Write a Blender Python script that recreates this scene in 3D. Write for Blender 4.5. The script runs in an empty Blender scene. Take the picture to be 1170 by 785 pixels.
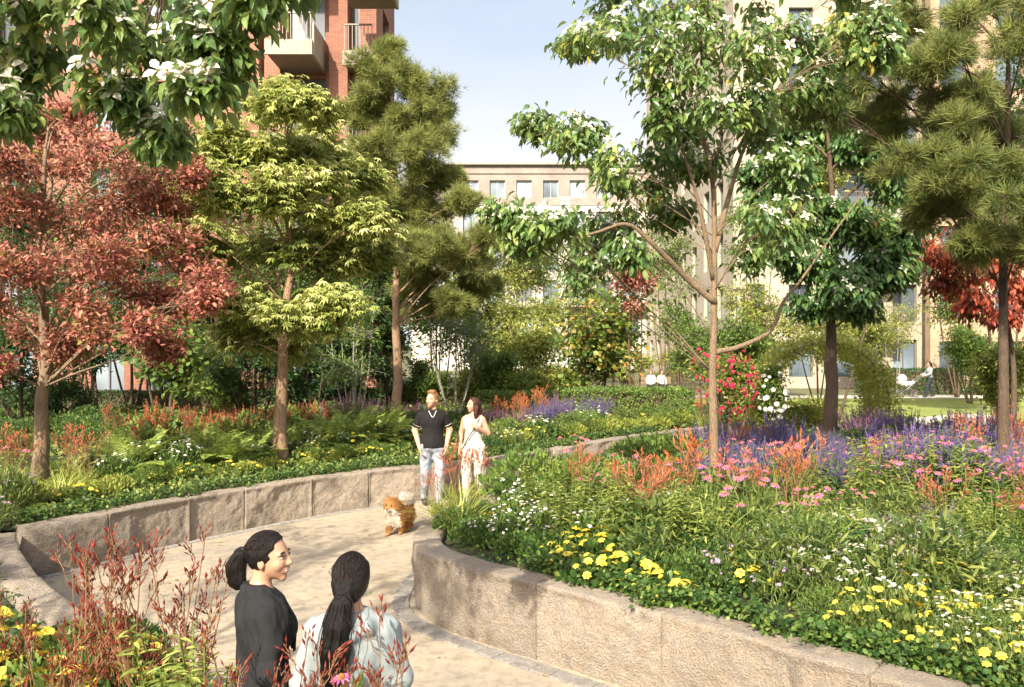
import bpy, math, random
import numpy as np
from mathutils import Vector, Matrix
from mathutils.geometry import tessellate_polygon

random.seed(7)
RNG = np.random.default_rng(11)
scene = bpy.context.scene
COL = scene.collection
PI = math.pi

# ------------------------------------------------------------------ camera, light, exposure
F, CX, CY, H = 950.0, 585.0, 392.5, 2.59          # focal length in photo pixels, centre, eye height
cam = bpy.data.cameras.new('camera')
cam_o = bpy.data.objects.new('camera', cam)
COL.objects.link(cam_o)
cam.sensor_fit = 'HORIZONTAL'
cam.sensor_width = 36.0
cam.lens = 36.0 * F / 1170.0
cam.clip_start = 0.05
cam.clip_end = 6000
cam_o.location = (0, 0, H)
cam_o.rotation_euler = (PI / 2, 0, 0)
scene.camera = cam_o

SUN_AZ = math.radians(-20)      # to the left of straight behind the camera
SUN_EL = math.radians(37)
sdir = Vector((math.sin(SUN_AZ) * math.cos(SUN_EL), -math.cos(SUN_AZ) * math.cos(SUN_EL), math.sin(SUN_EL)))
world = bpy.data.worlds.new('World')
scene.world = world
world.use_nodes = True
wn = world.node_tree
bg = wn.nodes['Background']
sky = wn.nodes.new('ShaderNodeTexSky')
sky.sky_type = 'NISHITA'
sky.sun_disc = False
sky.sun_elevation = SUN_EL
sky.sun_rotation = math.atan2(sdir.x, sdir.y)
sky.air_density = 1.0
sky.dust_density = 6.0
sky.ozone_density = 1.5
# thin bright cloud veil over the Nishita sky, thicker towards the horizon
tc = wn.nodes.new('ShaderNodeTexCoord')
sx = wn.nodes.new('ShaderNodeSeparateXYZ'); wn.links.new(tc.outputs['Generated'], sx.inputs[0])
mpc = wn.nodes.new('ShaderNodeMapping'); mpc.inputs['Scale'].default_value = (1.2, 1.2, 4.5); wn.links.new(tc.outputs['Generated'], mpc.inputs[0])
nz = wn.nodes.new('ShaderNodeTexNoise'); nz.inputs['Scale'].default_value = 1.6; nz.inputs['Detail'].default_value = 6; nz.inputs['Roughness'].default_value = .55
wn.links.new(mpc.outputs[0], nz.inputs[0])
ad = wn.nodes.new('ShaderNodeMath'); ad.operation = 'MULTIPLY_ADD'; ad.inputs[1].default_value = -0.20; wn.links.new(nz.outputs[0], ad.inputs[0]); wn.links.new(sx.outputs[2], ad.inputs[2])
mr = wn.nodes.new('ShaderNodeMapRange'); mr.interpolation_type = 'SMOOTHSTEP'
mr.inputs[1].default_value = 0.06; mr.inputs[2].default_value = 0.34; mr.inputs[3].default_value = 1.0; mr.inputs[4].default_value = 0.30
wn.links.new(ad.outputs[0], mr.inputs[0])
mx = wn.nodes.new('ShaderNodeMix'); mx.data_type = 'RGBA'
wn.links.new(mr.outputs[0], mx.inputs[0]); wn.links.new(sky.outputs[0], mx.inputs[6]); mx.inputs[7].default_value = (3.7, 3.7, 3.7, 1)
wn.links.new(mx.outputs[2], bg.inputs[0])
bg.inputs[1].default_value = 0.15
sun = bpy.data.lights.new('sun', 'SUN')
sun.energy = 5.0
sun.angle = math.radians(0.5)
sun.color = (1.0, 0.91, 0.75)
sun_o = bpy.data.objects.new('sun', sun)
COL.objects.link(sun_o)
sun_o.rotation_euler = sdir.to_track_quat('Z', 'Y').to_euler()
sun_o.location = (10, -20, 30)

vs = scene.view_settings
vs.view_transform = 'Standard'
vs.look = 'None'
vs.gamma = 1.0
vs.use_curve_mapping = False
vs.exposure = 0.94
scene.display_settings.display_device = 'sRGB'
scene.cycles.use_denoising = True
scene.cycles.max_bounces = 7
scene.cycles.diffuse_bounces = 4
scene.cycles.glossy_bounces = 2
scene.cycles.transmission_bounces = 4
scene.cycles.caustics_reflective = False
scene.cycles.caustics_refractive = False

# ------------------------------------------------------------------ helpers
def P(px, py, d):
    return np.array([(px - CX) * d / F, d, H - (py - CY) * d / F])

def G(px, py, z=0.0):
    return P(px, py, (H - z) * F / (py - CY))

def tag(o, label=None, cat=None, group=None, kind=None):
    if label: o['label'] = label
    if cat: o['category'] = cat
    if group: o['group'] = group
    if kind: o['kind'] = kind
    return o

def empty(name, loc, rz=0.0, label=None, cat=None, group=None):
    o = bpy.data.objects.new(name, None)
    o.empty_display_size = 0.1
    COL.objects.link(o)
    o.location = loc
    o.rotation_euler = (0, 0, rz)
    return tag(o, label, cat, group)

def link(name, mesh, parent=None):
    o = bpy.data.objects.new(name, mesh)
    COL.objects.link(o)
    if parent is not None: o.parent = parent
    return o

class MB:
    """collects vertex / face chunks and builds one mesh"""
    def __init__(s):
        s.V, s.F, s.M, s.R, s.n = [], [], [], [], 0
    def add(s, v, f, mat=0, rnd=0.5):
        v = np.asarray(v, float).reshape(-1, 3)
        if isinstance(f, np.ndarray): fs = [f]
        else:
            by = {}
            for q in f: by.setdefault(len(q), []).append(q)
            fs = [np.array(a) for a in by.values()]
        for a in fs:
            if len(a) == 0: continue
            s.F.append(a + s.n)
            s.M.append(np.full(len(a), mat) if np.isscalar(mat) else np.asarray(mat))
        s.V.append(v)
        s.R.append(np.full(len(v), float(rnd)) if np.isscalar(rnd) else np.asarray(rnd, float))
        s.n += len(v)
        return s
    def box(s, c, size, mat=0, rot=None, rnd=0.5):
        x, y, z = np.array(size) / 2.0
        v = np.array([[-x,-y,-z],[x,-y,-z],[x,y,-z],[-x,y,-z],[-x,-y,z],[x,-y,z],[x,y,z],[-x,y,z]])
        if rot is not None: v = v @ np.asarray(rot).T
        return s.add(v + np.asarray(c), BOXF, mat, rnd)
    def mesh(s, name, mats, smooth=False):
        me = bpy.data.meshes.new(name)
        if s.n == 0: return me
        V = np.concatenate(s.V)
        me.vertices.add(len(V))
        me.vertices.foreach_set('co', V.astype(np.float32).ravel())
        sizes = np.concatenate([np.full(len(a), a.shape[1]) for a in s.F])
        loops = np.concatenate([a.ravel() for a in s.F])
        me.loops.add(len(loops))
        me.loops.foreach_set('vertex_index', loops.astype(np.int32))
        me.polygons.add(len(sizes))
        st = np.concatenate([[0], np.cumsum(sizes)[:-1]])
        me.polygons.foreach_set('loop_start', st.astype(np.int32))
        me.polygons.foreach_set('loop_total', sizes.astype(np.int32))
        me.polygons.foreach_set('material_index', np.concatenate(s.M).astype(np.int32))
        me.polygons.foreach_set('use_smooth', np.full(len(sizes), bool(smooth)))
        at = me.attributes.new('rnd', 'FLOAT', 'POINT')
        at.data.foreach_set('value', np.concatenate(s.R).astype(np.float32))
        for m in (mats if isinstance(mats, (list, tuple)) else [mats]): me.materials.append(m)
        me.update(calc_edges=True)
        return me
    def build(s, name, mats, parent=None, smooth=False):
        return link(name, s.mesh(name, mats, smooth), parent)

BOXF = np.array([[0,3,2,1],[4,5,6,7],[0,1,5,4],[1,2,6,5],[2,3,7,6],[3,0,4,7]])

def norm(a):
    a = np.asarray(a, float)
    return a / np.maximum(np.linalg.norm(a, axis=-1, keepdims=True), 1e-9)

def frames(axis, nrm):
    """rotation matrices with Y = axis and Z close to nrm, for arrays (N,3)"""
    y = norm(axis)
    x = norm(np.cross(y, nrm))
    z = np.cross(x, y)
    return np.stack([x, y, z], -1)

def scatter(mb, tv, tf, R, pos, size, mat=0, rnd=None):
    """copies of a small template (leaf, petal) gathered in one mesh"""
    tv = np.asarray(tv, float); tf = tf if isinstance(tf, np.ndarray) else np.array(tf)
    N, n = len(pos), len(tv)
    size = np.asarray(size, float)
    size = np.broadcast_to(size, (N,)) if size.ndim < 2 else size
    if size.ndim == 1: loc = tv[None] * size[:, None, None]
    else: loc = tv[None] * size[:, None, :]
    v = np.einsum('nij,nkj->nki', R, loc) + pos[:, None, :]
    f = tf[None] + (np.arange(N) * n)[:, None, None]
    if rnd is None: rnd = RNG.random(N)
    mb.add(v.reshape(-1, 3), f.reshape(-1, tf.shape[1]), mat, np.repeat(rnd, n))

def tube(mb, pts, rad, sides=7, mat=0, rnd=0.5, cap=True):
    pts = np.asarray(pts, float); n = len(pts)
    rad = np.broadcast_to(np.asarray(rad, float), (n,))
    t = norm(np.gradient(pts, axis=0))
    ref = np.where(np.abs(t[:, 2:3]) > 0.9, np.array([[1.0, 0, 0]]), np.array([[0, 0, 1.0]]))
    if np.abs(t[:, 2]).mean() > 0.6: ref = np.tile(np.array([[1.0, 0.02, 0]]), (n, 1))
    x = norm(np.cross(ref, t)); y = np.cross(t, x)
    a = np.arange(sides) * 2 * PI / sides
    v = pts[:, None] + rad[:, None, None] * (np.cos(a)[None, :, None] * x[:, None] + np.sin(a)[None, :, None] * y[:, None])
    i = np.arange(n - 1)[:, None] * sides; j = np.arange(sides)[None]; k = (j + 1) % sides
    f = np.stack([i + j, i + k, i + sides + k, i + sides + j], -1).reshape(-1, 4)
    b = mb.n
    mb.add(v.reshape(-1, 3), f, mat, rnd)
    if cap:
        mb.F.append(np.array([list(range(sides))[::-1]]) + b); mb.M.append(np.array([mat]))
        mb.F.append(np.array([list(range(sides))]) + b + (n - 1) * sides); mb.M.append(np.array([mat]))

def spline(pts, n):
    """Catmull-Rom through pts"""
    pts = np.asarray(pts, float)
    if len(pts) < 3:
        t = np.linspace(0, 1, n)[:, None]
        return pts[0] * (1 - t) + pts[-1] * t
    q = np.vstack([2 * pts[0] - pts[1], pts, 2 * pts[-1] - pts[-2]])
    u = np.linspace(0, len(pts) - 1 - 1e-6, n)
    i = u.astype(int); t = (u - i)[:, None]
    a, b, c, d = q[i], q[i + 1], q[i + 2], q[i + 3]
    return 0.5 * (2 * b + (c - a) * t + (2 * a - 5 * b + 4 * c - d) * t ** 2 + (3 * b - a - 3 * c + d) * t ** 3)

def resample(pts, step):
    pts = np.asarray(pts, float)
    s = np.concatenate([[0], np.cumsum(np.linalg.norm(np.diff(pts, axis=0), axis=1))])
    n = max(2, int(round(s[-1] / step)) + 1)
    u = np.linspace(0, s[-1], n)
    return np.stack([np.interp(u, s, pts[:, k]) for k in range(pts.shape[1])], 1)

def vnoise(p, seed=0):
    """smooth value noise in -1..1 for points (N,3)"""
    p = np.asarray(p, float); i = np.floor(p).astype(np.int64); f = p - i
    f = f * f * (3 - 2 * f)
    def h(a):
        n = a[:, 0] * 374761393 + a[:, 1] * 668265263 + a[:, 2] * 2147483647 + seed * 974711
        n = (n ^ (n >> 13)) * 1274126177
        n = (n ^ (n >> 16)) & 0xffff
        return n / 32767.5 - 1
    r = 0
    for dx in (0, 1):
        for dy in (0, 1):
            for dz in (0, 1):
                w = (f[:, 0] if dx else 1 - f[:, 0]) * (f[:, 1] if dy else 1 - f[:, 1]) * (f[:, 2] if dz else 1 - f[:, 2])
                r = r + w * h(i + np.array([dx, dy, dz]))
    return r

def fbm(p, seed=0, oct=4):
    p = np.asarray(p, float); r, a = 0, 1.0
    for k in range(oct):
        r = r + a * vnoise(p * 2 ** k, seed + k); a *= 0.5
    return r

def inside(poly, x, y):
    poly = np.asarray(poly, float); x = np.asarray(x); y = np.asarray(y)
    c = np.zeros(x.shape, bool); n = len(poly)
    for i in range(n):
        x0, y0 = poly[i][:2]; x1, y1 = poly[i - 1][:2]
        c ^= ((y0 > y) != (y1 > y)) & (x < (x1 - x0) * (y - y0) / (y1 - y0 + 1e-12) + x0)
    return c

def in_poly_samples(poly, n, rng=None):
    rng = rng or RNG
    poly = np.asarray(poly, float); lo, hi = poly[:, :2].min(0), poly[:, :2].max(0)
    out = np.zeros((0, 2))
    while len(out) < n:
        q = lo + (hi - lo) * rng.random((n * 2 + 20, 2))
        out = np.vstack([out, q[inside(poly, q[:, 0], q[:, 1])]])
    return out[:n]

def flat(name, poly, z, mat, kind='structure'):
    """horizontal sheet from a polygon"""
    pts = [Vector((p[0], p[1], 0)) for p in poly]
    tri = tessellate_polygon([pts])
    mb = MB()
    f = []
    for a, b, c in tri:
        A, B, C_ = pts[a], pts[b], pts[c]
        f.append((a, b, c) if (B - A).cross(C_ - A).z > 0 else (a, c, b))
    mb.add([(p.x, p.y, z) for p in pts], f)
    return tag(mb.build(name, mat), kind=kind)

# ------------------------------------------------------------------ materials
def new_mat(name):
    m = bpy.data.materials.new(name); m.use_nodes = True
    nt = m.node_tree; b = nt.nodes['Principled BSDF']
    return m, nt, b

def ramp(nt, stops, interp='LINEAR'):
    r = nt.nodes.new('ShaderNodeValToRGB'); e = r.color_ramp.elements
    r.color_ramp.interpolation = interp
    while len(e) < len(stops): e.new(0.5)
    for k, (p, c) in enumerate(stops):
        e[k].position = p; e[k].color = (c[0], c[1], c[2], 1)
    return r

def coords(nt, kind='Object', scale=(1, 1, 1)):
    t = nt.nodes.new('ShaderNodeTexCoord'); m = nt.nodes.new('ShaderNodeMapping')
    m.inputs['Scale'].default_value = scale
    nt.links.new(t.outputs[kind], m.inputs[0])
    return m.outputs[0]

def noise(nt, vec, scale, detail=4, rough=0.55, dist=0.0):
    n = nt.nodes.new('ShaderNodeTexNoise')
    n.inputs['Scale'].default_value = scale; n.inputs['Detail'].default_value = detail
    n.inputs['Roughness'].default_value = rough; n.inputs['Distortion'].default_value = dist
    nt.links.new(vec, n.inputs['Vector'])
    return n.outputs[0]

def mix(nt, a, b, fac, mode='MIX'):
    m = nt.nodes.new('ShaderNodeMix'); m.data_type = 'RGBA'; m.blend_type = mode
    for sock, val in ((m.inputs[6], a), (m.inputs[7], b), (m.inputs[0], fac)):
        if hasattr(val, 'links') or hasattr(val, 'is_linked'): nt.links.new(val, sock)
        elif isinstance(val, (tuple, list)): sock.default_value = (*val[:3], 1)
        else: sock.default_value = val
    return m.outputs[2]

def bump(nt, b, h, strength=0.3, dist=0.01):
    n = nt.nodes.new('ShaderNodeBump'); n.inputs['Strength'].default_value = strength
    n.inputs['Distance'].default_value = dist
    nt.links.new(h, n.inputs['Height']); nt.links.new(n.outputs[0], b.inputs['Normal'])

def plain(name, col, rough=0.6, metal=0.0, var=0.12, scale=30.0):
    m, nt, b = new_mat(name)
    v = coords(nt)
    n = noise(nt, v, scale)
    c1 = tuple(x * (1 - var) for x in col); c2 = tuple(min(1, x * (1 + var)) for x in col)
    r = ramp(nt, [(0.3, c1), (0.7, c2)])
    nt.links.new(n, r.inputs[0]); nt.links.new(r.outputs[0], b.inputs['Base Color'])
    b.inputs['Roughness'].default_value = rough; b.inputs['Metallic'].default_value = metal
    return m

def leafmat(name, stops, trans=0.35, rough=0.5, spec=0.35, objvar=0.0):
    """leaf: the colour of each leaf comes from its own random value"""
    m, nt, b = new_mat(name)
    a = nt.nodes.new('ShaderNodeAttribute'); a.attribute_name = 'rnd'
    r = ramp(nt, stops)
    nt.links.new(a.outputs['Fac'], r.inputs[0])
    col = r.outputs[0]
    n = noise(nt, coords(nt), 1.3, 2)
    hs = nt.nodes.new('ShaderNodeHueSaturation')
    mr = nt.nodes.new('ShaderNodeMapRange'); mr.inputs[3].default_value = 0.72; mr.inputs[4].default_value = 1.28
    nt.links.new(n, mr.inputs[0]); nt.links.new(mr.outputs[0], hs.inputs['Value'])
    if objvar:
        oi = nt.nodes.new('ShaderNodeObjectInfo'); m2 = nt.nodes.new('ShaderNodeMapRange')
        m2.inputs[3].default_value = 0.5 - objvar; m2.inputs[4].default_value = 0.5 + objvar
        nt.links.new(oi.outputs['Random'], m2.inputs[0]); nt.links.new(m2.outputs[0], hs.inputs['Hue'])
    nt.links.new(col, hs.inputs['Color'])
    col = hs.outputs[0]
    nt.links.new(col, b.inputs['Base Color'])
    b.inputs['Roughness'].default_value = rough
    b.inputs['Specular IOR Level'].default_value = spec
    t = nt.nodes.new('ShaderNodeBsdfTranslucent')
    br = mix(nt, col, (1.0, 0.95, 0.35), 0.18)
    nt.links.new(br, t.inputs[0])
    ms = nt.nodes.new('ShaderNodeMixShader'); ms.inputs[0].default_value = trans
    nt.links.new(b.outputs[0], ms.inputs[1]); nt.links.new(t.outputs[0], ms.inputs[2])
    nt.links.new(ms.outputs[0], nt.nodes['Material Output'].inputs[0])
    return m

def barkmat(name, c1, c2, scale=6.0):
    m, nt, b = new_mat(name)
    v = coords(nt, scale=(3.0, 3.0, 0.7))
    n = noise(nt, v, scale * 3, 6, 0.7)
    n2 = noise(nt, coords(nt), 2.0, 3)
    r = ramp(nt, [(0.32, c1), (0.68, c2)])
    nt.links.new(n, r.inputs[0])
    c = mix(nt, r.outputs[0], (0.20, 0.20, 0.12), 0.0)
    r2 = ramp(nt, [(0.45, (0, 0, 0)), (0.75, (0.45, 0.45, 0.45))])
    nt.links.new(n2, r2.inputs[0])
    c = mix(nt, r.outputs[0], tuple(x * 0.55 for x in c1), r2.outputs[0])
    nt.links.new(c, b.inputs['Base Color'])
    b.inputs['Roughness'].default_value = 0.9
    bump(nt, b, n, 0.9, 0.03)
    return m

def brickmat(name, c1, c2, mortar, scale=1.0, stain=0.25):
    m, nt, b = new_mat(name)
    t = nt.nodes.new('ShaderNodeTexCoord')
    s = nt.nodes.new('ShaderNodeSeparateXYZ'); nt.links.new(t.outputs['Object'], s.inputs[0])
    ad = nt.nodes.new('ShaderNodeMath'); ad.operation = 'ADD'
    nt.links.new(s.outputs[0], ad.inputs[0]); nt.links.new(s.outputs[1], ad.inputs[1])
    cb = nt.nodes.new('ShaderNodeCombineXYZ')
    nt.links.new(ad.outputs[0], cb.inputs[0]); nt.links.new(s.outputs[2], cb.inputs[1])
    br = nt.nodes.new('ShaderNodeTexBrick')
    br.inputs['Scale'].default_value = scale
    br.inputs['Brick Width'].default_value = 0.24; br.inputs['Row Height'].default_value = 0.08
    br.inputs['Mortar Size'].default_value = 0.009
    br.inputs['Color1'].default_value = (*c1, 1); br.inputs['Color2'].default_value = (*c2, 1)
    br.inputs['Mortar'].default_value = (*mortar, 1)
    nt.links.new(cb.outputs[0], br.inputs[0])
    n = noise(nt, t.outputs['Object'], 0.6, 5)
    r = ramp(nt, [(0.3, (1 - stain,) * 3), (0.7, (1.0,) * 3)])
    nt.links.new(n, r.inputs[0])
    c = mix(nt, br.outputs[0], r.outputs[0], 1.0, 'MULTIPLY')
    nt.links.new(c, b.inputs['Base Color']); b.inputs['Roughness'].default_value = 0.88
    return m

def stonemat(name, light, dark, grey):
    m, nt, b = new_mat(name)
    v = coords(nt)
    n1 = noise(nt, v, 2.2, 8, 0.62, 0.4); n2 = noise(nt, v, 9.0, 8, 0.7); n3 = noise(nt, v, 70.0, 4, 0.6)
    oi = nt.nodes.new('ShaderNodeObjectInfo')
    r = ramp(nt, [(0.36, tuple(x * .8 for x in dark)), (0.46, light), (0.54, tuple(x * .78 for x in light)), (0.62, light), (0.72, tuple(min(1, x * 1.15) for x in light))])
    nt.links.new(n1, r.inputs[0])
    r2 = ramp(nt, [(0.42, (0.0,) * 3), (0.70, (0.8,) * 3)]); nt.links.new(n2, r2.inputs[0])
    c = mix(nt, r.outputs[0], grey, r2.outputs[0])
    r3 = ramp(nt, [(0.35, (0.72,) * 3), (0.65, (1.06,) * 3)]); nt.links.new(n3, r3.inputs[0])
    c = mix(nt, c, r3.outputs[0], 1.0, 'MULTIPLY')
    mr = nt.nodes.new('ShaderNodeMapRange'); mr.inputs[3].default_value = 0.86; mr.inputs[4].default_value = 1.1
    nt.links.new(oi.outputs['Random'], mr.inputs[0])
    hs = nt.nodes.new('ShaderNodeHueSaturation'); nt.links.new(mr.outputs[0], hs.inputs['Value']); nt.links.new(c, hs.inputs['Color'])
    nt.links.new(hs.outputs[0], b.inputs['Base Color'])
    b.inputs['Roughness'].default_value = 0.92
    h = mix(nt, n2, n3, 0.35)
    bump(nt, b, h, 1.0, 0.10)
    return m

def groundmat(name, stops, scale=3.0, fine=120.0, b_str=0.3):
    m, nt, b = new_mat(name)
    v = coords(nt)
    n1 = noise(nt, v, scale, 6, 0.6); n2 = noise(nt, v, fine, 3, 0.7)
    r = ramp(nt, stops); nt.links.new(n1, r.inputs[0])
    r2 = ramp(nt, [(0.3, (0.66,) * 3), (0.7, (1.15,) * 3)]); nt.links.new(n2, r2.inputs[0])
    c = mix(nt, r.outputs[0], r2.outputs[0], 1.0, 'MULTIPLY')
    n3 = noise(nt, v, scale * 9, 5, 0.75); r3 = ramp(nt, [(0.36, (0.70, 0.69, 0.67)), (0.55, (1.0,) * 3)]); nt.links.new(n3, r3.inputs[0])
    c = mix(nt, c, r3.outputs[0], 1.0, 'MULTIPLY')
    nt.links.new(c, b.inputs['Base Color']); b.inputs['Roughness'].default_value = 0.95
    bump(nt, b, n2, b_str, 0.01)
    return m

def glassmat(name, col=(0.10, 0.13, 0.16)):
    m, nt, b = new_mat(name)
    n = noise(nt, coords(nt), 0.35, 2)
    r = ramp(nt, [(0.35, tuple(x * 0.6 for x in col)), (0.65, tuple(x * 1.5 for x in col))])
    oi = nt.nodes.new('ShaderNodeObjectInfo'); mr_ = nt.nodes.new('ShaderNodeMapRange'); mr_.inputs[3].default_value = .35; mr_.inputs[4].default_value = 1.7
    nt.links.new(oi.outputs['Random'], mr_.inputs[0]); hs = nt.nodes.new('ShaderNodeHueSaturation'); nt.links.new(mr_.outputs[0], hs.inputs['Value'])
    nt.links.new(n, r.inputs[0]); nt.links.new(r.outputs[0], hs.inputs['Color']); nt.links.new(hs.outputs[0], b.inputs['Base Color'])
    b.inputs['Roughness'].default_value = 0.08; b.inputs['Specular IOR Level'].default_value = 0.9
    return m
# ------------------------------------------------------------------ the setting
M_PATH = groundmat('sandy_gravel', [(0.30, (0.32, 0.275, 0.22)), (0.46, (0.40, 0.335, 0.25)), (0.58, (0.44, 0.365, 0.265)), (0.75, (0.48, 0.40, 0.295))], 0.9, 110.0)
M_GROUND = groundmat('earth', [(0.3, (0.10, 0.11, 0.05)), (0.7, (0.18, 0.17, 0.08))], 0.8, 40.0)
M_LAWN = groundmat('lawn_grass', [(0.3, (0.16, 0.22, 0.04)), (0.7, (0.30, 0.34, 0.07))], 0.7, 60.0, 0.6)
M_SOIL = groundmat('planting_soil', [(0.3, (0.03, 0.035, 0.015)), (0.7, (0.07, 0.07, 0.03))], 4.0, 60.0, 0.8)
M_PALE = groundmat('pale_paving', [(0.3, (0.55, 0.50, 0.42)), (0.7, (0.66, 0.60, 0.52))], 1.5, 90.0)
M_STONE = stonemat('rough_sandstone', (0.49, 0.395, 0.295), (0.30, 0.235, 0.175), (0.41, 0.37, 0.325))
M_SETT = stonemat('granite_sett', (0.48, 0.44, 0.385), (0.38, 0.35, 0.31), (0.34, 0.325, 0.31))

S_ = 900.0
flat('ground', [(-S_, -S_), (S_, -S_), (S_, S_), (-S_, S_)], -0.008, M_GROUND)

# walls: lines of the visible faces
LW = np.array([(-5.36, 9.10), (-5.24, 9.22), (-5.06, 9.46), (-4.83, 9.86), (-4.5, 10.45), (-4.0, 11.15), (-3.26, 12.1),
               (-2.5, 12.9), (-1.5, 13.65), (-0.4, 14.5), (0.93, 16.0), (2.1, 17.5), (4.1, 19.5), (7.0, 22.0)])
RW = np.array([(1.2, 12.3), (0.1, 11.2), (-0.62, 10.2), (-0.95, 9.3), (-1.02, 8.5), (-0.93, 8.0), (-0.66, 7.55), (-0.2, 7.1), (0.18, 6.78), (0.9, 6.15), (1.53, 5.55),
               (1.9, 5.12), (2.45, 4.62), (3.2, 3.9), (4.2, 2.9), (5.5, 1.5)])
FW = np.array([(-5.38, 9.06), (-5.2, 8.75), (-4.75, 8.1), (-4.05, 7.2), (-3.4, 6.5), (-2.8, 6.02), (-2.3, 5.65), (-1.95, 5.1), (-1.82, 4.4),
               (-1.72, 3.75), (-1.4, 3.3), (-0.8, 3.0), (0.2, 2.8), (1.6, 2.3), (2.6, 1.2)])
LW_H, RW_H, FW_H = 0.57, 0.635, 0.55

def offset_line(line, o):
    t = norm(np.gradient(line, axis=0))
    return line + o * np.stack([-t[:, 1], t[:, 0]], 1)

def stone_wall(name, label, line, h, thick, side, lengths, seed, mat):
    """side=+1: body of the wall lies to the left of the line's direction"""
    fine = resample(spline(np.c_[line, np.zeros(len(line))], len(line) * 14)[:, :2], 0.022)
    t = norm(np.gradient(fine, axis=0))
    nrm = side * np.stack([-t[:, 1], t[:, 0]], 1)
    root = empty(name, (float(fine[len(fine) // 2][0]), float(fine[len(fine) // 2][1]), 0), 0, label, 'wall')
    o0 = np.array([root.location.x, root.location.y, 0])
    i = 0; k = 0; rs = random.Random(seed)
    while i < len(fine) - 12:
        L = rs.choice(lengths); n = int(L / 0.022)
        j = min(len(fine) - 1, i + n)
        if len(fine) - 1 - j < 20: j = len(fine) - 1
        seg = fine[i:j + 1].copy(); ns = nrm[i:j + 1]
        tt = t[i:j + 1]
        seg[0] += tt[0] * 0.006; seg[-1] -= tt[-1] * 0.006
        dz = rs.uniform(-0.008, 0.008); din = rs.uniform(-0.012, 0.012)
        prof = [(0.0, -0.05)] + [(0.0, z) for z in np.linspace(0.02, h - 0.035, 25)] + [(0.006, h - 0.012), (0.022, h)] + \
               [(o, h) for o in np.linspace(0.08, thick - 0.03, 4)] + [(thick, h - 0.02), (thick, -0.05)]
        prof = np.array(prof)
        m, q = len(seg), len(prof)
        pos = np.zeros((m, q, 3))
        pos[..., :2] = seg[:, None] + ns[:, None] * (prof[None, :, 0:1] + din)
        pos[..., 2] = prof[None, :, 1] + dz
        face = (prof[:, 0] < 0.01).astype(float)
        w3 = pos.reshape(-1, 3) + k * 7.3
        # split face: a few flat chisel planes meeting in sharp creases, then fine grain
        uu = np.arange(m)[:, None] * 0.022 + 0 * prof[None, :, 1]; zz = prof[None, :, 1] + 0 * uu
        wob = fbm(w3 * 7.0, seed + 2, 3).reshape(m, q) * 0.030
        d = np.full((m, q), -1.0)
        for _ in range(9):
            u0, z0, al = rs.uniform(0, m * .022), rs.uniform(0, h), rs.uniform(0, 2 * PI); sl = rs.uniform(.06, .26)
            d = np.maximum(d, (math.cos(al) * (uu + wob - u0) + math.sin(al) * (zz + wob - z0)) * sl - rs.uniform(.0, .03))
        d2 = np.full((m, q), 1.0)
        for _ in range(5):
            u0, z0, al = rs.uniform(0, m * .022), rs.uniform(0, h), rs.uniform(0, 2 * PI); sl = rs.uniform(.05, .22)
            d2 = np.minimum(d2, (math.cos(al) * (uu - wob - u0) + math.sin(al) * (zz + wob - z0)) * sl + rs.uniform(.0, .03))
        d = np.clip(np.minimum(d, d2), -.045, .05) * -1
        d = d + fbm(w3 * 9.0, seed, 4).reshape(m, q) * 0.010 - np.abs(fbm(w3 * 22.0, seed + 4, 2)).reshape(m, q) * 0.008
        edge = np.minimum(np.arange(m), np.arange(m)[::-1]) / 3.0
        d = d * np.clip(edge * 1.3, 0.35, 1)[:, None] * np.clip((h - prof[:, 1]) / .07, 0.12, 1)[None] + 0.007 * (1 - np.clip(edge, 0, 1))[:, None]
        pos[..., :2] += ns[:, None] * (d * face[None])[..., None]
        top = (prof[:, 1] > h - 0.03).astype(float) * (1 - face)
        pos[..., 2] += (fbm(w3 * 2.5, seed + 3, 3).reshape(m, q) * 0.008) * top[None]
        mb = MB()
        a = np.arange(m - 1)[:, None] * q; b = np.arange(q)[None]; c = (b + 1) % q
        f = np.stack([a + b, a + q + b, a + q + c, a + c], -1).reshape(-1, 4)
        if side < 0: f = f[:, ::-1]
        mb.add(pos.reshape(-1, 3) - o0, f)
        e0 = list(range(q)); e1 = [(m - 1) * q + z for z in range(q)][::-1]
        if side < 0: e0, e1 = e0[::-1], e1[::-1]
        mb.add(np.zeros((0, 3)), [])
        mb.F.append(np.array([e0])); mb.M.append(np.array([0])); mb.F.append(np.array([e1])); mb.M.append(np.array([0]))
        me = mb.mesh('stone_block', mat, smooth=True)
        o = link('stone_block', me, root)
        i = j; k += 1
    return root, fine, nrm

W1, LWf, LWn = stone_wall('stone_wall', 'long low curved sandstone wall holding the left planting bed', LW, LW_H, 0.30, 1, [0.85, 1.0, 1.15, 1.3], 4, M_STONE)
W2, RWf, RWn = stone_wall('stone_wall', 'rounded low sandstone wall holding the right flower bed', RW, RW_H, 0.30, 1, [1.0, 1.2, 1.35, 1.5], 8, M_STONE)
W3, FWf, FWn = stone_wall('stone_wall', 'low stone wall edging the foreground bed at bottom left', FW, FW_H, 0.30, -1, [1.0, 1.2, 1.4], 15, M_STONE)

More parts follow.
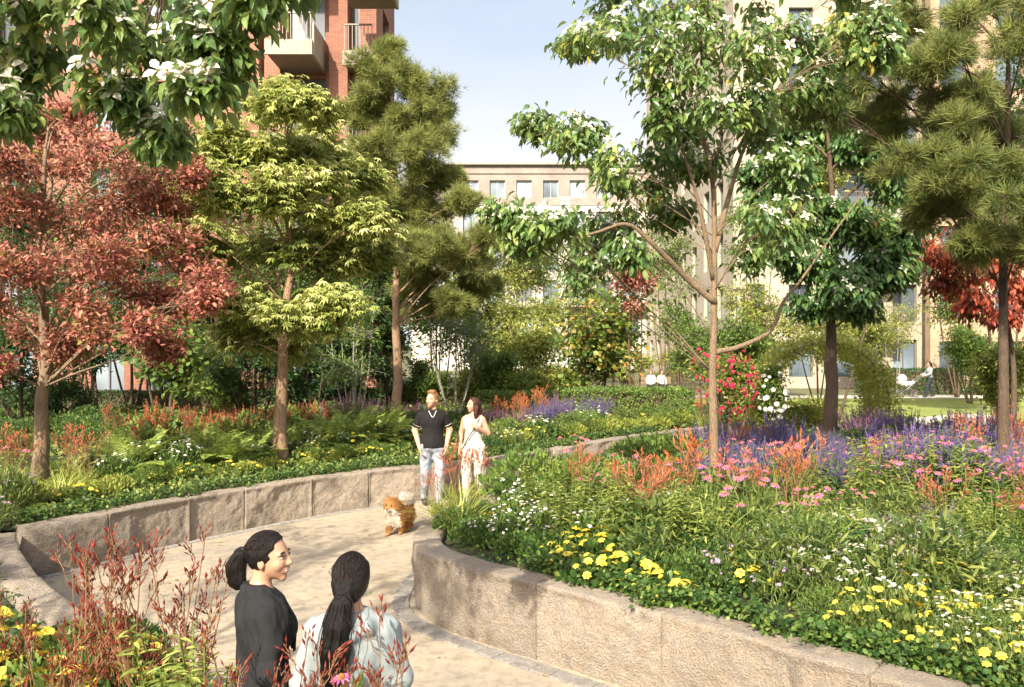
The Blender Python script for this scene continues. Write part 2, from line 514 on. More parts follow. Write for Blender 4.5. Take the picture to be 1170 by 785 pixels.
def close_poly(line, rest): return [tuple(p) for p in line] + list(rest)
RB_IN = RWf + RWn * 0.28
LB_IN = LWf + LWn * 0.28
FB_IN = FWf + FWn * 0.28
RBED = close_poly(RB_IN, [(14.0, 2.0), (17.0, 14.0), (15.0, 19.5), (9.5, 20.3), (5.6, 18.0), (3.0, 14.6)])
LBED = close_poly(LB_IN, [(7.4, 26.0), (4.0, 28.5), (-4.0, 29.0), (-21.0, 28.0), (-18.0, 9.7)])
FBED = close_poly(FB_IN, [(2.6, 0.6), (-5.0, 0.2), (-12.0, 6.5), (-12.0, 9.2)])
flat('planting_soil', RBED[::2] if len(RBED) > 400 else RBED, 0.53, M_SOIL)
flat('planting_soil', LBED, 0.50, M_SOIL)
flat('planting_soil', FBED, 0.46, M_SOIL)

# path between the walls, and the paths by the lawn
flat('path', [(-9, 7.0), (-9, 8.6), *[tuple(p) for p in offset_line(LWf, 0.1)[::4]], (9, 25.0), (14, 21), (10, 20), (2.0, 12.0), (2, 6.5), (8, 1.5), (8, -4), (-9, -4)], 0.0, M_PATH)
flat('lawn', [(9.5, 24.0), (11.0, 21.2), (40, 21.2), (44, 39.0), (6, 39.0), (6, 27)], -0.004, M_LAWN)
flat('path', [(5.0, 39.2), (46, 39.2), (46, 41.4), (5.0, 41.4)], 0.004, M_PALE)
flat('path', [(9.0, 25.6), (16.5, 30.6), (18.0, 29.6), (12.5, 23.8)], 0.004, M_PALE)

# kerb of small pale setts along the feet of the walls
def setts(line, nrm, w, seed, i0=0, i1=None):
    mb = MB(); rs = random.Random(seed)
    cl = resample(line[i0:i1], 0.19)
    t = norm(np.gradient(cl, axis=0)); n = np.stack([-t[:, 1], t[:, 0]], 1)
    s = -1 if np.sum(n[0] * nrm[i0]) > 0 else 1
    for k in range(len(cl) - 1):
        c = (cl[k] + cl[k + 1]) / 2 + n[k] * s * (w / 2 + 0.02)
        R = np.array([[t[k][0], -t[k][1], 0], [t[k][1], t[k][0], 0], [0, 0, 1]])
        x, y, z, b = 0.088, w / 2, 0.014 + rs.uniform(0, 0.004), 0.007
        v = np.array([[-x,-y,-.03],[x,-y,-.03],[x,y,-.03],[-x,y,-.03],[-x,-y,z-b],[x,-y,z-b],[x,y,z-b],[-x,y,z-b],
                      [-x+b,-y+b,z],[x-b,-y+b,z],[x-b,y-b,z],[-x+b,y-b,z]]) @ R.T
        f = [[4,5,9,8],[5,6,10,9],[6,7,11,10],[7,4,8,11],[8,9,10,11],[0,1,5,4],[1,2,6,5],[2,3,7,6],[3,0,4,7]]
        mb.add(v + np.array([c[0], c[1], 0.0]), np.array(f))
    return tag(mb.build('kerb', M_SETT), kind='structure')
setts(RWf, RWn, 0.17, 3)
setts(LWf, LWn, 0.10, 5)

# ------------------------------------------------------------------ buildings
M_RED = brickmat('red_brick', (0.37, 0.145, 0.09), (0.28, 0.105, 0.068), (0.30, 0.20, 0.155))
M_BEIGE = brickmat('beige_brick', (0.37, 0.305, 0.265), (0.28, 0.225, 0.19), (0.36, 0.325, 0.29))
M_CREAM = brickmat('cream_brick', (0.50, 0.42, 0.32), (0.43, 0.36, 0.27), (0.44, 0.39, 0.33))
M_TAN = brickmat('tan_brick', (0.50, 0.34, 0.22), (0.43, 0.28, 0.18), (0.42, 0.34, 0.26))
M_CONC = plain('balcony_concrete', (0.36, 0.31, 0.25), 0.85, scale=3.0)
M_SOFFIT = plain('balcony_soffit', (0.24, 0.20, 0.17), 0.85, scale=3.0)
M_FRAME = plain('window_frame', (0.13, 0.12, 0.12), 0.5)
M_WHITEF = plain('pale_frame', (0.55, 0.52, 0.48), 0.5)
M_GLASS = glassmat('window_glass')
M_GLASSL = glassmat('pale_window_glass', (0.22, 0.26, 0.30))
M_RAIL = plain('metal_railing', (0.16, 0.14, 0.12), 0.5, 0.3)
M_ROOF = plain('roof_sheet', (0.25, 0.24, 0.23), 0.8)

def facade(root, origin, u, width, z0, z1, openings, mat, reveal=0.22, frame=M_FRAME, glass=M_GLASS, mull=1, thick=0.35, name='wall'):
    """brick sheet with real openings; u = unit vector along it, outside to the right of u. Each window is a part."""
    u = np.array([u[0], u[1], 0.0]); nrm = np.array([u[1], -u[0], 0.0]); up = np.array([0, 0, 1.0])
    o = np.array([origin[0], origin[1], 0.0]); base = np.array(root.location)
    pt = lambda a, z, dpt=0.0: o + u * a + up * z - nrm * dpt - base
    xs = sorted({0.0, width, *[v for op in openings for v in (op[0], op[1])]})
    zs = sorted({z0, z1, *[v for op in openings for v in (op[2], op[3])]})
    mb = MB()
    for a, b in zip(xs, xs[1:]):
        run = None
        for c, d in zip(zs, zs[1:]):
            m = ((a + b) / 2, (c + d) / 2)
            if any(op[0] < m[0] < op[1] and op[2] < m[1] < op[3] for op in openings): continue
            mb.add([pt(a, c), pt(b, c), pt(b, d), pt(a, d)], np.array([[0, 1, 2, 3]]))
    for a, b, c, d in [op[:4] for op in openings]:
        r = reveal
        mb.add([pt(a, c), pt(a, d), pt(a, d, r), pt(a, c, r)], np.array([[0, 1, 2, 3]]))
        mb.add([pt(b, c), pt(b, c, r), pt(b, d, r), pt(b, d)], np.array([[0, 1, 2, 3]]))
        mb.add([pt(a, d), pt(b, d), pt(b, d, r), pt(a, d, r)], np.array([[0, 1, 2, 3]]))
        mb.add([pt(a, c), pt(a, c, r), pt(b, c, r), pt(b, c)], np.array([[0, 1, 2, 3]]))
    # back and sides give the wall its thickness
    T = thick + 0.25
    e = 0.006
    for q in ([pt(e, z0, T), pt(e, z1, T), pt(width - e, z1, T), pt(width - e, z0, T)], [pt(e, z0, e), pt(e, z1, e), pt(e, z1, T), pt(e, z0, T)],
              [pt(width - e, z0, e), pt(width - e, z0, T), pt(width - e, z1, T), pt(width - e, z1, e)], [pt(0, z1), pt(width, z1), pt(width, z1, T), pt(0, z1, T)]):
        mb.add(q, np.array([[0, 1, 2, 3]]))
    mb.build(name, mat, root)
    R = np.stack([u, -nrm, up], -1)
    for a, b, c, d in [op[:4] for op in openings]:
        fr = MB(); w = 0.06; dp = reveal - 0.04
        cx, cz = (a + b) / 2, (c + d) / 2
        for (x, z, sx, sz) in ((a + w / 2 + .002, cz, w, d - c - .004), (b - w / 2 - .002, cz, w, d - c - .004),
                               (cx, c + w / 2 + .002, b - a - 2 * w - .006, w), (cx, d - w / 2 - .002, b - a - 2 * w - .006, w)):
            fr.box(pt(x, z, dp), (sx, 0.06, sz), 0, R)
        for k in range(mull):
            fr.box(pt(a + (b - a) * (k + 1) / (mull + 1), cz, dp), (0.05, 0.05, d - c - 2 * w - .006), 0, R)
        wo = fr.build('window', frame, root)
        pn = MB(); pn.box(pt(cx, cz, dp + 0.035), (b - a - .01, 0.012, d - c - .01), 0, R)
        pn.build('pane', glass, wo)

def roof_slab(root, pts, z, t, mat, name='roof'):
    base = np.array(root.location); mb = MB(); n = len(pts)
    v = [(p[0] - base[0], p[1] - base[1], z) for p in pts] + [(p[0] - base[0], p[1] - base[1], z + t) for p in pts]
    f = [list(range(n))[::-1], list(range(n, 2 * n))] + [[k, (k + 1) % n, n + (k + 1) % n, n + k] for k in range(n)]
    mb.add(v, f); return mb.build(name, mat, root)

def balcony(root, x0, x1, yb, depth, z, rail=True, solid_side=True):
    """slab projecting towards -y with fascia, railing bars and a solid right-hand screen"""
    base = np.array(root.location)
    mb = MB(); yf = yb - depth
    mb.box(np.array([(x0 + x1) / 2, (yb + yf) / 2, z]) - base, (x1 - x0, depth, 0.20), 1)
    mb.box(np.array([(x0 + x1) / 2, yf - 0.052, z + 0.12]) - base, (x1 - x0 + .12, 0.10, 0.50), 0)
    if solid_side: mb.box(np.array([x1 + 0.052, (yb + yf) / 2, z + 0.42]) - base, (0.10, depth - .02, 1.1), 0)
    b = mb.build('balcony', [M_CONC, M_SOFFIT], root)
    if rail:
        r = MB(); n = int((x1 - x0) / 0.13)
        for k in range(n + 1):
            r.box(np.array([x0 + (x1 - x0) * k / n, yf - 0.03, z + 0.82]) - base, (0.025, 0.025, 0.90))
        r.box(np.array([(x0 + x1) / 2, yf - 0.03, z + 1.29]) - base, (x1 - x0, 0.06, 0.05))
        r.build('railing', M_RAIL, b)
    return b

# red brick block of flats, upper left
Y1 = 30.0
X = lambda px, d: (px - CX) * d / F
def zof(py, d): return H - (py - CY) * d / F
red = empty('apartment_building', (-13.0, Y1 + 4, 0), 0, 'red brick block of flats with concrete balconies behind the left trees', 'building')
xr = X(430, Y1)
op = []
for fl in range(7):
    z = 0.3 + fl * 3.15
    for c in (-24.5, -21.5, -18.5, -15.2, -13.2):
        op.append((c + 27.0, c + 28.2, z + 0.5, z + 2.3))
    op.append((X(303, Y1) + 27 - 1.0, X(303, Y1) + 27 - 0.55, z + 0.2, z + 2.5))
    op.append((X(330, Y1) + 27, X(372, Y1) + 27, z + 0.2, z + 2.4))
    op.append((X(401, Y1) + 27, X(424, Y1) + 27, z + 0.2, z + 2.4))
facade(red, (-27.0, Y1), (1, 0), xr + 27.0, 0, 23.0, op, M_RED, mull=1, glass=M_GLASSL)
facade(red, (xr, Y1), (0, 1), 4.6, 0, 23.0, [(1.5 + k * 3.4, 3.1 + k * 3.4, 0.8 + f * 3.15, 2.7 + f * 3.15) for k in range(1) for f in range(7)], M_RED)
roof_slab(red, [(-27.0, Y1), (xr, Y1), (xr, Y1 + 4.6), (-27.0, Y1 + 4.6)], 23.002, 0.4, M_ROOF)
def pier(px0, px1):
    mb = MB(); x0, x1 = X(px0, Y1 - .5), X(px1, Y1 - .5)
    mb.box(np.array([(x0 + x1) / 2, Y1 - 0.253, 11.4]) - np.array(red.location), (x1 - x0, 0.5, 22.8)); mb.build('brick_pier', M_RED, red)
pier(276, 296); pier(302, 320); pier(376, 397)
for fl in range(2, 7):
    z = 12.45 + (fl - 4) * 3.15
    balcony(red, X(320, Y1) + .1, X(374, Y1) - .12, Y1 - .003, 1.95, z)
    balcony(red, X(398, Y1) + .05, xr, Y1 - .003, 0.9, z, True, False)
for fl in range(5, 7):
    balcony(red, X(398, Y1 - 1) + 0.1, X(452, Y1 - 1), Y1 - .9, 1.5, 12.6 + (fl - 4) * 3.15 - 1.35)

# beige flats closing the far end
Y2 = 80.0
far = empty('apartment_building', (0, Y2 + 5, 0), 0, 'distant pale beige brick block of flats closing the far end of the garden', 'building')
xa, xb = X(470, Y2), X(760, Y2)
op = []
for k in range(9):
    cx = X(536 + k * 30.5, Y2) - xa - 0.6 - 1.3
    if not 0.4 < cx + 1.3 < xb - xa - 2.0: continue
    for fl, (a, b) in enumerate(((16.6, 18.3), (12.9, 15.3), (9.6, 12.0), (6.3, 8.7), (3.0, 5.4))):
        op.append((cx + 1.3, cx + 1.3 + 1.5, a, b))
M_WALLW = plain('pale_render', (0.50, 0.46, 0.41), 0.9, scale=2.0)
facade(far, (xa, Y2), (1, 0), xb - xa, 15.9, 19.75, [o_ for o_ in op if o_[2] > 15.9], M_BEIGE, 0.3, M_WHITEF, M_GLASSL, 1)
facade(far, (xa, Y2 + .06), (1, 0), xb - xa, 0, 15.898, [o_ for o_ in op if o_[2] < 15.9], M_WALLW, 0.3, M_FRAME, M_GLASSL, 1)
roof_slab(far, [(xa, Y2 + .7), (xb, Y2 + .7), (xb, Y2 + 12), (xa, Y2 + 12)], 19.0, 0.3, M_ROOF)
mb = MB(); b0 = np.array(far.location)
mb.box(np.array([(xa + xb) / 2, Y2 - .02, 19.83]) - b0, (xb - xa + .2, 0.7, 0.16)); mb.build('coping', M_CONC, far)
mb = MB(); mb.box(np.array([(xa + xb) / 2, Y2 - .06, 19.0]) - b0, (xb - xa + .1, 0.11, 0.14)); mb.build('cornice', M_BEIGE, far)
for k in range(4):
    for zz in (9.5, 6.2, 12.8):
        x0 = X(597 + k * 61, Y2) - 0.9
        if x0 + 2.6 < xb: balcony(far, x0, x0 + 2.4, Y2 - .003, 1.3, zz, True, False)

# tall cream flats on the right, side wall receding, with recessed balconies
Y3 = 48.0
crm = empty('apartment_building', (19.0, Y3 + 8, 0), 0, 'tall cream brick block of flats behind the right-hand trees', 'building')
xa3, xb3 = X(838, Y3), X(1062, Y3)
op = []
for fl in range(8):
    z = 0.2 + fl * 3.2
    for a, b in ((1.0, 1.8), (3.2, 4.6), (6.0, 8.6), (9.2, 10.6)):
        op.append((a, b, z + 0.45, z + 2.6))
facade(crm, (xa3, Y3), (1, 0), xb3 - xa3, 0, 27.0, op, M_CREAM, 0.3, M_FRAME, M_GLASS, 1)
facade(crm, (xa3, Y3 + 31), (0, -1), 31.0, 0, 27.0, [(2.0 + k * 3.6, 3.5 + k * 3.6, 0.9 + f * 3.2, 2.9 + f * 3.2) for k in range(8) for f in range(8)], M_CREAM, 0.3, M_FRAME, M_GLASSL, 1)
roof_slab(crm, [(xa3, Y3), (xb3, Y3), (xb3, Y3 + 31), (xa3, Y3 + 31)], 27.002, 0.4, M_ROOF)
for fl in range(1, 7):
    balcony(crm, xa3 + 5.6, xa3 + 9.0, Y3 - .003, 1.7, 0.15 + fl * 3.2)

# tan brick flats at the right edge
Y4 = 46.0
tan = empty('apartment_building', (27.0, Y4 + 6, 0), 0, 'tan brick block of flats at the right edge behind the clipped hedge', 'building')
xa4, xb4 = X(1063, Y4), X(1290, Y4)
op = []
for fl in range(7):
    z = 0.2 + fl * 3.2
    for a in (0.5, 3.6, 6.6): op.append((a, a + 1.5, z + 0.6, z + 2.5))
facade(tan, (xa4, Y4), (1, 0), xb4 - xa4, 0, 24.0, op, M_TAN, 0.25, M_FRAME, M_GLASS, 1)
roof_slab(tan, [(xa4, Y4), (xb4, Y4), (xb4, Y4 + 12), (xa4, Y4 + 12)], 24.002, 0.4, M_ROOF)

# low metal railing before the red brick flats
fen = empty('metal_fence', (-13.5, 27.6, 0), 0, 'low dark metal railing in front of the red brick flats', 'fence')
mb = MB(); mb.box((0, 0, 1.02), (9.0, 0.04, 0.04)); mb.box((0, 0, 0.62), (9.0, 0.04, 0.04)); mb.build('rail', M_RAIL, fen)
for k in range(46):
    mb = MB(); mb.box((-4.5 + k * 0.2, 0, 0.52), (0.022, 0.02, 1.04)) if k % 9 else mb.box((-4.5 + k * 0.2, 0, 0.55), (0.06, 0.06, 1.1))
    mb.build('post' if k % 9 == 0 else 'bar', M_RAIL, fen)
# ------------------------------------------------------------------ trees
def leaf_t(w=0.5, fold=0.06, droop=0.15):
    """one leaf along +Y, folded at the midrib and arched"""
    v = np.array([[0,0,0],[w*.42,.3,fold],[w*.38,.66,fold*.7-droop*.35],[0,1,-droop],[-w*.38,.66,fold*.7-droop*.35],[-w*.42,.3,fold],[0,.5,-droop*.12]])
    f = np.array([[0,1,6,6],[1,2,3,6],[0,6,5,5],[6,3,4,5]])
    return v, np.array([[0,1,2,6],[6,2,3,4],[0,6,4,5]])
LEAF = leaf_t()
LEAF_D = leaf_t(0.52, 0.10, 0.30)
LEAF_R = leaf_t(0.85, 0.05, 0.10)
LEAF_N = leaf_t(0.22, 0.03, 0.25)
def palm_t(n=5, spread=1.25, w=0.30, droop=0.35):
    V, Fc = [], []
    for k in range(n):
        a = (k - (n - 1) / 2) * spread * 2 / (n - 1); L = 1.0 - 0.28 * abs(a)
        d = np.array([math.sin(a), math.cos(a)]); q = np.array([d[1], -d[0]])
        b = len(V)
        V += [(0, 0, 0), (*(d * .5 * L + q * w * .5 * L), -droop * .10), (*(d * L), -droop * L), (*(d * .5 * L - q * w * .5 * L), -droop * .10)]
        Fc.append([b, b + 1, b + 2, b + 3])
    return np.array(V), np.array(Fc)
PALM = palm_t()
def tuft_t(n=11, L=1.0, w=0.05, seed=1):
    r = np.random.default_rng(seed); V, Fc = [], []
    for k in range(n):
        a = k * 2.399; e = 0.25 + 0.95 * (k / n)
        d = np.array([math.sin(e) * math.cos(a), math.cos(e) * 0.9 + .1, math.sin(e) * math.sin(a)]) * L * r.uniform(.75, 1.1)
        s = norm(np.cross(d, r.normal(size=3))) * w
        b = len(V); V += [s * .6, d + s * 0.15, d - s * 0.15, -s * .6]; Fc.append([b, b + 1, b + 2, b + 3])
    return np.array(V), np.array(Fc)
TUFT = tuft_t()
def blossom_mb(mb, mats=(0, 1)):
    """four-bracted dogwood flower, facing +Z, radius 1"""
    for k in range(4):
        a = k * PI / 2
        d = np.array([math.cos(a), math.sin(a), 0]); q = np.array([-d[1], d[0], 0]); z = np.array([0, 0, 1.0])
        V = [d * .08, d * .45 + q * .30 + z * .10, d * .8 + q * .2 + z * .10, d * 1.05 + z * .0, d * .8 - q * .2 + z * .10, d * .45 - q * .30 + z * .10, d * .5 + z * .02]
        mb.add(V, np.array([[0,1,2,6],[6,2,3,4],[0,6,4,5]]), mats[0], 0.5 + 0.1 * k)
    a = np.arange(6) * PI / 3
    ring = np.c_[np.cos(a) * .10, np.sin(a) * .10, np.full(6, .03)]; ring2 = np.c_[np.cos(a) * .08, np.sin(a) * .08, np.full(6, .14)]
    mb.add(np.vstack([ring, ring2, [[0, 0, .18]]]), [[k, (k + 1) % 6, 6 + (k + 1) % 6, 6 + k] for k in range(6)] + [[6 + k, 6 + (k + 1) % 6, 12] for k in range(6)], mats[1])

g = lambda *c: c
M_DOG = leafmat('dogwood_leaf', [(0.0, g(.05,.11,.035)), (0.4, g(.11,.20,.055)), (0.75, g(.24,.33,.09)), (0.95, g(.42,.46,.13)), (1, g(.55,.42,.08))], 0.38, 0.38, 0.5)
M_DOGD = leafmat('dark_dogwood_leaf', [(0.0, g(.03,.08,.025)), (0.6, g(.075,.16,.04)), (0.95, g(.20,.30,.065)), (1, g(.45,.25,.05))], 0.3, 0.4, 0.5)
M_REDL = leafmat('copper_red_leaf', [(0.0, g(.12,.028,.03)), (0.35, g(.29,.075,.06)), (0.62, g(.44,.16,.115)), (0.82, g(.56,.29,.20)), (0.90, g(.46,.20,.08)), (0.95, g(.44,.38,.10)), (1, g(.16,.24,.05))], 0.30, 0.45)
M_REDL2 = leafmat('orange_red_leaf', [(0.0, g(.09,.014,.014)), (0.4, g(.25,.04,.025)), (0.75, g(.42,.085,.035)), (1, g(.50,.19,.06))], 0.35, 0.45)
M_MAPLE = leafmat('pale_maple_leaf', [(0.0, g(.11,.16,.035)), (0.35, g(.29,.34,.08)), (0.7, g(.50,.52,.17)), (1, g(.66,.64,.30))], 0.30, 0.45)
M_PINE = leafmat('pine_needle', [(0.0, g(.085,.115,.032)), (0.5, g(.20,.23,.06)), (1, g(.36,.36,.10))], 0.2, 0.6)
M_PINED = leafmat('olive_pine_needle', [(0.0, g(.07,.10,.03)), (0.5, g(.16,.195,.05)), (1, g(.31,.32,.09))], 0.2, 0.6)
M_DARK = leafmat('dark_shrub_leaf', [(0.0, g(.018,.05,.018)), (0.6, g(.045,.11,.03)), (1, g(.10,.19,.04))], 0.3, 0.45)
M_MID = leafmat('green_leaf', [(0.0, g(.05,.11,.025)), (0.5, g(.12,.21,.04)), (1, g(.27,.34,.07))], 0.38, 0.45)
M_LIGHT = leafmat('yellow_green_leaf', [(0.0, g(.13,.18,.03)), (0.5, g(.27,.32,.06)), (1, g(.46,.46,.12))], 0.4, 0.5)
M_AUT = leafmat('autumn_tinged_leaf', [(0.0, g(.06,.13,.03)), (0.45, g(.15,.24,.045)), (0.7, g(.34,.34,.07)), (0.9, g(.50,.30,.06)), (1, g(.50,.13,.04))], 0.38, 0.45)
M_WHITE = leafmat('white_bract', [(0, g(.58,.57,.44)), (1, g(.68,.66,.58))], 0.3, 0.5)
M_FCENT = plain('flower_centre', (.42, .42, .10), 0.8)
M_BARK = barkmat('brown_bark', (.14, .095, .058), (.35, .245, .15))
M_BARKO = barkmat('orange_pine_bark', (.19, .115, .068), (.47, .30, .18))
M_BARKD = barkmat('dark_bark', (.06, .042, .03), (.17, .11, .07))
M_BARKG = barkmat('grey_stem_bark', (.20, .18, .15), (.46, .42, .36))

def rand_unit(n, rng=RNG):
    return norm(rng.normal(size=(n, 3)))

def leaf_axes(style, out, n, rng):
    """growth direction and facing of each leaf"""
    o = norm(out + rng.normal(size=(n, 3)) * 0.35)
    if style == 'droop':
        ax = norm(np.c_[o[:, :2] * 0.75 + rng.normal(size=(n, 2)) * .35, -0.55 - rng.random(n) * 0.9])
        nr = norm(np.c_[o[:, :2] * .8 + rng.normal(size=(n, 2)) * .3, 0.7 + rng.random(n) * .5])
    elif style == 'droop2':
        ax = norm(np.c_[o[:, :2] * 0.9 + rng.normal(size=(n, 2)) * .5, -0.25 - rng.random(n) * 0.8])
        nr = norm(np.c_[o[:, :2] * .5 + rng.normal(size=(n, 2)) * .5, 0.9 + rng.random(n) * .5])
    elif style == 'layer':
        ax = norm(np.c_[o[:, :2] + rng.normal(size=(n, 2)) * .5, -0.30 + rng.normal(size=n) * .22])
        nr = norm(np.c_[rng.normal(size=(n, 2)) * .3, np.ones(n)])
    elif style == 'up':
        ax = norm(o + np.array([0, 0, 0.5])); nr = rand_unit(n, rng)
    else:
        ax = norm(o + rng.normal(size=(n, 3)) * .6); nr = norm(np.c_[rng.normal(size=(n, 2)) * .7, np.ones(n)])
    return ax, nr

def make_tree(name, label, base, trunk, trunk_r, clumps, leafT, leaf_len, mat, bark, style='random', twigs=26, per_twig=9,
              cat='tree', group=None, branch_parts=True, blossoms=0, bl_size=0.06, seed=1, spread=0.10, twig_r=0.004, limb_r=0.42, flat_z=0.8, sides=9, droopclump=0.0, hang=False):
    """trunk: world points from foot to top; clumps: (centre, radius[, density]) of the crown's leaf masses"""
    rng = np.random.default_rng(seed); base = np.asarray(base, float)
    root = empty(name, base, 0, label, cat, group)
    tr = spline(np.asarray(trunk, float), 30) - base
    tz = np.linspace(0, 1, 30)
    rad = trunk_r * (1 - 0.80 * tz ** 0.9) * (1 + 0.35 * np.exp(-tz * 22))
    tr[1:-1, :2] += fbm(np.c_[tr[1:-1] * 1.7], seed, 2)[:, None] * trunk_r * 0.25
    mb = MB(); tube(mb, tr, rad, sides)
    to = mb.build('trunk', bark, root, True)
    crown = MB(); tips = []; joined = MB(); limbs = {}
    for cl in clumps:
        c = np.asarray(cl[0], float) - base; R = cl[1]; dens = cl[2] if len(cl) > 2 else 1.0
        sub_c = c; key = None
        if len(cl) > 3: c = np.asarray(cl[3], float) - base; key = tuple(np.round(c, 4))
        hd = np.linalg.norm(tr[:, :2] - c[:2], axis=1)
        cost = np.linalg.norm(tr - c, axis=1) if hang else np.abs(tr[:, 2] - (c[2] - hd * 0.75)) + (tr[:, 2] < tr[-1, 2] * 0.28) * 5
        k = int(np.argmin(cost)); a = tr[k]
        L = np.linalg.norm(c - a)
        midp = a * .5 + c * .5 + np.array([0, 0, 0.10 * L]) + rng.normal(size=3) * 0.06 * L
        limb = spline(np.array([a, midp, c]), 12)
        r0 = min(rad[k] * 0.75, max(0.006, trunk_r * limb_r * (0.35 + 0.25 * R * 2)))
        if key is not None and key in limbs: bm, limb = limbs[key]
        else:
            bm = MB() if branch_parts else joined
            tube(bm, limb, np.linspace(r0, max(.004, r0 * .22), 12), 6)
            if key is not None: limbs[key] = (bm, limb)
        if key is not None:
            c = sub_c; a = limb[rng.integers(6, 11)]
            limb = spline(np.array([a, a * .5 + c * .5 + np.array([0, 0, .06]) + rng.normal(size=3) * .03, c]), 12)
            tube(bm, limb, np.linspace(max(.004, r0 * .3), .003, 12), 5)
        nt = max(3, int(twigs * dens))
        dirs = rand_unit(nt, rng); rr = R * (0.12 + 1.18 * rng.random(nt) ** 0.6)
        ends = c + dirs * rr[:, None] * np.array([1, 1, flat_z]); ends[:, 2] -= droopclump * R * rng.random(nt)
        starts = limb[rng.integers(9 if hang else 6, 12, nt)]
        for s, e in zip(starts, ends):
            m_ = (s + e) / 2 + np.array([0, 0, 0.12 * np.linalg.norm(e - s)])
            tw = spline(np.array([s, m_, e]), 5)
            tube(bm, tw, np.linspace(twig_r * 1.8, twig_r * .6, 5), 4, cap=False)
        if branch_parts and key is None: bm.build('branch', bark, root, True)
        # leaves along the outer part of each twig
        n = nt * per_twig
        t = 1 - rng.random(n) ** 1.3 * (0.30 if style == 'up' else 0.65)
        s, e = np.repeat(starts, per_twig, 0), np.repeat(ends, per_twig, 0)
        pos = s * (1 - t[:, None]) + e * t[:, None] + rng.normal(size=(n, 3)) * spread * np.array([1, 1, .7])
        out = norm(norm(e - s) * .7 + norm(pos - c) * .6)
        ax, nr = leaf_axes(style, out, n, rng)
        scatter(crown, leafT[0], leafT[1], frames(ax, nr), pos, leaf_len * rng.uniform(.65, 1.2, n), 0, np.clip(np.repeat(rng.random(nt), per_twig) * .7 + rng.random(n) * .3 if style == 'up' else rng.random(n) * .8 + rng.normal() * .10 + .1 * rng.random(n), 0, 1))
        tips.append((pos + np.array([0, 0, .02]), out))
    for bm, _ in (limbs.values() if branch_parts else ()): bm.build('branch', bark, root, True)
    if not branch_parts and joined.n:
        joined.build('branch', bark, to, True)
    crown.build('crown', mat, root)
    if blossoms:
        allp = np.concatenate([t[0] for t in tips]); allo = np.concatenate([t[1] for t in tips])
        cen = np.concatenate([np.tile(np.mean(t[0], 0), (len(t[0]), 1)) for t in tips]); rel = norm(allp - cen)
        sc = rel[:, 2] * .4 - rel[:, 1] * 1.0 + rng.random(len(allp)) * .9
        pick = np.argsort(-sc)[:blossoms * 5]; pick = rng.permutation(pick)[:blossoms]
        w = allp[pick] + base
        order = np.argsort(np.linalg.norm(w - np.array([0, 0, H]), axis=1)); pick = pick[order]
        m1 = MB(); blossom_mb(m1); me = m1.mesh('blossom', [M_WHITE, M_FCENT])
        rest = MB()
        for i, k in enumerate(pick):
            nr = norm(np.array([allo[k][0] * .6, allo[k][1] * .6 - .35, .7]) + rng.normal(size=3) * .25)
            Rm = frames(norm(np.cross(nr, rng.normal(size=3)))[None], nr[None])[0]
            pos = allp[k] + nr * leaf_len * .25; s = bl_size * rng.uniform(.75, 1.15)
            if i < 98:
                o = link('blossom', me, root)
                M4 = Matrix([[*(Rm[r] * s), pos[r]] for r in range(3)] + [[0, 0, 0, 1]])
                o.matrix_basis = M4
            else:
                t_ = MB(); blossom_mb(t_)
                for v, f_ in zip(t_.V, t_.F): pass
                off = 0
                V = np.concatenate(t_.V) @ (Rm * s).T + pos
                for f_, m_ in zip(t_.F, t_.M):
                    rest.F.append(f_ + rest.n); rest.M.append(m_)
                rest.V.append(V); rest.R.append(np.concatenate(t_.R)); rest.n += len(V)
        if rest.n: tag(rest.build('blossom', [M_WHITE, M_FCENT], root), kind='stuff')
    return root

def px_clumps(lst, d, rng, dz=0.5, s=1.0, split=1, sf=.55, far=.9):
    """leaf masses given by their middle and half-width as seen, each with its own depth in the crown"""
    out = []
    for c in lst:
        dd = d + (c[3] if len(c) > 3 else rng.uniform(-dz, dz))
        R = c[2] * dd / F * s; C0 = P(c[0], c[1], dd)
        if split == 1: out.append((C0, R)); continue
        for k in range(split):
            q = rand_unit(1, rng)[0] * np.array([1, 1, .85]); out.append((C0 + q * R * rng.uniform(.35, far), R * sf * rng.uniform(.7, 1.25), 1.0, C0))
    return out

rg = np.random.default_rng(5)
ZB = 0.50
def on_bed(px, d, z=ZB): return np.array([(px - CX) * d / F, d, z])
def tp(px, py, d): return P(px, py, d)

# copper-leaved tree, left
d = 12.2
make_tree('copper_tree', 'copper red leaved tree with slim bare trunk at the far left of the left bed', on_bed(48, d),
    [on_bed(48, d), tp(50, 470, d), tp(51, 400, d), tp(48, 320, d), tp(45, 240, d), tp(52, 170, d)], 0.115,
    px_clumps([(60,150,36),(20,180,40),(110,178,40),(165,205,38),(40,240,46),(100,255,50),(170,268,42),(205,235,30),(222,298,32),(150,325,42),(60,315,46),
               (8,300,42),(100,362,36),(200,345,32),(30,372,36),(-30,250,55),(238,343,18),(172,378,24),(60,205,44),(130,225,42),(-20,340,40),(110,300,44),(75,130,26),(245,320,20),(190,395,18),(-10,420,24),(70,395,22),(225,200,18)], d, rg, 1.2, split=4, sf=.46),
    LEAF, 0.092, M_REDL, M_BARK, 'random', 15, 14, seed=3, spread=0.10)

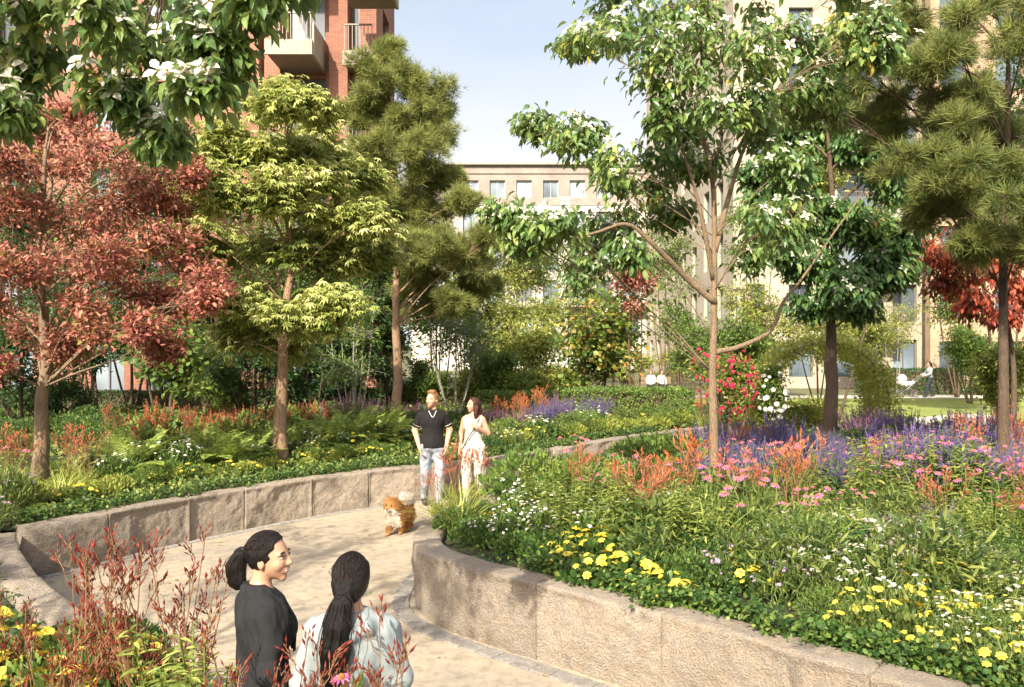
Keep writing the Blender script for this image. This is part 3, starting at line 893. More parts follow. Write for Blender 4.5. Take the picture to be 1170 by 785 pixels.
# pale maple
d = 14.6
make_tree('maple_tree', 'pale yellow-green maple with layered leaves and a pale lower trunk in the left bed', on_bed(321, d),
    [on_bed(321, d), tp(322, 460, d), tp(325, 385, d), tp(332, 300, d), tp(326, 200, d), tp(325, 115, d)], 0.125,
    px_clumps([(303,118,24),(345,125,28),(280,165,38),(335,165,38),(375,160,28),(245,215,40),(305,225,48),(365,215,42),(400,258,36),(255,285,42),(325,295,46),(390,305,36),
               (285,345,40),(345,365,36),(245,335,30),(412,205,26),(270,385,24),(325,395,22),(420,250,20),(225,260,26),(375,345,28),(240,170,24),(325,110,18),(215,225,24),(425,290,16)], d, rg, 1.3, split=4, sf=.52),
    PALM, 0.15, M_MAPLE, M_BARKO, 'layer', 26, 10, seed=4, spread=0.15, flat_z=0.40)

# scots pine
d = 19.8
make_tree('pine_tree', 'tall scots pine with an orange trunk left of the walking couple', on_bed(453, d),
    [on_bed(453, d), tp(455, 420, d), tp(452, 330, d), tp(455, 240, d), tp(448, 150, d), tp(437, 60, d)], 0.13,
    px_clumps([(440,58,16),(425,95,26),(455,85,22),(482,108,24),(495,150,20),(440,140,36),(478,180,36),(425,190,32),(500,232,24),(465,235,38),(520,280,30),
               (430,250,32),(545,290,20),(500,310,30),(540,330,18),(410,130,20),(470,285,32),(560,270,14),(415,225,24),(485,345,26),(520,355,22),(450,115,28),(505,125,14),(515,205,14),(530,235,12),(452,165,26),(470,210,30),(448,240,22),(500,270,26)], d, rg, 1.3, split=7, sf=.40, far=1.5),
    TUFT, 0.20, M_PINE, M_BARKO, 'up', 17, 6, seed=5, spread=0.09, flat_z=.6)

# big flowering dogwood on the right bed, low forks as seen
d = 9.6
dogH = make_tree('dogwood_tree', 'slender white flowering dogwood with a forked trunk rising from the front of the right bed', on_bed(815, d),
    [on_bed(815, d), tp(816, 500, d), tp(815, 420, d), tp(815, 345, d), tp(817, 260, d), tp(812, 190, d), tp(790, 110, d), tp(780, 20, d)], 0.060,
    px_clumps([(612,142,20),(655,152,34),(690,45,40),(740,40,52),(750,112,48),(700,190,38),(745,200,42),(790,60,52),(850,45,60),(920,40,52),(985,35,40),(835,130,42),
               (700,250,36),(640,255,36),(575,248,24),(665,300,28),(720,285,22),(765,240,28),(865,150,40),(925,100,36),(600,272,20),(800,10,52),(880,-20,62),(700,-10,44),(1010,60,26),
               (860,285,30),(885,255,36),(650,45,14),(800,190,30),(960,-10,50),(775,160,34),(900,190,30)], d, rg, 1.0, split=5, sf=.44),
    LEAF_D, 0.118, M_DOG, M_BARK, 'droop2', 9, 9, seed=6, spread=0.09, blossoms=300, bl_size=0.066, limb_r=0.28)
def extra_branch(root, pts, r0, r1, mat=M_BARK, parent=None):
    b = np.array(root.location); mb = MB(); q = spline(np.array(pts), 24) - b
    tube(mb, q, np.linspace(r0, r1, 24), 8); mb.build('branch', mat, root, True)
extra_branch(dogH, [tp(817, 346, d), tp(785, 318, d - .1), tp(745, 278, d - .3), tp(715, 256, d - .4), tp(670, 268, d - .5), tp(610, 262, d - .5)], 0.042, 0.008)
extra_branch(dogH, [tp(818, 402, d), tp(845, 396, d + .1), tp(880, 378, d + .2), tp(895, 345, d + .2), tp(915, 320, d + .2), tp(950, 270, d + .2), tp(990, 215, d + .2)], 0.034, 0.007)
extra_branch(dogH, [tp(816, 290, d), tp(830, 235, d), tp(846, 180, d), tp(870, 120, d + .2), tp(880, 60, d + .3)], 0.038, 0.007)
extra_branch(dogH, [tp(815, 320, d), tp(800, 240, d - .2), tp(780, 170, d - .3), tp(755, 90, d - .3)], 0.030, 0.006)

# darker dogwood behind it
d = 17.4
make_tree('dogwood_tree', 'dark leaved dogwood with a thick brown trunk in front of the rose arches', on_bed(948, d),
    [on_bed(948, d), tp(951, 440, d), tp(949, 370, d), tp(953, 300, d), tp(950, 220, d), tp(945, 140, d)], 0.155,
    px_clumps([(900,200,36),(950,180,42),(1000,200,40),(925,250,38),(985,258,40),(940,300,34),(1000,305,28),(900,295,22),(962,328,26),(868,210,28),(1010,150,42),(950,120,50),(1030,260,30),
               (905,150,36),(880,250,28),(1025,310,20),(930,345,18),(985,350,14)], d, rg, 1.2, split=3),
    LEAF_D, 0.19, M_DOGD, M_BARKD, 'droop2', 24, 10, seed=7, spread=0.14, blossoms=95, bl_size=0.11)

# pine leaning in from the right
d = 11.4
make_tree('pine_tree', 'olive green pine with a dark straight trunk at the right edge of the right bed', on_bed(1146, d),
    [on_bed(1146, d), tp(1147, 440, d), tp(1146, 320, d), tp(1150, 200, d), tp(1152, 80, d), tp(1150, -60, d)], 0.085,
    px_clumps([(1100,60,48),(1040,100,46),(962,112,34),(1130,140,46),(1080,170,42),(1000,150,38),(1150,215,42),(1095,240,38),(1170,50,60),(1060,20,52),(1150,-20,60),(1160,285,28),
               (1200,150,70),(1120,285,26),(985,75,30),(1020,45,30),(1200,250,50),(925,120,22),(1065,225,24),(1010,-10,40),(1100,120,40)], d, rg, 1.4, split=7, sf=.38, far=1.45),
    TUFT, 0.15, M_PINED, M_BARKD, 'up', 17, 7, seed=8, spread=0.06, flat_z=0.6)

# small red tree behind it
d = 18.0
make_tree('red_maple', 'red leaved maple glowing behind the dark pine trunk at the right', on_bed(1158, d),
    [on_bed(1158, d), tp(1158, 420, d), tp(1150, 360, d), tp(1140, 310, d), tp(1135, 270, d)], 0.07,
    px_clumps([(1080,320,30),(1130,305,36),(1165,328,34),(1110,345,22),(1175,280,38),(1060,290,22),(1150,360,18),(1195,340,30),(1090,280,30)], d, rg, 0.8),
    LEAF, 0.15, M_REDL2, M_BARKD, 'droop', 44, 12, seed=9, spread=0.09)

# foreground dogwood hanging in at the top left, its trunk outside the frame
d = 3.5
dogA = make_tree('dogwood_tree', 'large leaved flowering dogwood boughs hanging in at the top left corner', (-3.3, 3.0, 0.44),
    [(-3.3, 3.0, 0.44), (-3.3, 3.0, 2.2), (-3.2, 3.1, 3.7), (-2.7, 3.3, 4.55), (-1.8, 3.5, 4.75), (-1.0, 3.6, 4.6)], 0.07,
    px_clumps([(28,15,50),(100,35,55),(185,55,50),(48,88,42),(165,125,30),(240,38,42),(292,8,28),(225,105,28),(50,-60,70),(190,-50,70),(320,-45,34),(120,95,34),(262,70,22),(-30,60,60),(182,165,14),(10,130,16),(262,-20,40)], d, rg, 0.35, split=3),
    LEAF_D, 0.080, M_DOG, M_BARKD, 'droop2', 10, 9, seed=10, spread=0.045, blossoms=170, bl_size=0.060, twig_r=0.002, limb_r=0.12, hang=True)

# unseen tree behind the camera on the left, placed for its dappled shade
make_tree('plane_tree', 'broad green tree beside the viewer whose dappled shade falls on the path', (-6.2, -1.6, 0.0),
    [(-6.2, -1.6, 0.0), (-6.1, -1.4, 2.5), (-5.8, -0.9, 4.6), (-5.4, -0.2, 6.4)], 0.12,
    [((-4.9 + rg.normal() * 1.8, 0.0 + rg.normal() * 1.5, 6.9 + abs(rg.normal()) * .6), 0.5) for k in range(15)],
    LEAF, 0.13, M_MID, M_BARK, 'random', 16, 8, seed=12, spread=0.12)

# ---- background trees and shrubs: own crown and stems each
def bush(name, label, px, py, rx, ry, d, leafT, ll, mat, bark=M_BARKD, stems=4, twigs=34, per=12, style='random', n=12, group=None, seed=0, zfoot=0.0, cat='tree', extra_dz=1.0, foot_px=None, stem_r=0.05):
    rng = np.random.default_rng(seed + int(px * 7 + py)); c = P(px, py, d); sx, sz = rx * d / F, ry * d / F
    foot = np.array([((foot_px or px) - CX) * d / F, d, zfoot])
    cl = []
    for k in range(n):
        q = rand_unit(1, rng)[0] * rng.random() ** .35
        cl.append((c + q * np.array([sx, min(sx, 1.8) * extra_dz, sz]) * .8, min(sx, sz) * rng.uniform(.38, .58)))
    top = c + np.array([0, 0, sz * .45])
    root = make_tree(name, label, foot, [foot, foot * .5 + top * .5 + rng.normal(size=3) * .08, top], stem_r, cl, leafT, ll, mat, bark, style, twigs, per,
                     cat, group, False, seed=seed, spread=ll * .9, twig_r=0.004, limb_r=.5, sides=6)
    if stems > 1:
        mb = MB()
        for k in range(stems - 1):
            a = rng.uniform(0, 2 * PI); e = c + np.array([math.cos(a) * sx * .6, math.sin(a) * .7, rng.uniform(-.1, .6) * sz]) - foot
            s = np.array([math.cos(a) * .12, math.sin(a) * .12, -0.02])
            tube(mb, spline(np.array([s, s * 1.6 + e * .4 + np.array([0, 0, .15]), e]), 12), np.linspace(stem_r * .8, stem_r * .2, 12), 6)
        mb.build('stem', bark, root, True)
    return root

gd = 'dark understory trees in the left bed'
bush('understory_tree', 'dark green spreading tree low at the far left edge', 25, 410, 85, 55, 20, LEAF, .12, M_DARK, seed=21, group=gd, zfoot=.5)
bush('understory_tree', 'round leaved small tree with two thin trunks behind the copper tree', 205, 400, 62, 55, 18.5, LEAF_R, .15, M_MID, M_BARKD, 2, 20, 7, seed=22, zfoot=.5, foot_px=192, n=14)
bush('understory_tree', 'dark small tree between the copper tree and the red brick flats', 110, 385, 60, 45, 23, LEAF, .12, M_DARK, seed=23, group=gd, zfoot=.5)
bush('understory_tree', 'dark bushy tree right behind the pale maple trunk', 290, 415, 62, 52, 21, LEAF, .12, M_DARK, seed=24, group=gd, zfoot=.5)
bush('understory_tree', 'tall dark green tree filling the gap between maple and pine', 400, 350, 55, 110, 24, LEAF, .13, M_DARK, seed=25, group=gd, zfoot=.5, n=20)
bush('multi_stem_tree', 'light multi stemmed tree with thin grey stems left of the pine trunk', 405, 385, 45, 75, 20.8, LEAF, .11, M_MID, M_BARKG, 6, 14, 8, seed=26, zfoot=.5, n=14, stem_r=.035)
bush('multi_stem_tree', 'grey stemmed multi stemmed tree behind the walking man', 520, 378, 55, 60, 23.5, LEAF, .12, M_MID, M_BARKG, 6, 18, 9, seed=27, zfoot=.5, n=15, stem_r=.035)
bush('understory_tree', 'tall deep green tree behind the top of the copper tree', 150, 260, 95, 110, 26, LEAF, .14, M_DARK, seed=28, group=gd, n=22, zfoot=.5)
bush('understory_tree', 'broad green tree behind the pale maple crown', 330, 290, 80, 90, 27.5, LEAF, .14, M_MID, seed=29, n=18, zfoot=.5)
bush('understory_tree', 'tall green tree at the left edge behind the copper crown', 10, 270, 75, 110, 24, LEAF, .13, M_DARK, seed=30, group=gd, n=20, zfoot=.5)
bush('garden_tree', 'fresh green tree standing between pine and distant flats', 560, 365, 50, 55, 30, LEAF, .15, M_LIGHT, seed=31, n=14)
bush('garden_tree', 'pale yellow-green young tree before the distant flats', 575, 320, 38, 50, 38, LEAF, .17, M_LIGHT, seed=32, n=12, twigs=10)
bush('garden_tree', 'bushy mid green tree below the hanging dogwood branch', 600, 405, 48, 40, 29, LEAF, .15, M_LIGHT, seed=33, n=14)
bush('fruit_tree', 'broad autumn tinged fruit tree rising behind the clipped hedge', 690, 375, 66, 68, 26, LEAF_R, .17, M_AUT, M_BARKD, 3, 20, 9, seed=34, n=24, foot_px=684, stem_r=.09)
bush('red_shrub_tree', 'narrow red leaved tree peeping out above the fruit tree', 722, 322, 26, 42, 24.8, LEAF, .14, M_REDL, M_BARKD, 2, 20, 9, seed=35, n=10)
bush('garden_shrub', 'rounded pale green shrub below the fruit tree', 640, 435, 45, 24, 27, LEAF, .12, M_LIGHT, seed=36, n=12, cat='shrub')
bush('garden_shrub', 'leafy shrub at the left end of the clipped hedge', 575, 430, 45, 28, 25.5, LEAF, .12, M_MID, seed=37, n=12, cat='shrub')
bush('garden_shrub', 'yellowish shrub to the right of the fruit tree', 775, 415, 26, 22, 46, LEAF, .13, M_LIGHT, seed=38, n=10, cat='shrub')
bush('garden_tree', 'slim green tree left of the slender dogwood trunk', 775, 350, 28, 50, 36, LEAF, .16, M_MID, seed=39, n=12, twigs=12)
bush('garden_tree', 'loose pale tree right of the slender dogwood trunk', 850, 345, 30, 40, 34, LEAF, .15, M_LIGHT, seed=40, n=10, twigs=10)
bush('lawn_tree', 'airy multi stemmed tree on the lawn behind the pram', 1028, 372, 30, 38, 42.2, LEAF, .13, M_LIGHT, M_BARKG, 3, 14, 8, seed=41, n=12, foot_px=1024, stem_r=.035)
bush('garden_shrub', 'tall green shrub at the right edge behind the pine trunk', 1150, 425, 34, 55, 20, LEAF, .11, M_LIGHT, seed=42, n=16, cat='shrub', zfoot=.0)
bush('garden_tree', 'green tree right of the woman with the pram', 1110, 400, 34, 28, 36, LEAF, .15, M_MID, seed=43, n=12)
bush('garden_tree', 'tall green tree at the far right behind the pine crown', 1150, 170, 75, 110, 25, LEAF, .15, M_DARK, seed=44, n=18)
bush('garden_tree', 'green tree between the two right-hand trunks behind the dark dogwood crown', 1045, 225, 45, 70, 28, LEAF, .15, M_MID, M_BARKD, 1, seed=45, n=14, foot_px=958)
bush('garden_shrub', 'loose green shrub behind the seated couple', 725, 425, 60, 22, 47, LEAF, .13, M_LIGHT, seed=46, n=12, cat='shrub')
bush('garden_shrub', 'dark shrub under the left trees before the railing', 60, 455, 70, 22, 22, LEAF, .1, M_DARK, seed=47, n=12, cat='shrub', zfoot=.4)
bush('garden_shrub', 'dark shrub between maple trunk and pine trunk', 400, 440, 70, 26, 25, LEAF, .1, M_DARK, seed=48, n=14, cat='shrub', zfoot=.4)
bush('garden_shrub', 'green shrub filling in behind the pine trunk', 480, 430, 45, 26, 27, LEAF, .11, M_MID, seed=49, n=12, cat='shrub', zfoot=.4)

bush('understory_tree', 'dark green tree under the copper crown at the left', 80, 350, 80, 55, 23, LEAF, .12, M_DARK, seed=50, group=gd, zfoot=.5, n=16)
bush('garden_shrub', 'leafy shrub between the round leaved tree and the maple trunk', 262, 445, 42, 28, 21.5, LEAF, .11, M_MID, seed=51, n=12, cat='shrub', zfoot=.4)
bush('garden_shrub', 'dark leafy shrub right of the maple trunk', 352, 440, 42, 34, 22.5, LEAF, .11, M_DARK, seed=52, n=12, cat='shrub', zfoot=.4)
bush('understory_tree', 'mid green tree filling the space right of the maple crown', 440, 330, 48, 95, 25.5, LEAF, .14, M_MID, seed=53, n=20, zfoot=.4)
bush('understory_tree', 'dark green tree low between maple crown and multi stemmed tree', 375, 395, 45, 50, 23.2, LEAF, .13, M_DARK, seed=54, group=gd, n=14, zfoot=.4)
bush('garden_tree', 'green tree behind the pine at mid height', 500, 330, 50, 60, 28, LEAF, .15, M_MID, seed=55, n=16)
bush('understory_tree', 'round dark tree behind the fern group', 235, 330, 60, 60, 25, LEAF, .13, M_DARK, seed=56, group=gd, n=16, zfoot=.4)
bush('garden_shrub', 'bright green shrub behind the walking woman', 545, 440, 40, 30, 25.8, LEAF, .11, M_LIGHT, seed=57, n=12, cat='shrub', zfoot=.3)
bush('garden_tree', 'yellow green tree beyond the arches before the cream flats', 935, 380, 45, 40, 34, LEAF, .14, M_LIGHT, seed=58, n=14, twigs=20)
bush('garden_tree', 'airy green tree between slender dogwood trunk and cream flats', 790, 395, 30, 40, 32, LEAF, .14, M_MID, seed=59, n=12, twigs=20)

bush('garden_tree', 'tall loose green tree before the right end of the distant flats', 650, 300, 50, 60, 48, LEAF, .19, M_MID, seed=90, n=16, twigs=16)
bush('garden_tree', 'tall light green tree standing in front of the cream side wall', 760, 290, 36, 62, 44, LEAF, .18, M_MID, seed=91, n=14, twigs=16)
bush('garden_tree', 'bright yellow green tree behind the arches', 880, 370, 46, 42, 38, LEAF, .16, M_LIGHT, seed=92, n=14, twigs=18)
bush('garden_tree', 'leafy tree before the tan flats at the right', 1095, 350, 40, 44, 40, LEAF, .17, M_MID, seed=93, n=14, twigs=18)
bush('garden_tree', 'green tree covering the foot of the distant flats', 530, 330, 42, 50, 42, LEAF, .17, M_MID, seed=94, n=14, twigs=18)
bush('garden_tree', 'pale leafy tree just left of the fruit tree', 625, 365, 34, 42, 36, LEAF, .16, M_LIGHT, seed=95, n=12, twigs=18)
bush('garden_tree', 'green tree in front of the cream flats between the two dogwoods', 860, 270, 40, 60, 36, LEAF, .16, M_MID, seed=96, n=14, twigs=16)

bush('garden_tree', 'tall dark green tree screening the red brick flats above the copper tree', 185, 185, 60, 75, 26.5, LEAF, .15, M_DARK, seed=101, n=20, zfoot=.5)
bush('maple_tree', 'tall yellow green maple behind the dark dogwood crown', 925, 170, 60, 85, 24, PALM, .19, M_MAPLE, M_BARKD, 1, 26, 9, 'layer', seed=102, n=24, foot_px=952)
bush('garden_tree', 'tall leafy green tree behind the pine at the right edge', 1110, 190, 60, 90, 27, LEAF, .16, M_MID, M_BARKD, 1, seed=103, n=20, foot_px=1140)
bush('garden_tree', 'bushy green tree behind the arches left of the dark dogwood trunk', 845, 395, 42, 36, 29, LEAF, .14, M_MID, M_BARKD, 2, seed=104, n=14)
bush('garden_tree', 'yellow green tree right of the dark dogwood trunk beyond the lawn', 990, 375, 34, 36, 43.5, LEAF, .17, M_LIGHT, M_BARKG, 2, seed=105, n=12)
bush('garden_shrub', 'sunny yellow green shrub left of the clipped hedge end', 600, 440, 34, 22, 25.4, LEAF, .11, M_LIGHT, seed=106, n=12, cat='shrub', zfoot=.3)
bush('garden_tree', 'tall green tree between pine and dogwood bough before the distant flats', 600, 300, 32, 44, 52, LEAF, .2, M_LIGHT, seed=107, n=12)

# ---- clipped hedges
def hedge(label, x0, x1, y0, y1, z0, z1, ll, mat, seed, rz=0.0, n=7000):
    rng = np.random.default_rng(seed); c = np.array([(x0 + x1) / 2, (y0 + y1) / 2, z0])
    root = empty('hedge', c, rz, label, 'hedge')
    a, b, h = (x1 - x0) / 2, (y1 - y0) / 2, z1 - z0
    core = MB(); core.box((0, 0, h * .46), (2 * a * .92, 2 * b * .82, h * .9)); core.build('twig_core', M_BARKD, root)
    mb = MB()
    A = np.array([4 * b * h, 4 * a * h, 4 * a * b]); w = A / A.sum(); face = rng.choice(3, n, p=w)
    p = rng.uniform(-1, 1, (n, 3)); s = np.where(rng.random(n) < .5, -1, 1)
    for k in range(3):
        m = face == k; p[m, k] = s[m] if k < 2 else 1
    nrm = np.zeros((n, 3)); nrm[np.arange(n), face] = np.where(face < 2, s, 1)
    p = p * np.array([a, b, h / 2]) + np.array([0, 0, h / 2]); p += nrm * (fbm(p * 1.6, seed, 3) * .04 - rng.random(n) * .05)[:, None]
    ax = norm(rng.normal(size=(n, 3)) + np.array([0, 0, .4])); nr = norm(nrm + rng.normal(size=(n, 3)) * .5)
    scatter(mb, LEAF[0], LEAF[1], frames(ax, nr), p, ll * rng.uniform(.7, 1.2, n))
    mb.build('foliage', mat, root)
hedge('clipped green hedge behind the middle flower bed', 1.35, 4.75, 21.7, 23.2, 0.4, 1.36, .085, M_MID, 61, 0.0, 9000)
hedge('lower clipped hedge joining the left end of the middle hedge', -1.0, 1.25, 23.3, 24.2, 0.3, 1.2, .09, M_MID, 62, 0.0, 5000)
hedge('dark clipped hedge before the tan flats behind the pram', 18.0, 23.3, 42.6, 43.6, 0.0, 1.25, .11, M_DARK, 63, 0.0, 6000)
hedge('dark square hedge block at the right end of the pram hedge', 23.5, 25.6, 41.6, 43.0, 0.0, 1.25, .11, M_DARK, 64, 0.0, 4000)
hedge('long low dark hedge along the railing of the red brick flats', -19.0, -6.0, 26.2, 27.0, 0.4, 1.05, .1, M_DARK, 65, 0.0, 9000)
hedge('low dark hedge behind the pine in the left bed', -5.8, -1.2, 26.6, 27.3, 0.0, 1.1, .1, M_MID, 66, 0.0, 5000)
# ------------------------------------------------------------------ bed planting
M_GCL = leafmat('mixed_groundcover_leaf', [(0.0, g(.05,.10,.022)), (0.5, g(.12,.19,.04)), (1, g(.32,.35,.08))], 0.3, 0.45)
M_CLIMB = leafmat('climber_leaf', [(0.0, g(.22,.28,.05)), (0.5, g(.42,.45,.10)), (1, g(.60,.58,.20))], 0.5, 0.5)
M_GC = leafmat('groundcover_leaf', [(0.0, g(.022,.06,.017)), (0.5, g(.055,.12,.026)), (0.9, g(.14,.22,.045)), (1, g(.30,.34,.08))], 0.3, 0.45)
M_GCY = leafmat('yellowish_groundcover_leaf', [(0.0, g(.10,.15,.03)), (0.5, g(.26,.30,.06)), (1, g(.48,.47,.13))], 0.35, 0.5)
M_STEM = leafmat('green_stem', [(0.0, g(.08,.14,.03)), (1, g(.22,.28,.07))], 0.15, 0.5)
M_STEMR = leafmat('reddish_stem', [(0.0, g(.16,.07,.04)), (1, g(.34,.20,.09))], 0.1, 0.5)
M_BLADE = leafmat('strap_leaf', [(0.0, g(.16,.22,.04)), (0.5, g(.34,.40,.08)), (1, g(.55,.56,.18))], 0.35, 0.4)
M_FERN = leafmat('fern_frond', [(0.0, g(.17,.27,.05)), (0.6, g(.34,.44,.09)), (1, g(.50,.54,.15))], 0.4, 0.5)
M_UPR = leafmat('upright_leaf', [(0.0, g(.11,.17,.035)), (0.6, g(.27,.33,.07)), (1, g(.48,.50,.15))], 0.4, 0.5)
M_OLIVE = leafmat('fine_leaf', [(0.0, g(.035,.075,.02)), (0.6, g(.10,.155,.035)), (1, g(.27,.30,.075))], 0.35, 0.5)
def petal(name, a, b, tr=0.3): return leafmat(name, [(0, a), (1, b)], tr, 0.5, 0.25)
M_PAWO = petal('orange_paw_flower', g(.48,.10,.035), g(.62,.22,.08))
M_PAWR = petal('dark_red_paw_flower', g(.17,.022,.02), g(.36,.085,.05))
M_PAWC = petal('coral_paw_flower', g(.44,.085,.05), g(.60,.22,.12))
M_YEL = petal('yellow_petal', g(.74,.55,.03), g(.84,.74,.16))
M_WHT = petal('white_petal', g(.72,.70,.64), g(.84,.82,.78))
M_PNK = petal('pink_petal', g(.56,.10,.32), g(.74,.30,.52))
M_PUR = petal('violet_floret', g(.09,.045,.24), g(.22,.12,.42))
M_BLU = petal('blue_violet_floret', g(.045,.035,.22), g(.11,.08,.38))
M_LAV = petal('lavender_floret', g(.34,.22,.44), g(.50,.38,.58))
M_MAG = petal('magenta_floret', g(.24,.05,.20), g(.46,.16,.36))
M_ROSR = petal('crimson_rose', g(.42,.015,.05), g(.62,.05,.14))
M_ROSW = petal('white_rose', g(.78,.76,.68), g(.85,.83,.78))
M_CONE = plain('orange_brown_cone', (.36, .13, .03), 0.8)
M_YCEN = plain('golden_disc', (.62, .36, .02), 0.8)
DIA = (np.array([[0,0,0],[.5,.5,.06],[0,1,0],[-.5,.5,.06]], float), np.array([[0,1,2,3]]))
SPK = (np.array([[0,0,0],[.5,.4,0],[0,.45,.5],[-.5,.4,0],[0,.45,-.5],[0,1,0]], float),
       np.array([[0,1,2],[0,2,3],[0,3,4],[0,4,1],[5,2,1],[5,3,2],[5,4,3],[5,1,4]]))

class Plant:
    """one prototype plant: (part name, mesh, local matrix)"""
    def __init__(s, parts): s.parts = parts
def swell(x, y):
    return float(1 + .38 * vnoise(np.array([[x * .95, y * .95, 3.3]]), 7)[0])
def put(p, name, label, cat, group, loc, rz, sc):
    r = bpy.data.objects.new(name, None); COL.objects.link(r)
    r.empty_display_size = .05
    r.location = loc; r.rotation_euler = (0, 0, rz); r.scale = (sc, sc, sc)
    tag(r, label, cat, group)
    for nm, me, M4 in p.parts:
        o = bpy.data.objects.new(nm, me); COL.objects.link(o); o.parent = r
        if M4 is not None: o.matrix_basis = M4
    return r
def mat4(Rm, pos, s=1.0):
    return Matrix([[*(Rm[k] * s), pos[k]] for k in range(3)] + [[0, 0, 0, 1]])
def face_up(nr, rng):
    nr = norm(np.asarray(nr, float)); return frames(norm(np.cross(nr, rng.normal(size=3)))[None], nr[None])[0]

def daisy_mesh(name, n, r0, r1, w, droop, mp, mc, cone=0.3, rc=0.3, tilt=0.0, layers=1):
    """flower facing +Z, radius 1"""
    mb = MB()
    for L in range(layers):
        for k in range(n):
            a = (k + L * .5) * 2 * PI / n; d = np.array([math.cos(a), math.sin(a), 0]); q = np.array([-d[1], d[0], 0]); z = np.array([0, 0, 1.])
            R1 = r1 * (1 - .18 * L); zz = L * .12
            V = [d * r0 + q * w * .4 + z * zz, d * r0 - q * w * .4 + z * zz, d * R1 * .65 - q * w + z * (.12 - droop * .4 + zz), d * R1 - q * w * .35 + z * (-droop + zz), d * R1 + q * w * .35 + z * (-droop + zz), d * R1 * .65 + q * w + z * (.12 - droop * .4 + zz)]
            mb.add(np.array(V), np.array([[0, 1, 2, 5], [5, 2, 3, 4]]), 0, (k * .37 + L * .2) % 1)
    a = np.arange(8) * PI / 4
    rings = [(rc, 0.0), (rc * .95, cone * .5), (rc * .55, cone)]
    V = np.vstack([np.c_[np.cos(a) * r, np.sin(a) * r, np.full(8, z)] for r, z in rings] + [[[0, 0, cone * 1.12]]])
    f = [[L * 8 + k, L * 8 + (k + 1) % 8, L * 8 + 8 + (k + 1) % 8, L * 8 + 8 + k] for L in range(2) for k in range(8)] + [[16 + k, 16 + (k + 1) % 8, 24] for k in range(8)]
    mb.add(V, f, 1)
    return mb.mesh(name, [mp, mc])

def stems_mb(mb, tops, rng, r=.003, base_r=.05, mat=0, bend=.06):
    for t in tops:
        s = np.array([rng.normal() * base_r, rng.normal() * base_r, -.03])
        m_ = (s + t) / 2 + rng.normal(size=3) * bend
        tube(mb, spline(np.array([s, m_, t]), 6), np.linspace(r * 1.3, r * .8, 6), 4, mat, rng.random(), cap=False)

def mound(rng, n, R, h, ll, leafT, style='up', hollow=.35):
    """leafy mound filling a dome"""
    q = rng.random(n) ** .5; a = rng.random(n) * 2 * PI
    top = h * np.sqrt(np.clip(1 - q ** 2 * .75, 0, 1))
    z = top * (hollow + (1 - hollow) * rng.random(n) ** .6)
    pos = np.c_[np.cos(a) * q * R, np.sin(a) * q * R, z]
    out = norm(np.c_[pos[:, :2] / R, .5 + rng.random(n) * .8])
    ax, nr = leaf_axes(style, out, n, rng)
    mb = MB(); scatter(mb, leafT[0], leafT[1], frames(ax, nr), pos, ll * rng.uniform(.6, 1.2, n))
    return mb

def flowering(seed, R, h, nl, ll, leafT, lmat, nf, fmesh, fs, stem=M_STEM, fname='flower', above=.05, style='up', tilt=.45):
    rng = np.random.default_rng(seed); parts = []
    mb = mound(rng, nl, R, h, ll, leafT, style)
    parts.append(('foliage', mb.mesh('foliage', lmat), None))
    q = rng.random(nf) ** .5 * R * 1.02; a = rng.random(nf) * 2 * PI
    tops = np.c_[np.cos(a) * q, np.sin(a) * q, h * np.sqrt(1 - .7 * (q / (R * 1.05)) ** 2) + above + rng.random(nf) * above]
    sm = MB(); stems_mb(sm, tops, rng, .0035); parts.append(('stem', sm.mesh('stem', stem), None))
    for t in tops:
        nr = np.array([t[0] / R * tilt, t[1] / R * tilt, 1.]) + rng.normal(size=3) * .25
        parts.append((fname, fmesh[rng.integers(len(fmesh))], mat4(face_up(nr, rng), t, fs * rng.uniform(.55, 1.2))))
    return Plant(parts)

def spike_mesh(name, seed, L, w, n, mat, bare=.15):
    rng = np.random.default_rng(seed); mb = MB()
    tube(mb, np.array([[0, 0, 0], [0, 0, L * .5], [0.0, 0, L]]), [.003, .0025, .0015], 4, 1, cap=False)
    t = bare + (1 - bare) * rng.random(n); a = rng.random(n) * 2 * PI; d = np.c_[np.cos(a), np.sin(a), rng.uniform(.1, .9, n)]
    pos = np.c_[np.zeros((n, 2)), t * L]
    scatter(mb, *SPK, frames(norm(d), rand_unit(n, rng)), pos, (w * (1.15 - .8 * t) * rng.uniform(.7, 1.2, n))[:, None] * np.array([.55, 1, .55]), 0)
    return mb.mesh(name, [mat, M_STEM])

def spiky(seed, R, h, nl, ll, lmat, ns, smesh, leafT=LEAF_N, stem_top=.8):
    rng = np.random.default_rng(seed); parts = [('foliage', mound(rng, nl, R, h * .75, ll, leafT).mesh('foliage', lmat), None)]
    for k in range(ns):
        q = R * rng.random() ** .5 * .95; a = rng.random() * 2 * PI; p = np.array([math.cos(a) * q, math.sin(a) * q, h * .45 * (1 - .3 * (q / R))])
        nr = norm(np.array([p[0] * .9 / R * .4, p[1] / R * .4, 1.]) + rng.normal(size=3) * .07)
        parts.append(('flower_spike', smesh[rng.integers(len(smesh))], mat4(face_up(nr, rng), p, rng.uniform(.8, 1.2))))
    return Plant(parts)

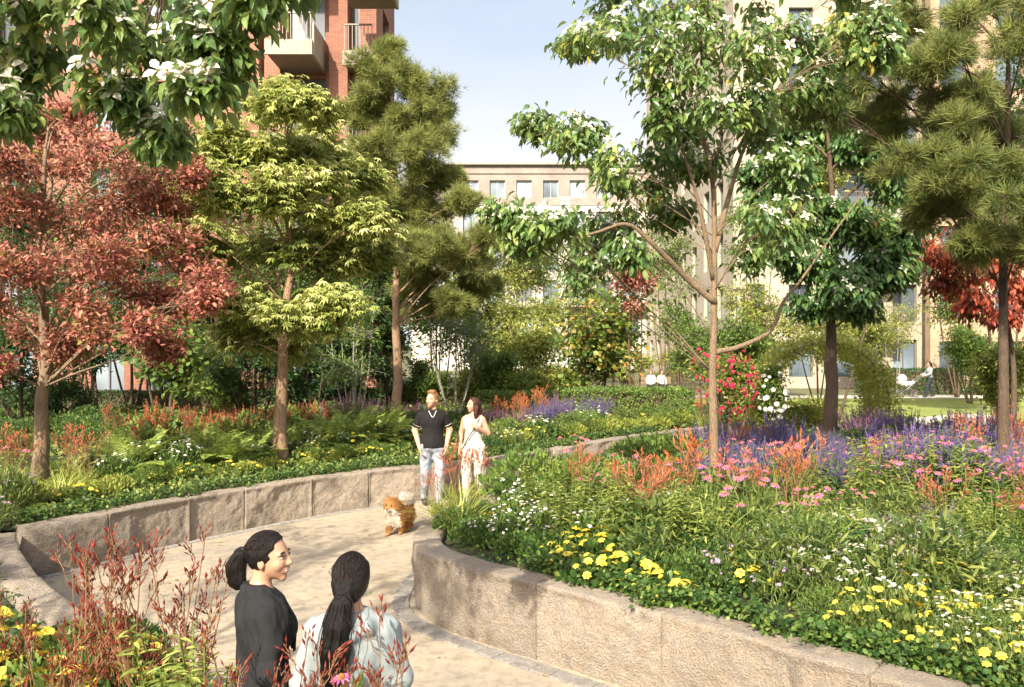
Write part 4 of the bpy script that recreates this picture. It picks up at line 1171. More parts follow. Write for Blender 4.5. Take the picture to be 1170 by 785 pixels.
def paw_head(seed, mat, n=8, L=.055):
    """fan of finger shaped buds on short twigs"""
    rng = np.random.default_rng(seed); mb = MB()
    for k in range(n):
        t = k / n; p = np.array([rng.normal() * .012, rng.normal() * .012, t * .10]); a = rng.random() * 2 * PI
        d = norm(np.array([math.cos(a) * .55, math.sin(a) * .55, 1.0]))
        e = p + d * .025; tube(mb, np.array([p, (p + e) / 2, e]), [.0022, .002, .0018], 4, 1, cap=False)
        scatter(mb, *SPK, frames(d[None], rand_unit(1, rng)), e[None], np.array([[.26, 1, .26]]) * L * rng.uniform(.8, 1.25))
    tube(mb, np.array([[0, 0, -.02], [0, 0, .05], [0, 0, .10]]), [.003, .0025, .0015], 4, 1, cap=False)
    return mb.mesh('flower_head', [mat, M_STEMR])

def blades(rng, n, L, w, spread, arch, mb=None, base=.05):
    mb = mb or MB()
    for k in range(n):
        a = rng.random() * 2 * PI; e = spread * rng.random() ** .7; l = L * rng.uniform(.6, 1.1)
        d = np.array([math.cos(a), math.sin(a)]); m_ = 7; t = np.linspace(0, 1, m_)
        rr = l * (t * math.sin(e) + arch * rng.uniform(.4, 1.2) * t ** 2.2 * .5); zz = l * (t * math.cos(e) - arch * .45 * rng.uniform(.3, 1.3) * t ** 2.6)
        c = np.c_[d[0] * rr, d[1] * rr, zz] + np.array([rng.normal() * base, rng.normal() * base, 0])
        q = np.array([-d[1], d[0], 0.]); ww = w * (1 - t ** 2.5) * .5 + .0006
        fold = np.array([d[0], d[1], 0]) * -.25
        V = np.vstack([c - q * ww[:, None] , c + fold * ww[:, None], c + q * ww[:, None]])
        f = [[i, m_ + i, m_ + i + 1, i + 1] for i in range(m_ - 1)] + [[m_ + i, 2 * m_ + i, 2 * m_ + i + 1, m_ + i + 1] for i in range(m_ - 1)]
        mb.add(V, np.array(f), 0, rng.random())
    return mb

def paw_plant(seed, h, ns, hm, heads=5, nb=46, bl=.5, side=.16):
    rng = np.random.default_rng(seed)
    parts = [('foliage', blades(rng, nb, bl, .014, .55, .5).mesh('foliage', M_BLADE), None)]
    sm = MB(); hd = []
    for k in range(ns):
        a = rng.random() * 2 * PI; lean = rng.uniform(.05, .28); l = h * rng.uniform(.72, 1.08)
        s = np.array([rng.normal() * .05, rng.normal() * .05, 0]); e = s + np.array([math.cos(a) * lean * l, math.sin(a) * lean * l, l])
        st = spline(np.array([s, (s + e) / 2 + rng.normal(size=3) * .02, e]), 10); tube(sm, st, np.linspace(.0045, .0028, 10), 5, 0, .5, cap=False)
        hd.append((e, norm(e - s + np.array([0, 0, .3]))))
        for j in range(heads - 1):
            p = st[int(9 - 1 - j * 1.1)]; a2 = rng.random() * 2 * PI; q = p + np.array([math.cos(a2) * side * .55, math.sin(a2) * side * .55, side]) * rng.uniform(.6, 1.1)
            tube(sm, np.array([p, (p + q) / 2 + np.array([math.cos(a2), math.sin(a2), 0]) * .012, q]), [.0028, .0024, .002], 4, 0, cap=False)
            hd.append((q, norm(q - p)))
    parts.append(('stem', sm.mesh('stem', M_STEMR), None))
    for p, d in hd[:95]:
        parts.append(('flower_head', hm[rng.integers(len(hm))], mat4(face_up(d, rng), p, rng.uniform(.8, 1.2))))
    return Plant(parts)

def frond_mesh(seed, L, w, n, arch, mat):
    """fern frond growing along +Y and up, arching over"""
    rng = np.random.default_rng(seed); t = np.linspace(0, 1, n)
    c = np.c_[np.zeros(n), L * (t * .75 + .15 * t ** 2), L * (.62 * t - arch * t ** 2.2)]
    mb = MB(); tube(mb, c[::2], np.linspace(.004, .001, len(c[::2])), 4, 0, .3, cap=False)
    tan = norm(np.gradient(c, axis=0))
    for s in (-1, 1):
        ww = w * np.sin(np.clip(t * .95 + .12, 0, 1) * PI) ** .8 * (1 - .25 * t)
        ax = norm(np.c_[np.full(n, float(s)), np.full(n, .35), np.full(n, -.15)] + tan * .25 + rng.normal(size=(n, 3)) * .06)
        up = norm(np.cross(np.tile([1., 0, 0], (n, 1)), tan))
        k = np.arange(2, n)
        scatter(mb, *DIA, frames(ax[k], up[k]), c[k], np.c_[np.full(len(k), L / n * 1.15), ww[k], ww[k]], 0)
    return mb.mesh('frond', mat)
def fern_plant(seed, n, fm, sc=1.0):
    rng = np.random.default_rng(seed); parts = []
    for k in range(n):
        a = k * 2.399 + rng.normal() * .2; tilt = rng.uniform(-.15, .75)
        M4 = Matrix.Rotation(a, 4, 'Z') @ Matrix.Rotation(tilt, 4, 'X') @ Matrix.Scale(sc * rng.uniform(.7, 1.1), 4)
        parts.append(('frond', fm[k % len(fm)], M4))
    return Plant(parts)

def ladder_mesh(seed, L, ll, n, mat, flower=None):
    """upright stalk with a ladder of narrow paired leaves"""
    rng = np.random.default_rng(seed); mb = MB(); t = np.linspace(.12, 1, n)
    bend = rng.normal(size=2) * .06
    c = np.c_[bend[0] * t ** 2, bend[1] * t ** 2, t * L]
    tube(mb, np.vstack([[0, 0, 0], c[::3], c[-1:]]), .004, 4, 0, .3, cap=False)
    for s in range(2):
        a = np.arange(n) * 1.1 + s * PI
        ax = norm(np.c_[np.cos(a), np.sin(a), np.full(n, .25 ) + rng.normal(size=n) * .15])
        scatter(mb, LEAF_N[0] * np.array([1.3, 1, 1]), LEAF_N[1], frames(ax, np.tile([0, 0, 1.], (n, 1))), c, ll * (1.05 - .65 * t) * rng.uniform(.85, 1.1, n), 0)
    return mb.mesh('leafy_stalk', mat)
def stalk_plant(seed, n, sm, R=.14):
    rng = np.random.default_rng(seed); parts = []
    for k in range(n):
        a = rng.random() * 2 * PI; p = np.array([math.cos(a), math.sin(a), 0]) * R * rng.random() ** .5
        nr = np.array([p[0] * 1.3, p[1] * 1.3, 1.]) + rng.normal(size=3) * .05
        parts.append(('leafy_stalk', sm[k % len(sm)], mat4(face_up(nr, rng), p, rng.uniform(.7, 1.1))))
    return Plant(parts)

# prototypes
f_wht = [daisy_mesh('flower', 12, .25, 1, .14, .0, M_WHT, M_YCEN, .16, .28)]
f_yel = [daisy_mesh('flower', 7, .12, 1, .34, -.12, M_YEL, M_YCEN, .14, .2, layers=2)]
f_pnk = [daisy_mesh('flower', 13, .25, 1, .12, .22, M_PNK, M_CONE, .42, .33), daisy_mesh('flower', 12, .25, .95, .13, .08, M_PNK, M_CONE, .36, .3)]
f_umb = [daisy_mesh('flower', 9, .0, 1, .26, -.05, M_WHT, M_WHT, .2, .4, layers=2)]
f_lil = [daisy_mesh('flower', 11, .22, 1, .15, .02, M_LAV, M_YCEN, .16, .26)]
f_rr = [daisy_mesh('rose', 6, .05, 1, .42, -.35, M_ROSR, M_ROSR, .55, .42, layers=3)]
f_rw = [daisy_mesh('rose', 6, .05, 1, .42, -.35, M_ROSW, M_ROSW, .55, .42, layers=3)]
white_p = [flowering(100 + k, .28, .36, 460, .06, LEAF_N, M_OLIVE, 19, f_wht, .021, above=.05) for k in range(3)]
yellow_p = [flowering(110 + k, .24, .22, 300, .06, LEAF_R, M_GC, 11, f_yel, .040, above=.03) for k in range(3)]
yellow_w = [flowering(115 + k, .26, .32, 420, .06, LEAF, M_OLIVE, 7, f_yel, .036, above=.05) for k in range(2)]
pink_p = [flowering(120 + k, .24, .46, 300, .11, LEAF_N, M_OLIVE, 7, f_pnk, .042, above=.16) for k in range(3)]
lilac_p = [flowering(125 + k, .25, .34, 360, .06, LEAF_N, M_OLIVE, 18, f_lil, .026, above=.04) for k in range(2)]
umb_p = [flowering(130 + k, .24, .36, 380, .07, LEAF, M_GC, 14, f_umb, .028, above=.06) for k in range(2)]
sp_p = [spike_mesh('flower_spike', k, .34, .028, 60, M_PUR) for k in range(2)]
sp_b = [spike_mesh('flower_spike', 4 + k, .34, .028, 60, M_BLU) for k in range(2)]
sp_l = [spike_mesh('flower_spike', 8 + k, .26, .034, 46, M_LAV) for k in range(2)]
sp_m = [spike_mesh('flower_spike', 12 + k, .34, .030, 56, M_MAG) for k in range(2)]
sp_r = [spike_mesh('flower_spike', 16 + k, .34, .045, 54, M_PAWC) for k in range(2)]
purple_p = [spiky(140 + k, .26, .5, 260, .07, M_DARK, 26, sp_p) for k in range(2)]
blue_p = [spiky(150 + k, .26, .5, 260, .07, M_DARK, 28, sp_b) for k in range(2)]
lav_p = [spiky(160 + k, .22, .46, 300, .07, M_OLIVE, 12, sp_l) for k in range(2)]
mag_p = [spiky(170 + k, .25, .55, 260, .07, M_DARK, 22, sp_m) for k in range(2)]
red_p = [spiky(175 + k, .22, .62, 240, .09, M_MID, 10, sp_r, LEAF) for k in range(2)]
hO = [paw_head(k, M_PAWO, 5, .055) for k in range(3)]; hC = [paw_head(5 + k, M_PAWC, 5, .055) for k in range(3)]; hR = [paw_head(9 + k, M_PAWR, 9, .042) for k in range(3)]
pawO = [paw_plant(180 + k, .74, 8, hO, 3) for k in range(3)]
pawC = [paw_plant(190 + k, .74, 8, hC, 3, 80, .5) for k in range(3)]
pawR = [paw_plant(200 + k, 1.0, 6, hR, 6, 40, .55, .11) for k in range(3)]
grass_p = [Plant([('foliage', blades(np.random.default_rng(210 + k), 130, .52, .014, .95, .75, base=.04).mesh('foliage', M_BLADE), None)]) for k in range(3)]
fr = [frond_mesh(k, .62, .13, 34, .42 + .1 * k, M_FERN) for k in range(2)]
ferns = [fern_plant(220 + k, 15, fr) for k in range(3)]
ld = [ladder_mesh(k, .66, .15, 26, M_UPR) for k in range(3)]
ladder_p = [stalk_plant(230 + k, 8, ld) for k in range(3)]
ldg = [ladder_mesh(5 + k, .5, .13, 18, M_OLIVE) for k in range(2)]
stalk_p = [stalk_plant(236 + k, 9, ldg, .18) for k in range(2)]
mounds_g = [Plant([('foliage', mound(np.random.default_rng(240 + k), 900, .30, .36, .046, LEAF, 'up').mesh('foliage', M_MID), None)]) for k in range(2)]
mounds_d = [Plant([('foliage', mound(np.random.default_rng(245 + k), 1000, .30, .34, .036, LEAF_R, 'up').mesh('foliage', M_GC), None)]) for k in range(2)]
mounds_y = [Plant([('foliage', mound(np.random.default_rng(250 + k), 520, .30, .30, .07, LEAF, 'up').mesh('foliage', M_LIGHT), None)]) for k in range(2)]
mounds_o = [Plant([('foliage', mound(np.random.default_rng(255 + k), n_, .28, h_, l_, t_, 'random').mesh('foliage', m_), None)]) for k, (n_, h_, l_, t_, m_) in enumerate(
    ((560, .40, .055, LEAF, M_OLIVE), (760, .36, .036, LEAF, M_GC), (420, .48, .085, LEAF_N, M_OLIVE), (520, .36, .05, LEAF, M_DARK), (700, .46, .048, LEAF_N, M_MID)))]

PL = np.random.default_rng(77)
TAKEN = []
def sow(protos, name, label, cat, group, zone, n, sc=(.85, 1.15), z=.51, bed=None, mind=.18):
    """plants at random spots of a patch of a bed; zone = outline of the patch as seen on the soil"""
    zp = np.array([G(px, py, z)[:2] for px, py in zone])
    pts = in_poly_samples(zp, n * 9, PL); k = 0; mine = []
    kk = int(PL.integers(1000))
    patch = vnoise(np.c_[pts * 1.25, np.full(len(pts), kk * .37)], kk)
    pts = pts[patch > -.22]
    for p in pts:
        if bed is not None and not inside(bed, p[0:1], p[1:2])[0]: continue
        if any((p[0] - q[0]) ** 2 + (p[1] - q[1]) ** 2 < mind ** 2 for q in mine): continue
        mine.append(p)
        put(protos[int(PL.integers(len(protos)))], name, label, cat, group, (p[0], p[1], z), PL.uniform(0, 2 * PI), PL.uniform(*sc) * swell(p[0], p[1]))
        k += 1
        if k >= n: break
def one(proto, name, label, cat, px, py, z=.51, sc=1.0, group=None):
    p = G(px, py, z); put(proto, name, label, cat, group, tuple(p), PL.uniform(0, 6.28), sc)
def rect(x0, y0, x1, y1): return [(x0, y0), (x1, y0), (x1, y1), (x0, y1)]

# ground cover
def cover(name, label, bed, n, z0, hmax, ll, leafT, mat, seed, near=None, zone=None):
    rng = np.random.default_rng(seed)
    poly = bed if zone is None else [G(px, py, z0)[:2] for px, py in zone]
    p = in_poly_samples(poly, n, rng)
    if zone is not None: p = p[inside(bed, p[:, 0], p[:, 1])]
    if near is not None:
        keep = rng.random(len(p)) < np.clip((near / p[:, 1]) ** 1.6, .12, 1); p = p[keep]
    m = len(p); hgt = hmax * (.35 + .65 * np.clip(.5 + .6 * fbm(np.c_[p * 1.4, np.zeros(m)], seed, 3), 0, 1))
    pos = np.c_[p, z0 + hgt * rng.random(m) ** .55]
    ax, nr = leaf_axes('random', norm(np.c_[rng.normal(size=(m, 2)), np.full(m, .3)]), m, rng)
    mb = MB(); s = ll * rng.uniform(.65, 1.25, m) * np.clip(p[:, 1] / 9.0, .9, 2.2)
    scatter(mb, leafT[0], leafT[1], frames(ax, nr), pos, s, 0)
    o = mb.build(name, mat); tag(o, label, 'ground cover', None, 'stuff'); return o
RCOV = close_poly(RWf + RWn * .35, RBED[len(RWf):]); LCOV = close_poly(LWf + LWn * .38, LBED[len(LWf):])
cover('ground_cover', 'low dark green ground cover filling the right bed', RCOV, 90000, .50, .22, .050, LEAF_R, M_GC, 301, 7.0)
cover('ground_cover', 'low leafy ground cover filling the left bed', LCOV, 110000, .48, .20, .062, LEAF, M_GCL, 302, 13.0)
cover('ground_cover', 'dense low ground cover in the foreground bed', [p for p in FBED if True], 26000, .42, .20, .055, LEAF_R, M_GC, 303)
# ivy tumbling over the right wall's top edge
def spill(line, nrm, i0, i1, n, h, seed, mat, label, ll=.045):
    rng = np.random.default_rng(seed); k = rng.integers(i0, i1, n); o = rng.normal(size=n) * .06 + .36
    o -= np.clip(fbm(np.c_[line[k] * 2.2, np.zeros(n)], seed, 3), 0, 1) * .22
    pos = np.c_[line[k] + nrm[k] * o[:, None], h + .02 + rng.random(n) ** 1.5 * .16]
    ax, nr = leaf_axes('random', norm(np.c_[-nrm[k], np.full(n, -.1)]), n, rng)
    mb = MB(); scatter(mb, LEAF_R[0], LEAF_R[1], frames(ax, nr), pos, ll * rng.uniform(.7, 1.2, n)); tag(mb.build('ground_cover', mat), label, 'ground cover', None, 'stuff')
iR = int(len(RWf) * .45)
spill(RWf, RWn, iR, len(RWf) - 20, 9000, RW_H - .04, 305, M_GC, 'small leaves creeping over the top of the right wall')
spill(LWf, LWn, 0, int(len(LWf) * .75), 6500, LW_H - .03, 306, M_GC, 'small leaves creeping over the top of the left wall', .05)

# ---- right bed
sow(yellow_p, 'yellow_flower', 'low yellow flowered plant along the front edge of the right bed', 'flower', 'yellow flowers edging the right wall', [(640,640),(760,645),(900,680),(870,725),(760,700),(650,670)], 26, z=.52, bed=RBED, mind=.2)
sow(yellow_w, 'yellow_flower', 'yellow flowered plant on short stems at the lower right of the right bed', 'flower', 'yellow flowers at the lower right', [(960,720),(1170,700),(1250,790),(1130,800),(980,745)], 26, z=.52, bed=RBED, mind=.2)
sow(yellow_w, 'yellow_flower', 'yellow flowered plant in the left corner of the right bed', 'flower', 'yellow flowers in the corner of the right bed', [(530,610),(720,610),(740,650),(600,640)], 12, (.7, .95), bed=RBED)
sow(white_p, 'white_daisy', 'bushy plant dotted with small white daisies in front of the pink coneflowers', 'flower', 'white daisies at the right', [(900,625),(1080,640),(1220,740),(1180,800),(1000,725),(900,680)], 84, bed=RBED, mind=.2)
sow(umb_p, 'white_flower', 'leafy plant with scattered small white flowers left of the slender dogwood', 'flower', 'small white flowers in the left of the right bed', [(560,585),(760,560),(780,640),(640,640)], 30, (.75, 1.05), bed=RBED, mind=.22)
sow(pink_p, 'pink_coneflower', 'pink coneflower with drooping petals among the orange paws', 'flower', 'pink coneflowers in the middle of the right bed', [(600,585),(860,550),(1000,590),(1000,665),(720,640)], 30, bed=RBED, mind=.22)
sow(pink_p, 'pink_coneflower', 'tall pink coneflower standing at the right of the right bed', 'flower', 'pink coneflowers at the right', [(960,555),(1200,540),(1230,650),(1000,630)], 44, bed=RBED, mind=.2)
sow(purple_p, 'purple_salvia', 'violet flower spikes massed behind the orange paws', 'flower', 'violet salvias at the back of the right bed', [(790,530),(1120,520),(1190,600),(1000,610),(790,590)], 80, (1.0, 1.5), bed=RBED, mind=.22)
sow(blue_p, 'blue_salvia', 'deep blue violet flower spikes beside the slender dogwood trunk', 'flower', 'deep blue salvias in the right bed', [(820,530),(940,525),(950,590),(820,595)], 34, (.9, 1.2), bed=RBED, mind=.2)
sow(mag_p, 'magenta_salvia', 'dusky magenta flower spikes towards the lawn', 'flower', 'magenta flower spikes by the lawn', [(960,508),(1190,508),(1200,575),(980,560)], 46, (.9, 1.3), bed=RBED, mind=.25)
sow(lav_p, 'lavender_spike', 'pale lavender flower spikes in the middle of the right bed', 'flower', 'lavender spikes', [(940,625),(1070,615),(1080,650),(950,655)], 18, bed=RBED, mind=.16)
sow(lilac_p, 'lilac_daisy', 'lilac daisy plant scattered through the middle of the right bed', 'flower', 'lilac daisies in the right bed', [(760,590),(1150,600),(1150,720),(800,690)], 40, bed=RBED, mind=.25)
sow(mounds_o, 'fine_leaved_plant', 'fine leaved green plant filling the right bed between the flowers', 'plant', 'leafy plants in the right bed', [(650,560),(1200,560),(1230,720),(960,700),(650,640)], 130, (.8, 1.6), bed=RBED, mind=.22)
sow(mounds_d, 'dark_leafy_plant', 'dark round leaved mound near the corner of the right bed', 'plant', 'dark leafy mounds in the right bed', [(480,600),(760,555),(900,680),(760,690),(560,640)], 40, (.6, 1.2), bed=RBED, mind=.25)
sow(mounds_g, 'leafy_plant', 'fresh green leafy mound along the path side of the right bed', 'plant', 'green leafy mounds on the path side', [(560,565),(800,525),(820,570),(640,600)], 40, (1.1, 1.75), bed=RBED, mind=.28)
sow(stalk_p, 'leafy_plant', 'green upright leafy stalks behind the corner grass tuft', 'plant', 'green leafy stalks on the path side', [(600,570),(800,535),(810,590),(620,615)], 34, (1.0, 1.5), bed=RBED, mind=.25)
sow(mounds_g + mounds_d + mounds_o[:1], 'leafy_plant', 'green leafy mound among the violet salvias', 'plant', 'green mounds among the salvias', [(800,520),(1190,508),(1220,590),(800,590)], 60, (.8, 1.3), bed=RBED, mind=.3)
sow(ladder_p, 'leafy_stalk_plant', 'yellow green leafy stalks scattered among the pink coneflowers', 'plant', 'leafy stalks among the coneflowers', [(600,600),(1180,590),(1200,660),(720,655)], 24, (.75, 1.2), bed=RBED, mind=.4)
sow(umb_p, 'white_flower', 'white flowered plant by the corner grass tuft', 'flower', 'white flowers near the corner', [(520,620),(600,600),(640,640),(580,640)], 8, (.7, .95), bed=RBED, mind=.25)
for k, (px, py, sc, lb) in enumerate([(972,606,1.55,'yellow green leafy stalks left of the two behind the pink coneflowers'), (1010,602,1.4,'yellow green leafy stalks right beside the taller ones amid violet salvias'),
                        (700,605,1.15,'pale leafy stalks in the left half of the right bed'), (645,632,1.1,'yellow green leafy stalks near the front of the right bed left side'), (1040,640,.8,'leafy stalks among white daisies below the tall pair'),
                        (1100,640,.9,'leafy stalks in front of the dark pine trunk'), (885,660,.75,'small pale leafy stalks behind the yellow flower edge'), (955,655,.8,'small leafy stalks beside the lavender spikes')]):
    one(ladder_p[k % 3], 'leafy_stalk_plant', lb, 'plant', px, py, sc=sc)
one(grass_p[0], 'grass_tuft', 'arching yellow green grass tuft at the left corner of the right bed', 'grass', 523, 612, sc=1.35)
one(grass_p[1], 'grass_tuft', 'arching pale grass tuft before the slender dogwood trunk', 'grass', 800, 655, sc=1.45)
one(grass_p[2], 'grass_tuft', 'smaller pale grass tuft to the right of the one by the dogwood trunk', 'grass', 832, 662, sc=1.1)
one(ferns[0], 'fern', 'small fern at the front of the right bed left of the grass tuft', 'fern', 735, 655, sc=.6)
one(ferns[1], 'fern', 'small yellow green fern under the orange paws of the right bed', 'fern', 1010, 690, sc=.55)
for k, (px, py, sc, lb, pp) in enumerate([(520,585,.70,'orange red kangaroo paw at the corner of the right bed before the walking woman', pawC), (545,578,.66,'coral kangaroo paw just right of the walking woman', pawC),
        (498,592,.52,'short coral kangaroo paw at the very corner of the right bed', pawC), (785,620,1.0,'bright orange kangaroo paw left of the slender dogwood trunk', pawO), (755,606,.72,'orange kangaroo paw behind the brightest one', pawO),
        (845,618,.85,'coral kangaroo paw right of the slender dogwood trunk', pawC), (862,604,.62,'coral kangaroo paw between dogwood trunk and violet salvias', pawC),
        (912,618,1.0,'tall orange kangaroo paw in the middle of the right bed', pawO), (1075,628,.7,'wide orange kangaroo paw right of the lavender spikes', pawC), (700,598,.62,'orange kangaroo paw in the left half of the right bed', pawO),
        (1000,568,.72,'orange kangaroo paw behind the leafy stalks', pawO), (1035,570,.70,'orange kangaroo paw beside the pink coneflowers at the back', pawO), (850,536,.62,'orange kangaroo paw behind the slender dogwood near the roses', pawO),
        (872,532,.60,'orange kangaroo paw below the red rose bush', pawO), (835,540,.62,'kangaroo paw between dogwood trunk and red rose bush', pawO), (1150,545,.9,'coral kangaroo paw behind the dark pine trunk', pawC)]):
    one(pp[k % 3], 'kangaroo_paw', lb, 'flower', px, py, sc=sc * 1.28)

sow(ferns, 'fern', 'small bright fern among the flowers of the right bed', 'fern', 'ferns in the right bed', [(620,600),(1180,590),(1200,700),(760,680)], 16, (.6, .9), bed=RBED, mind=.5)
sow(ladder_p, 'leafy_stalk_plant', 'small leafy stalks between daisies and ground cover of the right bed', 'plant', 'small leafy stalks at the front of the right bed', [(620,620),(1180,630),(1220,740),(900,700)], 26, (.6, .9), bed=RBED, mind=.35)
sow(mounds_o, 'fine_leaved_plant', 'fine leaved green plant near the front of the right bed', 'plant', 'fine plants at the front of the right bed', [(620,630),(1180,650),(1260,790),(1000,745),(850,700)], 60, (.7, 1.1), bed=RBED, mind=.22)
sow(pawC, 'kangaroo_paw', 'slim coral kangaroo paw scattered among the pink coneflowers', 'flower', 'slim coral kangaroo paws', [(640,580),(1180,560),(1200,640),(700,640)], 9, (.7, 1.0), bed=RBED, mind=.8)

# ---- left bed
sow(mounds_y, 'yellow_green_plant', 'yellow green low mound on the edge of the left bed', 'plant', 'yellow green mounds in the left bed', [(-60,598),(60,580),(150,562),(120,552),(-60,570)], 22, (.45, .8), bed=LBED, mind=.3)
sow(mounds_g, 'leafy_plant', 'green mound along the front edge of the left bed', 'plant', 'green mounds along the left wall', [(140,560),(300,535),(480,515),(480,506),(300,524),(130,548)], 34, (.55, .85), bed=LBED, mind=.35)
sow(umb_p, 'white_flower', 'small white flowered plant along the left wall near the pine', 'flower', 'white flowers along the left wall', [(150,550),(330,530),(480,510),(480,500),(330,515)], 18, bed=LBED, mind=.35)
sow(yellow_w, 'yellow_flower', 'yellow flowered plant along the wall left of the walking man', 'flower', 'yellow flowers left of the walking man', [(350,528),(480,512),(480,500),(350,512)], 14, bed=LBED, mind=.35)
sow(mounds_d, 'dark_leafy_plant', 'dark leafy mound in the shade of the left trees', 'plant', 'dark mounds in the left bed', [(-60,525),(300,498),(520,486),(520,478),(-60,490)], 70, (.9, 1.4), bed=LBED, mind=.45)
sow(red_p, 'red_spike_flower', 'dark leaved plant with coral spikes in the shade of the left trees', 'flower', 'coral spikes in the left bed', [(240,500),(380,492),(380,482),(240,488)], 14, (.9, 1.2), bed=LBED, mind=.4)
sow(mag_p, 'magenta_salvia', 'dusky magenta spikes behind the pine trunk', 'flower', 'magenta spikes in the left bed', [(380,492),(480,490),(480,480),(380,482)], 18, (.9, 1.2), bed=LBED, mind=.4)
for k, (px, py, sc, lb) in enumerate([(8,565,1.0,'coral kangaroo paw at the far left edge behind the wall'), (80,556,1.0,'coral kangaroo paw right beside the copper tree trunk'), (98,560,.9,'coral kangaroo paw right of the one at the copper tree trunk'),
        (28,560,.85,'coral kangaroo paw between left edge and copper tree trunk'), (312,512,.9,'small red kangaroo paw left of the maple trunk'), (350,510,.95,'small red kangaroo paw right of the maple trunk'),
        (125,520,1.0,'red kangaroo paw in the shade behind the copper tree'), (215,518,1.0,'orange red kangaroo paw behind the ferns')]):
    one((pawC)[k % 3], 'kangaroo_paw', lb, 'flower', px, py, sc=sc)
one(grass_p[0], 'grass_tuft', 'long arching grass tuft right of the copper tree trunk', 'grass', 68, 578, sc=1.1)
one(grass_p[1], 'grass_tuft', 'long grass tuft at the far left edge of the left bed', 'grass', 5, 580, sc=1.1)
LF = ['small', 'lacy', 'arching', 'upright', 'bright', 'dim', 'spreading', 'half hidden', 'narrow', 'leaning', 'feathery', 'low', 'tall', 'open', 'dense', 'soft']
sow(ferns, 'fern', 'bright green fern among many along the front of the left bed', 'fern', 'ferns in the left bed', [(150,548),(320,525),(450,512),(450,502),(300,516),(130,534)], 26, (1.4, 1.9), bed=LBED, mind=.45)
sow(stalk_p + ladder_p[:1], 'leafy_stalk_plant', 'leafy stalks rising between the ferns of the left bed', 'plant', 'leafy stalks in the left bed', [(130,545),(330,525),(480,508),(480,494),(300,508),(110,530)], 30, (.9, 1.4), bed=LBED, mind=.4)
sow(umb_p, 'white_flower', 'small whitish flowered plant between ferns and copper tree', 'flower', 'whitish flowers near the copper tree', [(100,560),(200,548),(240,530),(120,530)], 10, (.8, 1.2), bed=LBED, mind=.35)
sow(lilac_p + pink_p[:1], 'lilac_daisy', 'lilac flowered plant at the bend of the left wall', 'flower', 'lilac flowers at the wall bend', [(-80,640),(15,600),(25,585),(-80,600)], 8, (.8, 1.2), mind=.25)
sow(red_p, 'red_spike_flower', 'dark leaved coral spiked plant between the ferns and the shade', 'flower', 'coral spikes behind the ferns', [(100,528),(300,510),(300,498),(100,505)], 12, (.9, 1.3), bed=LBED, mind=.45)
for k, (px, py, sc, lb) in enumerate([(185,540,1.25,'large arching fern left in the fern group'), (222,537,1.4,'large arching fern in the middle of the fern group'), (262,536,1.5,'tall bright fern in the sun left of the maple trunk'),
        (288,532,1.35,'bright fern next to the maple trunk'), (240,518,1.5,'fern at the back of the fern group'), (160,522,1.2,'dim fern under the copper tree'), (378,515,1.2,'fern right of the maple trunk'), (405,511,1.3,'fern left of the pine trunk'), (425,508,1.2,'small fern at the foot of the pine')]):
    one(ferns[k % 3], 'fern', lb, 'fern', px, py, sc=sc)

sow(yellow_p, 'yellow_flower', 'low yellow flowered plant at the front edge of the left bed', 'flower', 'yellow flowers along the left wall', [(30,600),(150,566),(320,538),(440,522),(440,514),(320,528),(140,555),(20,580)], 18, (.6, .9), bed=LBED, mind=.35)
sow(mounds_y, 'yellow_green_plant', 'yellow green low plant spaced along the left wall edge', 'plant', 'yellow green plants along the left wall', [(30,600),(150,566),(320,538),(470,518),(470,510),(320,528),(140,555),(20,580)], 30, (.45, .75), bed=LBED, mind=.3)

# ---- middle bed behind the couple
sow(mounds_y, 'yellow_green_plant', 'yellow green mound in the middle bed behind the walking woman', 'plant', 'yellow green mounds in the middle bed', [(560,515),(700,498),(780,488),(740,488),(560,498)], 40, (.8, 1.15), bed=LBED, mind=.4)
sow(yellow_w, 'yellow_flower', 'yellow flowered plant along the back wall right of the walking woman', 'flower', 'yellow flowers on the back wall', [(555,520),(660,500),(740,492),(740,484),(560,500)], 16, (.9, 1.2), bed=LBED, mind=.3)
sow(purple_p, 'purple_salvia', 'violet flower spikes in the middle bed before the clipped hedge', 'flower', 'violet salvias before the hedge', [(620,500),(690,492),(690,482),(620,488)], 22, (.9, 1.2), bed=LBED, mind=.3)
sow(mag_p, 'magenta_salvia', 'pink purple spikes left of the clipped hedge', 'flower', 'pink purple spikes in the middle bed', [(550,500),(640,490),(640,480),(550,486)], 14, (.9, 1.2), bed=LBED, mind=.35)
sow(mounds_g, 'leafy_plant', 'green mound in front of the clipped hedge', 'plant', 'green mounds before the hedge', [(540,506),(700,496),(700,488),(540,490)], 24, (.8, 1.2), bed=LBED, mind=.4)
sow(pawO, 'kangaroo_paw', 'orange kangaroo paw in the middle bed above the walking woman', 'flower', 'orange kangaroo paws in the middle bed', [(560,492),(620,488),(620,482),(560,484)], 8, (.9, 1.1), bed=LBED, mind=.3)
one(pawO[1], 'kangaroo_paw', 'orange kangaroo paw at the right end of the clipped hedge', 'flower', 800, 487, sc=.9)

sow(mounds_o, 'fine_leaved_plant', 'fine leaved green plant along the back wall of the middle bed', 'plant', 'leafy plants in the middle bed', [(555,520),(700,498),(780,488),(740,480),(560,494)], 26, (.9, 1.3), bed=LBED, mind=.35)
sow(white_p + umb_p, 'white_flower', 'small white flowered plant in the middle bed behind the walking woman', 'flower', 'white flowers in the middle bed', [(555,520),(700,498),(780,488),(740,480),(560,494)], 12, (.9, 1.2), bed=LBED, mind=.4)
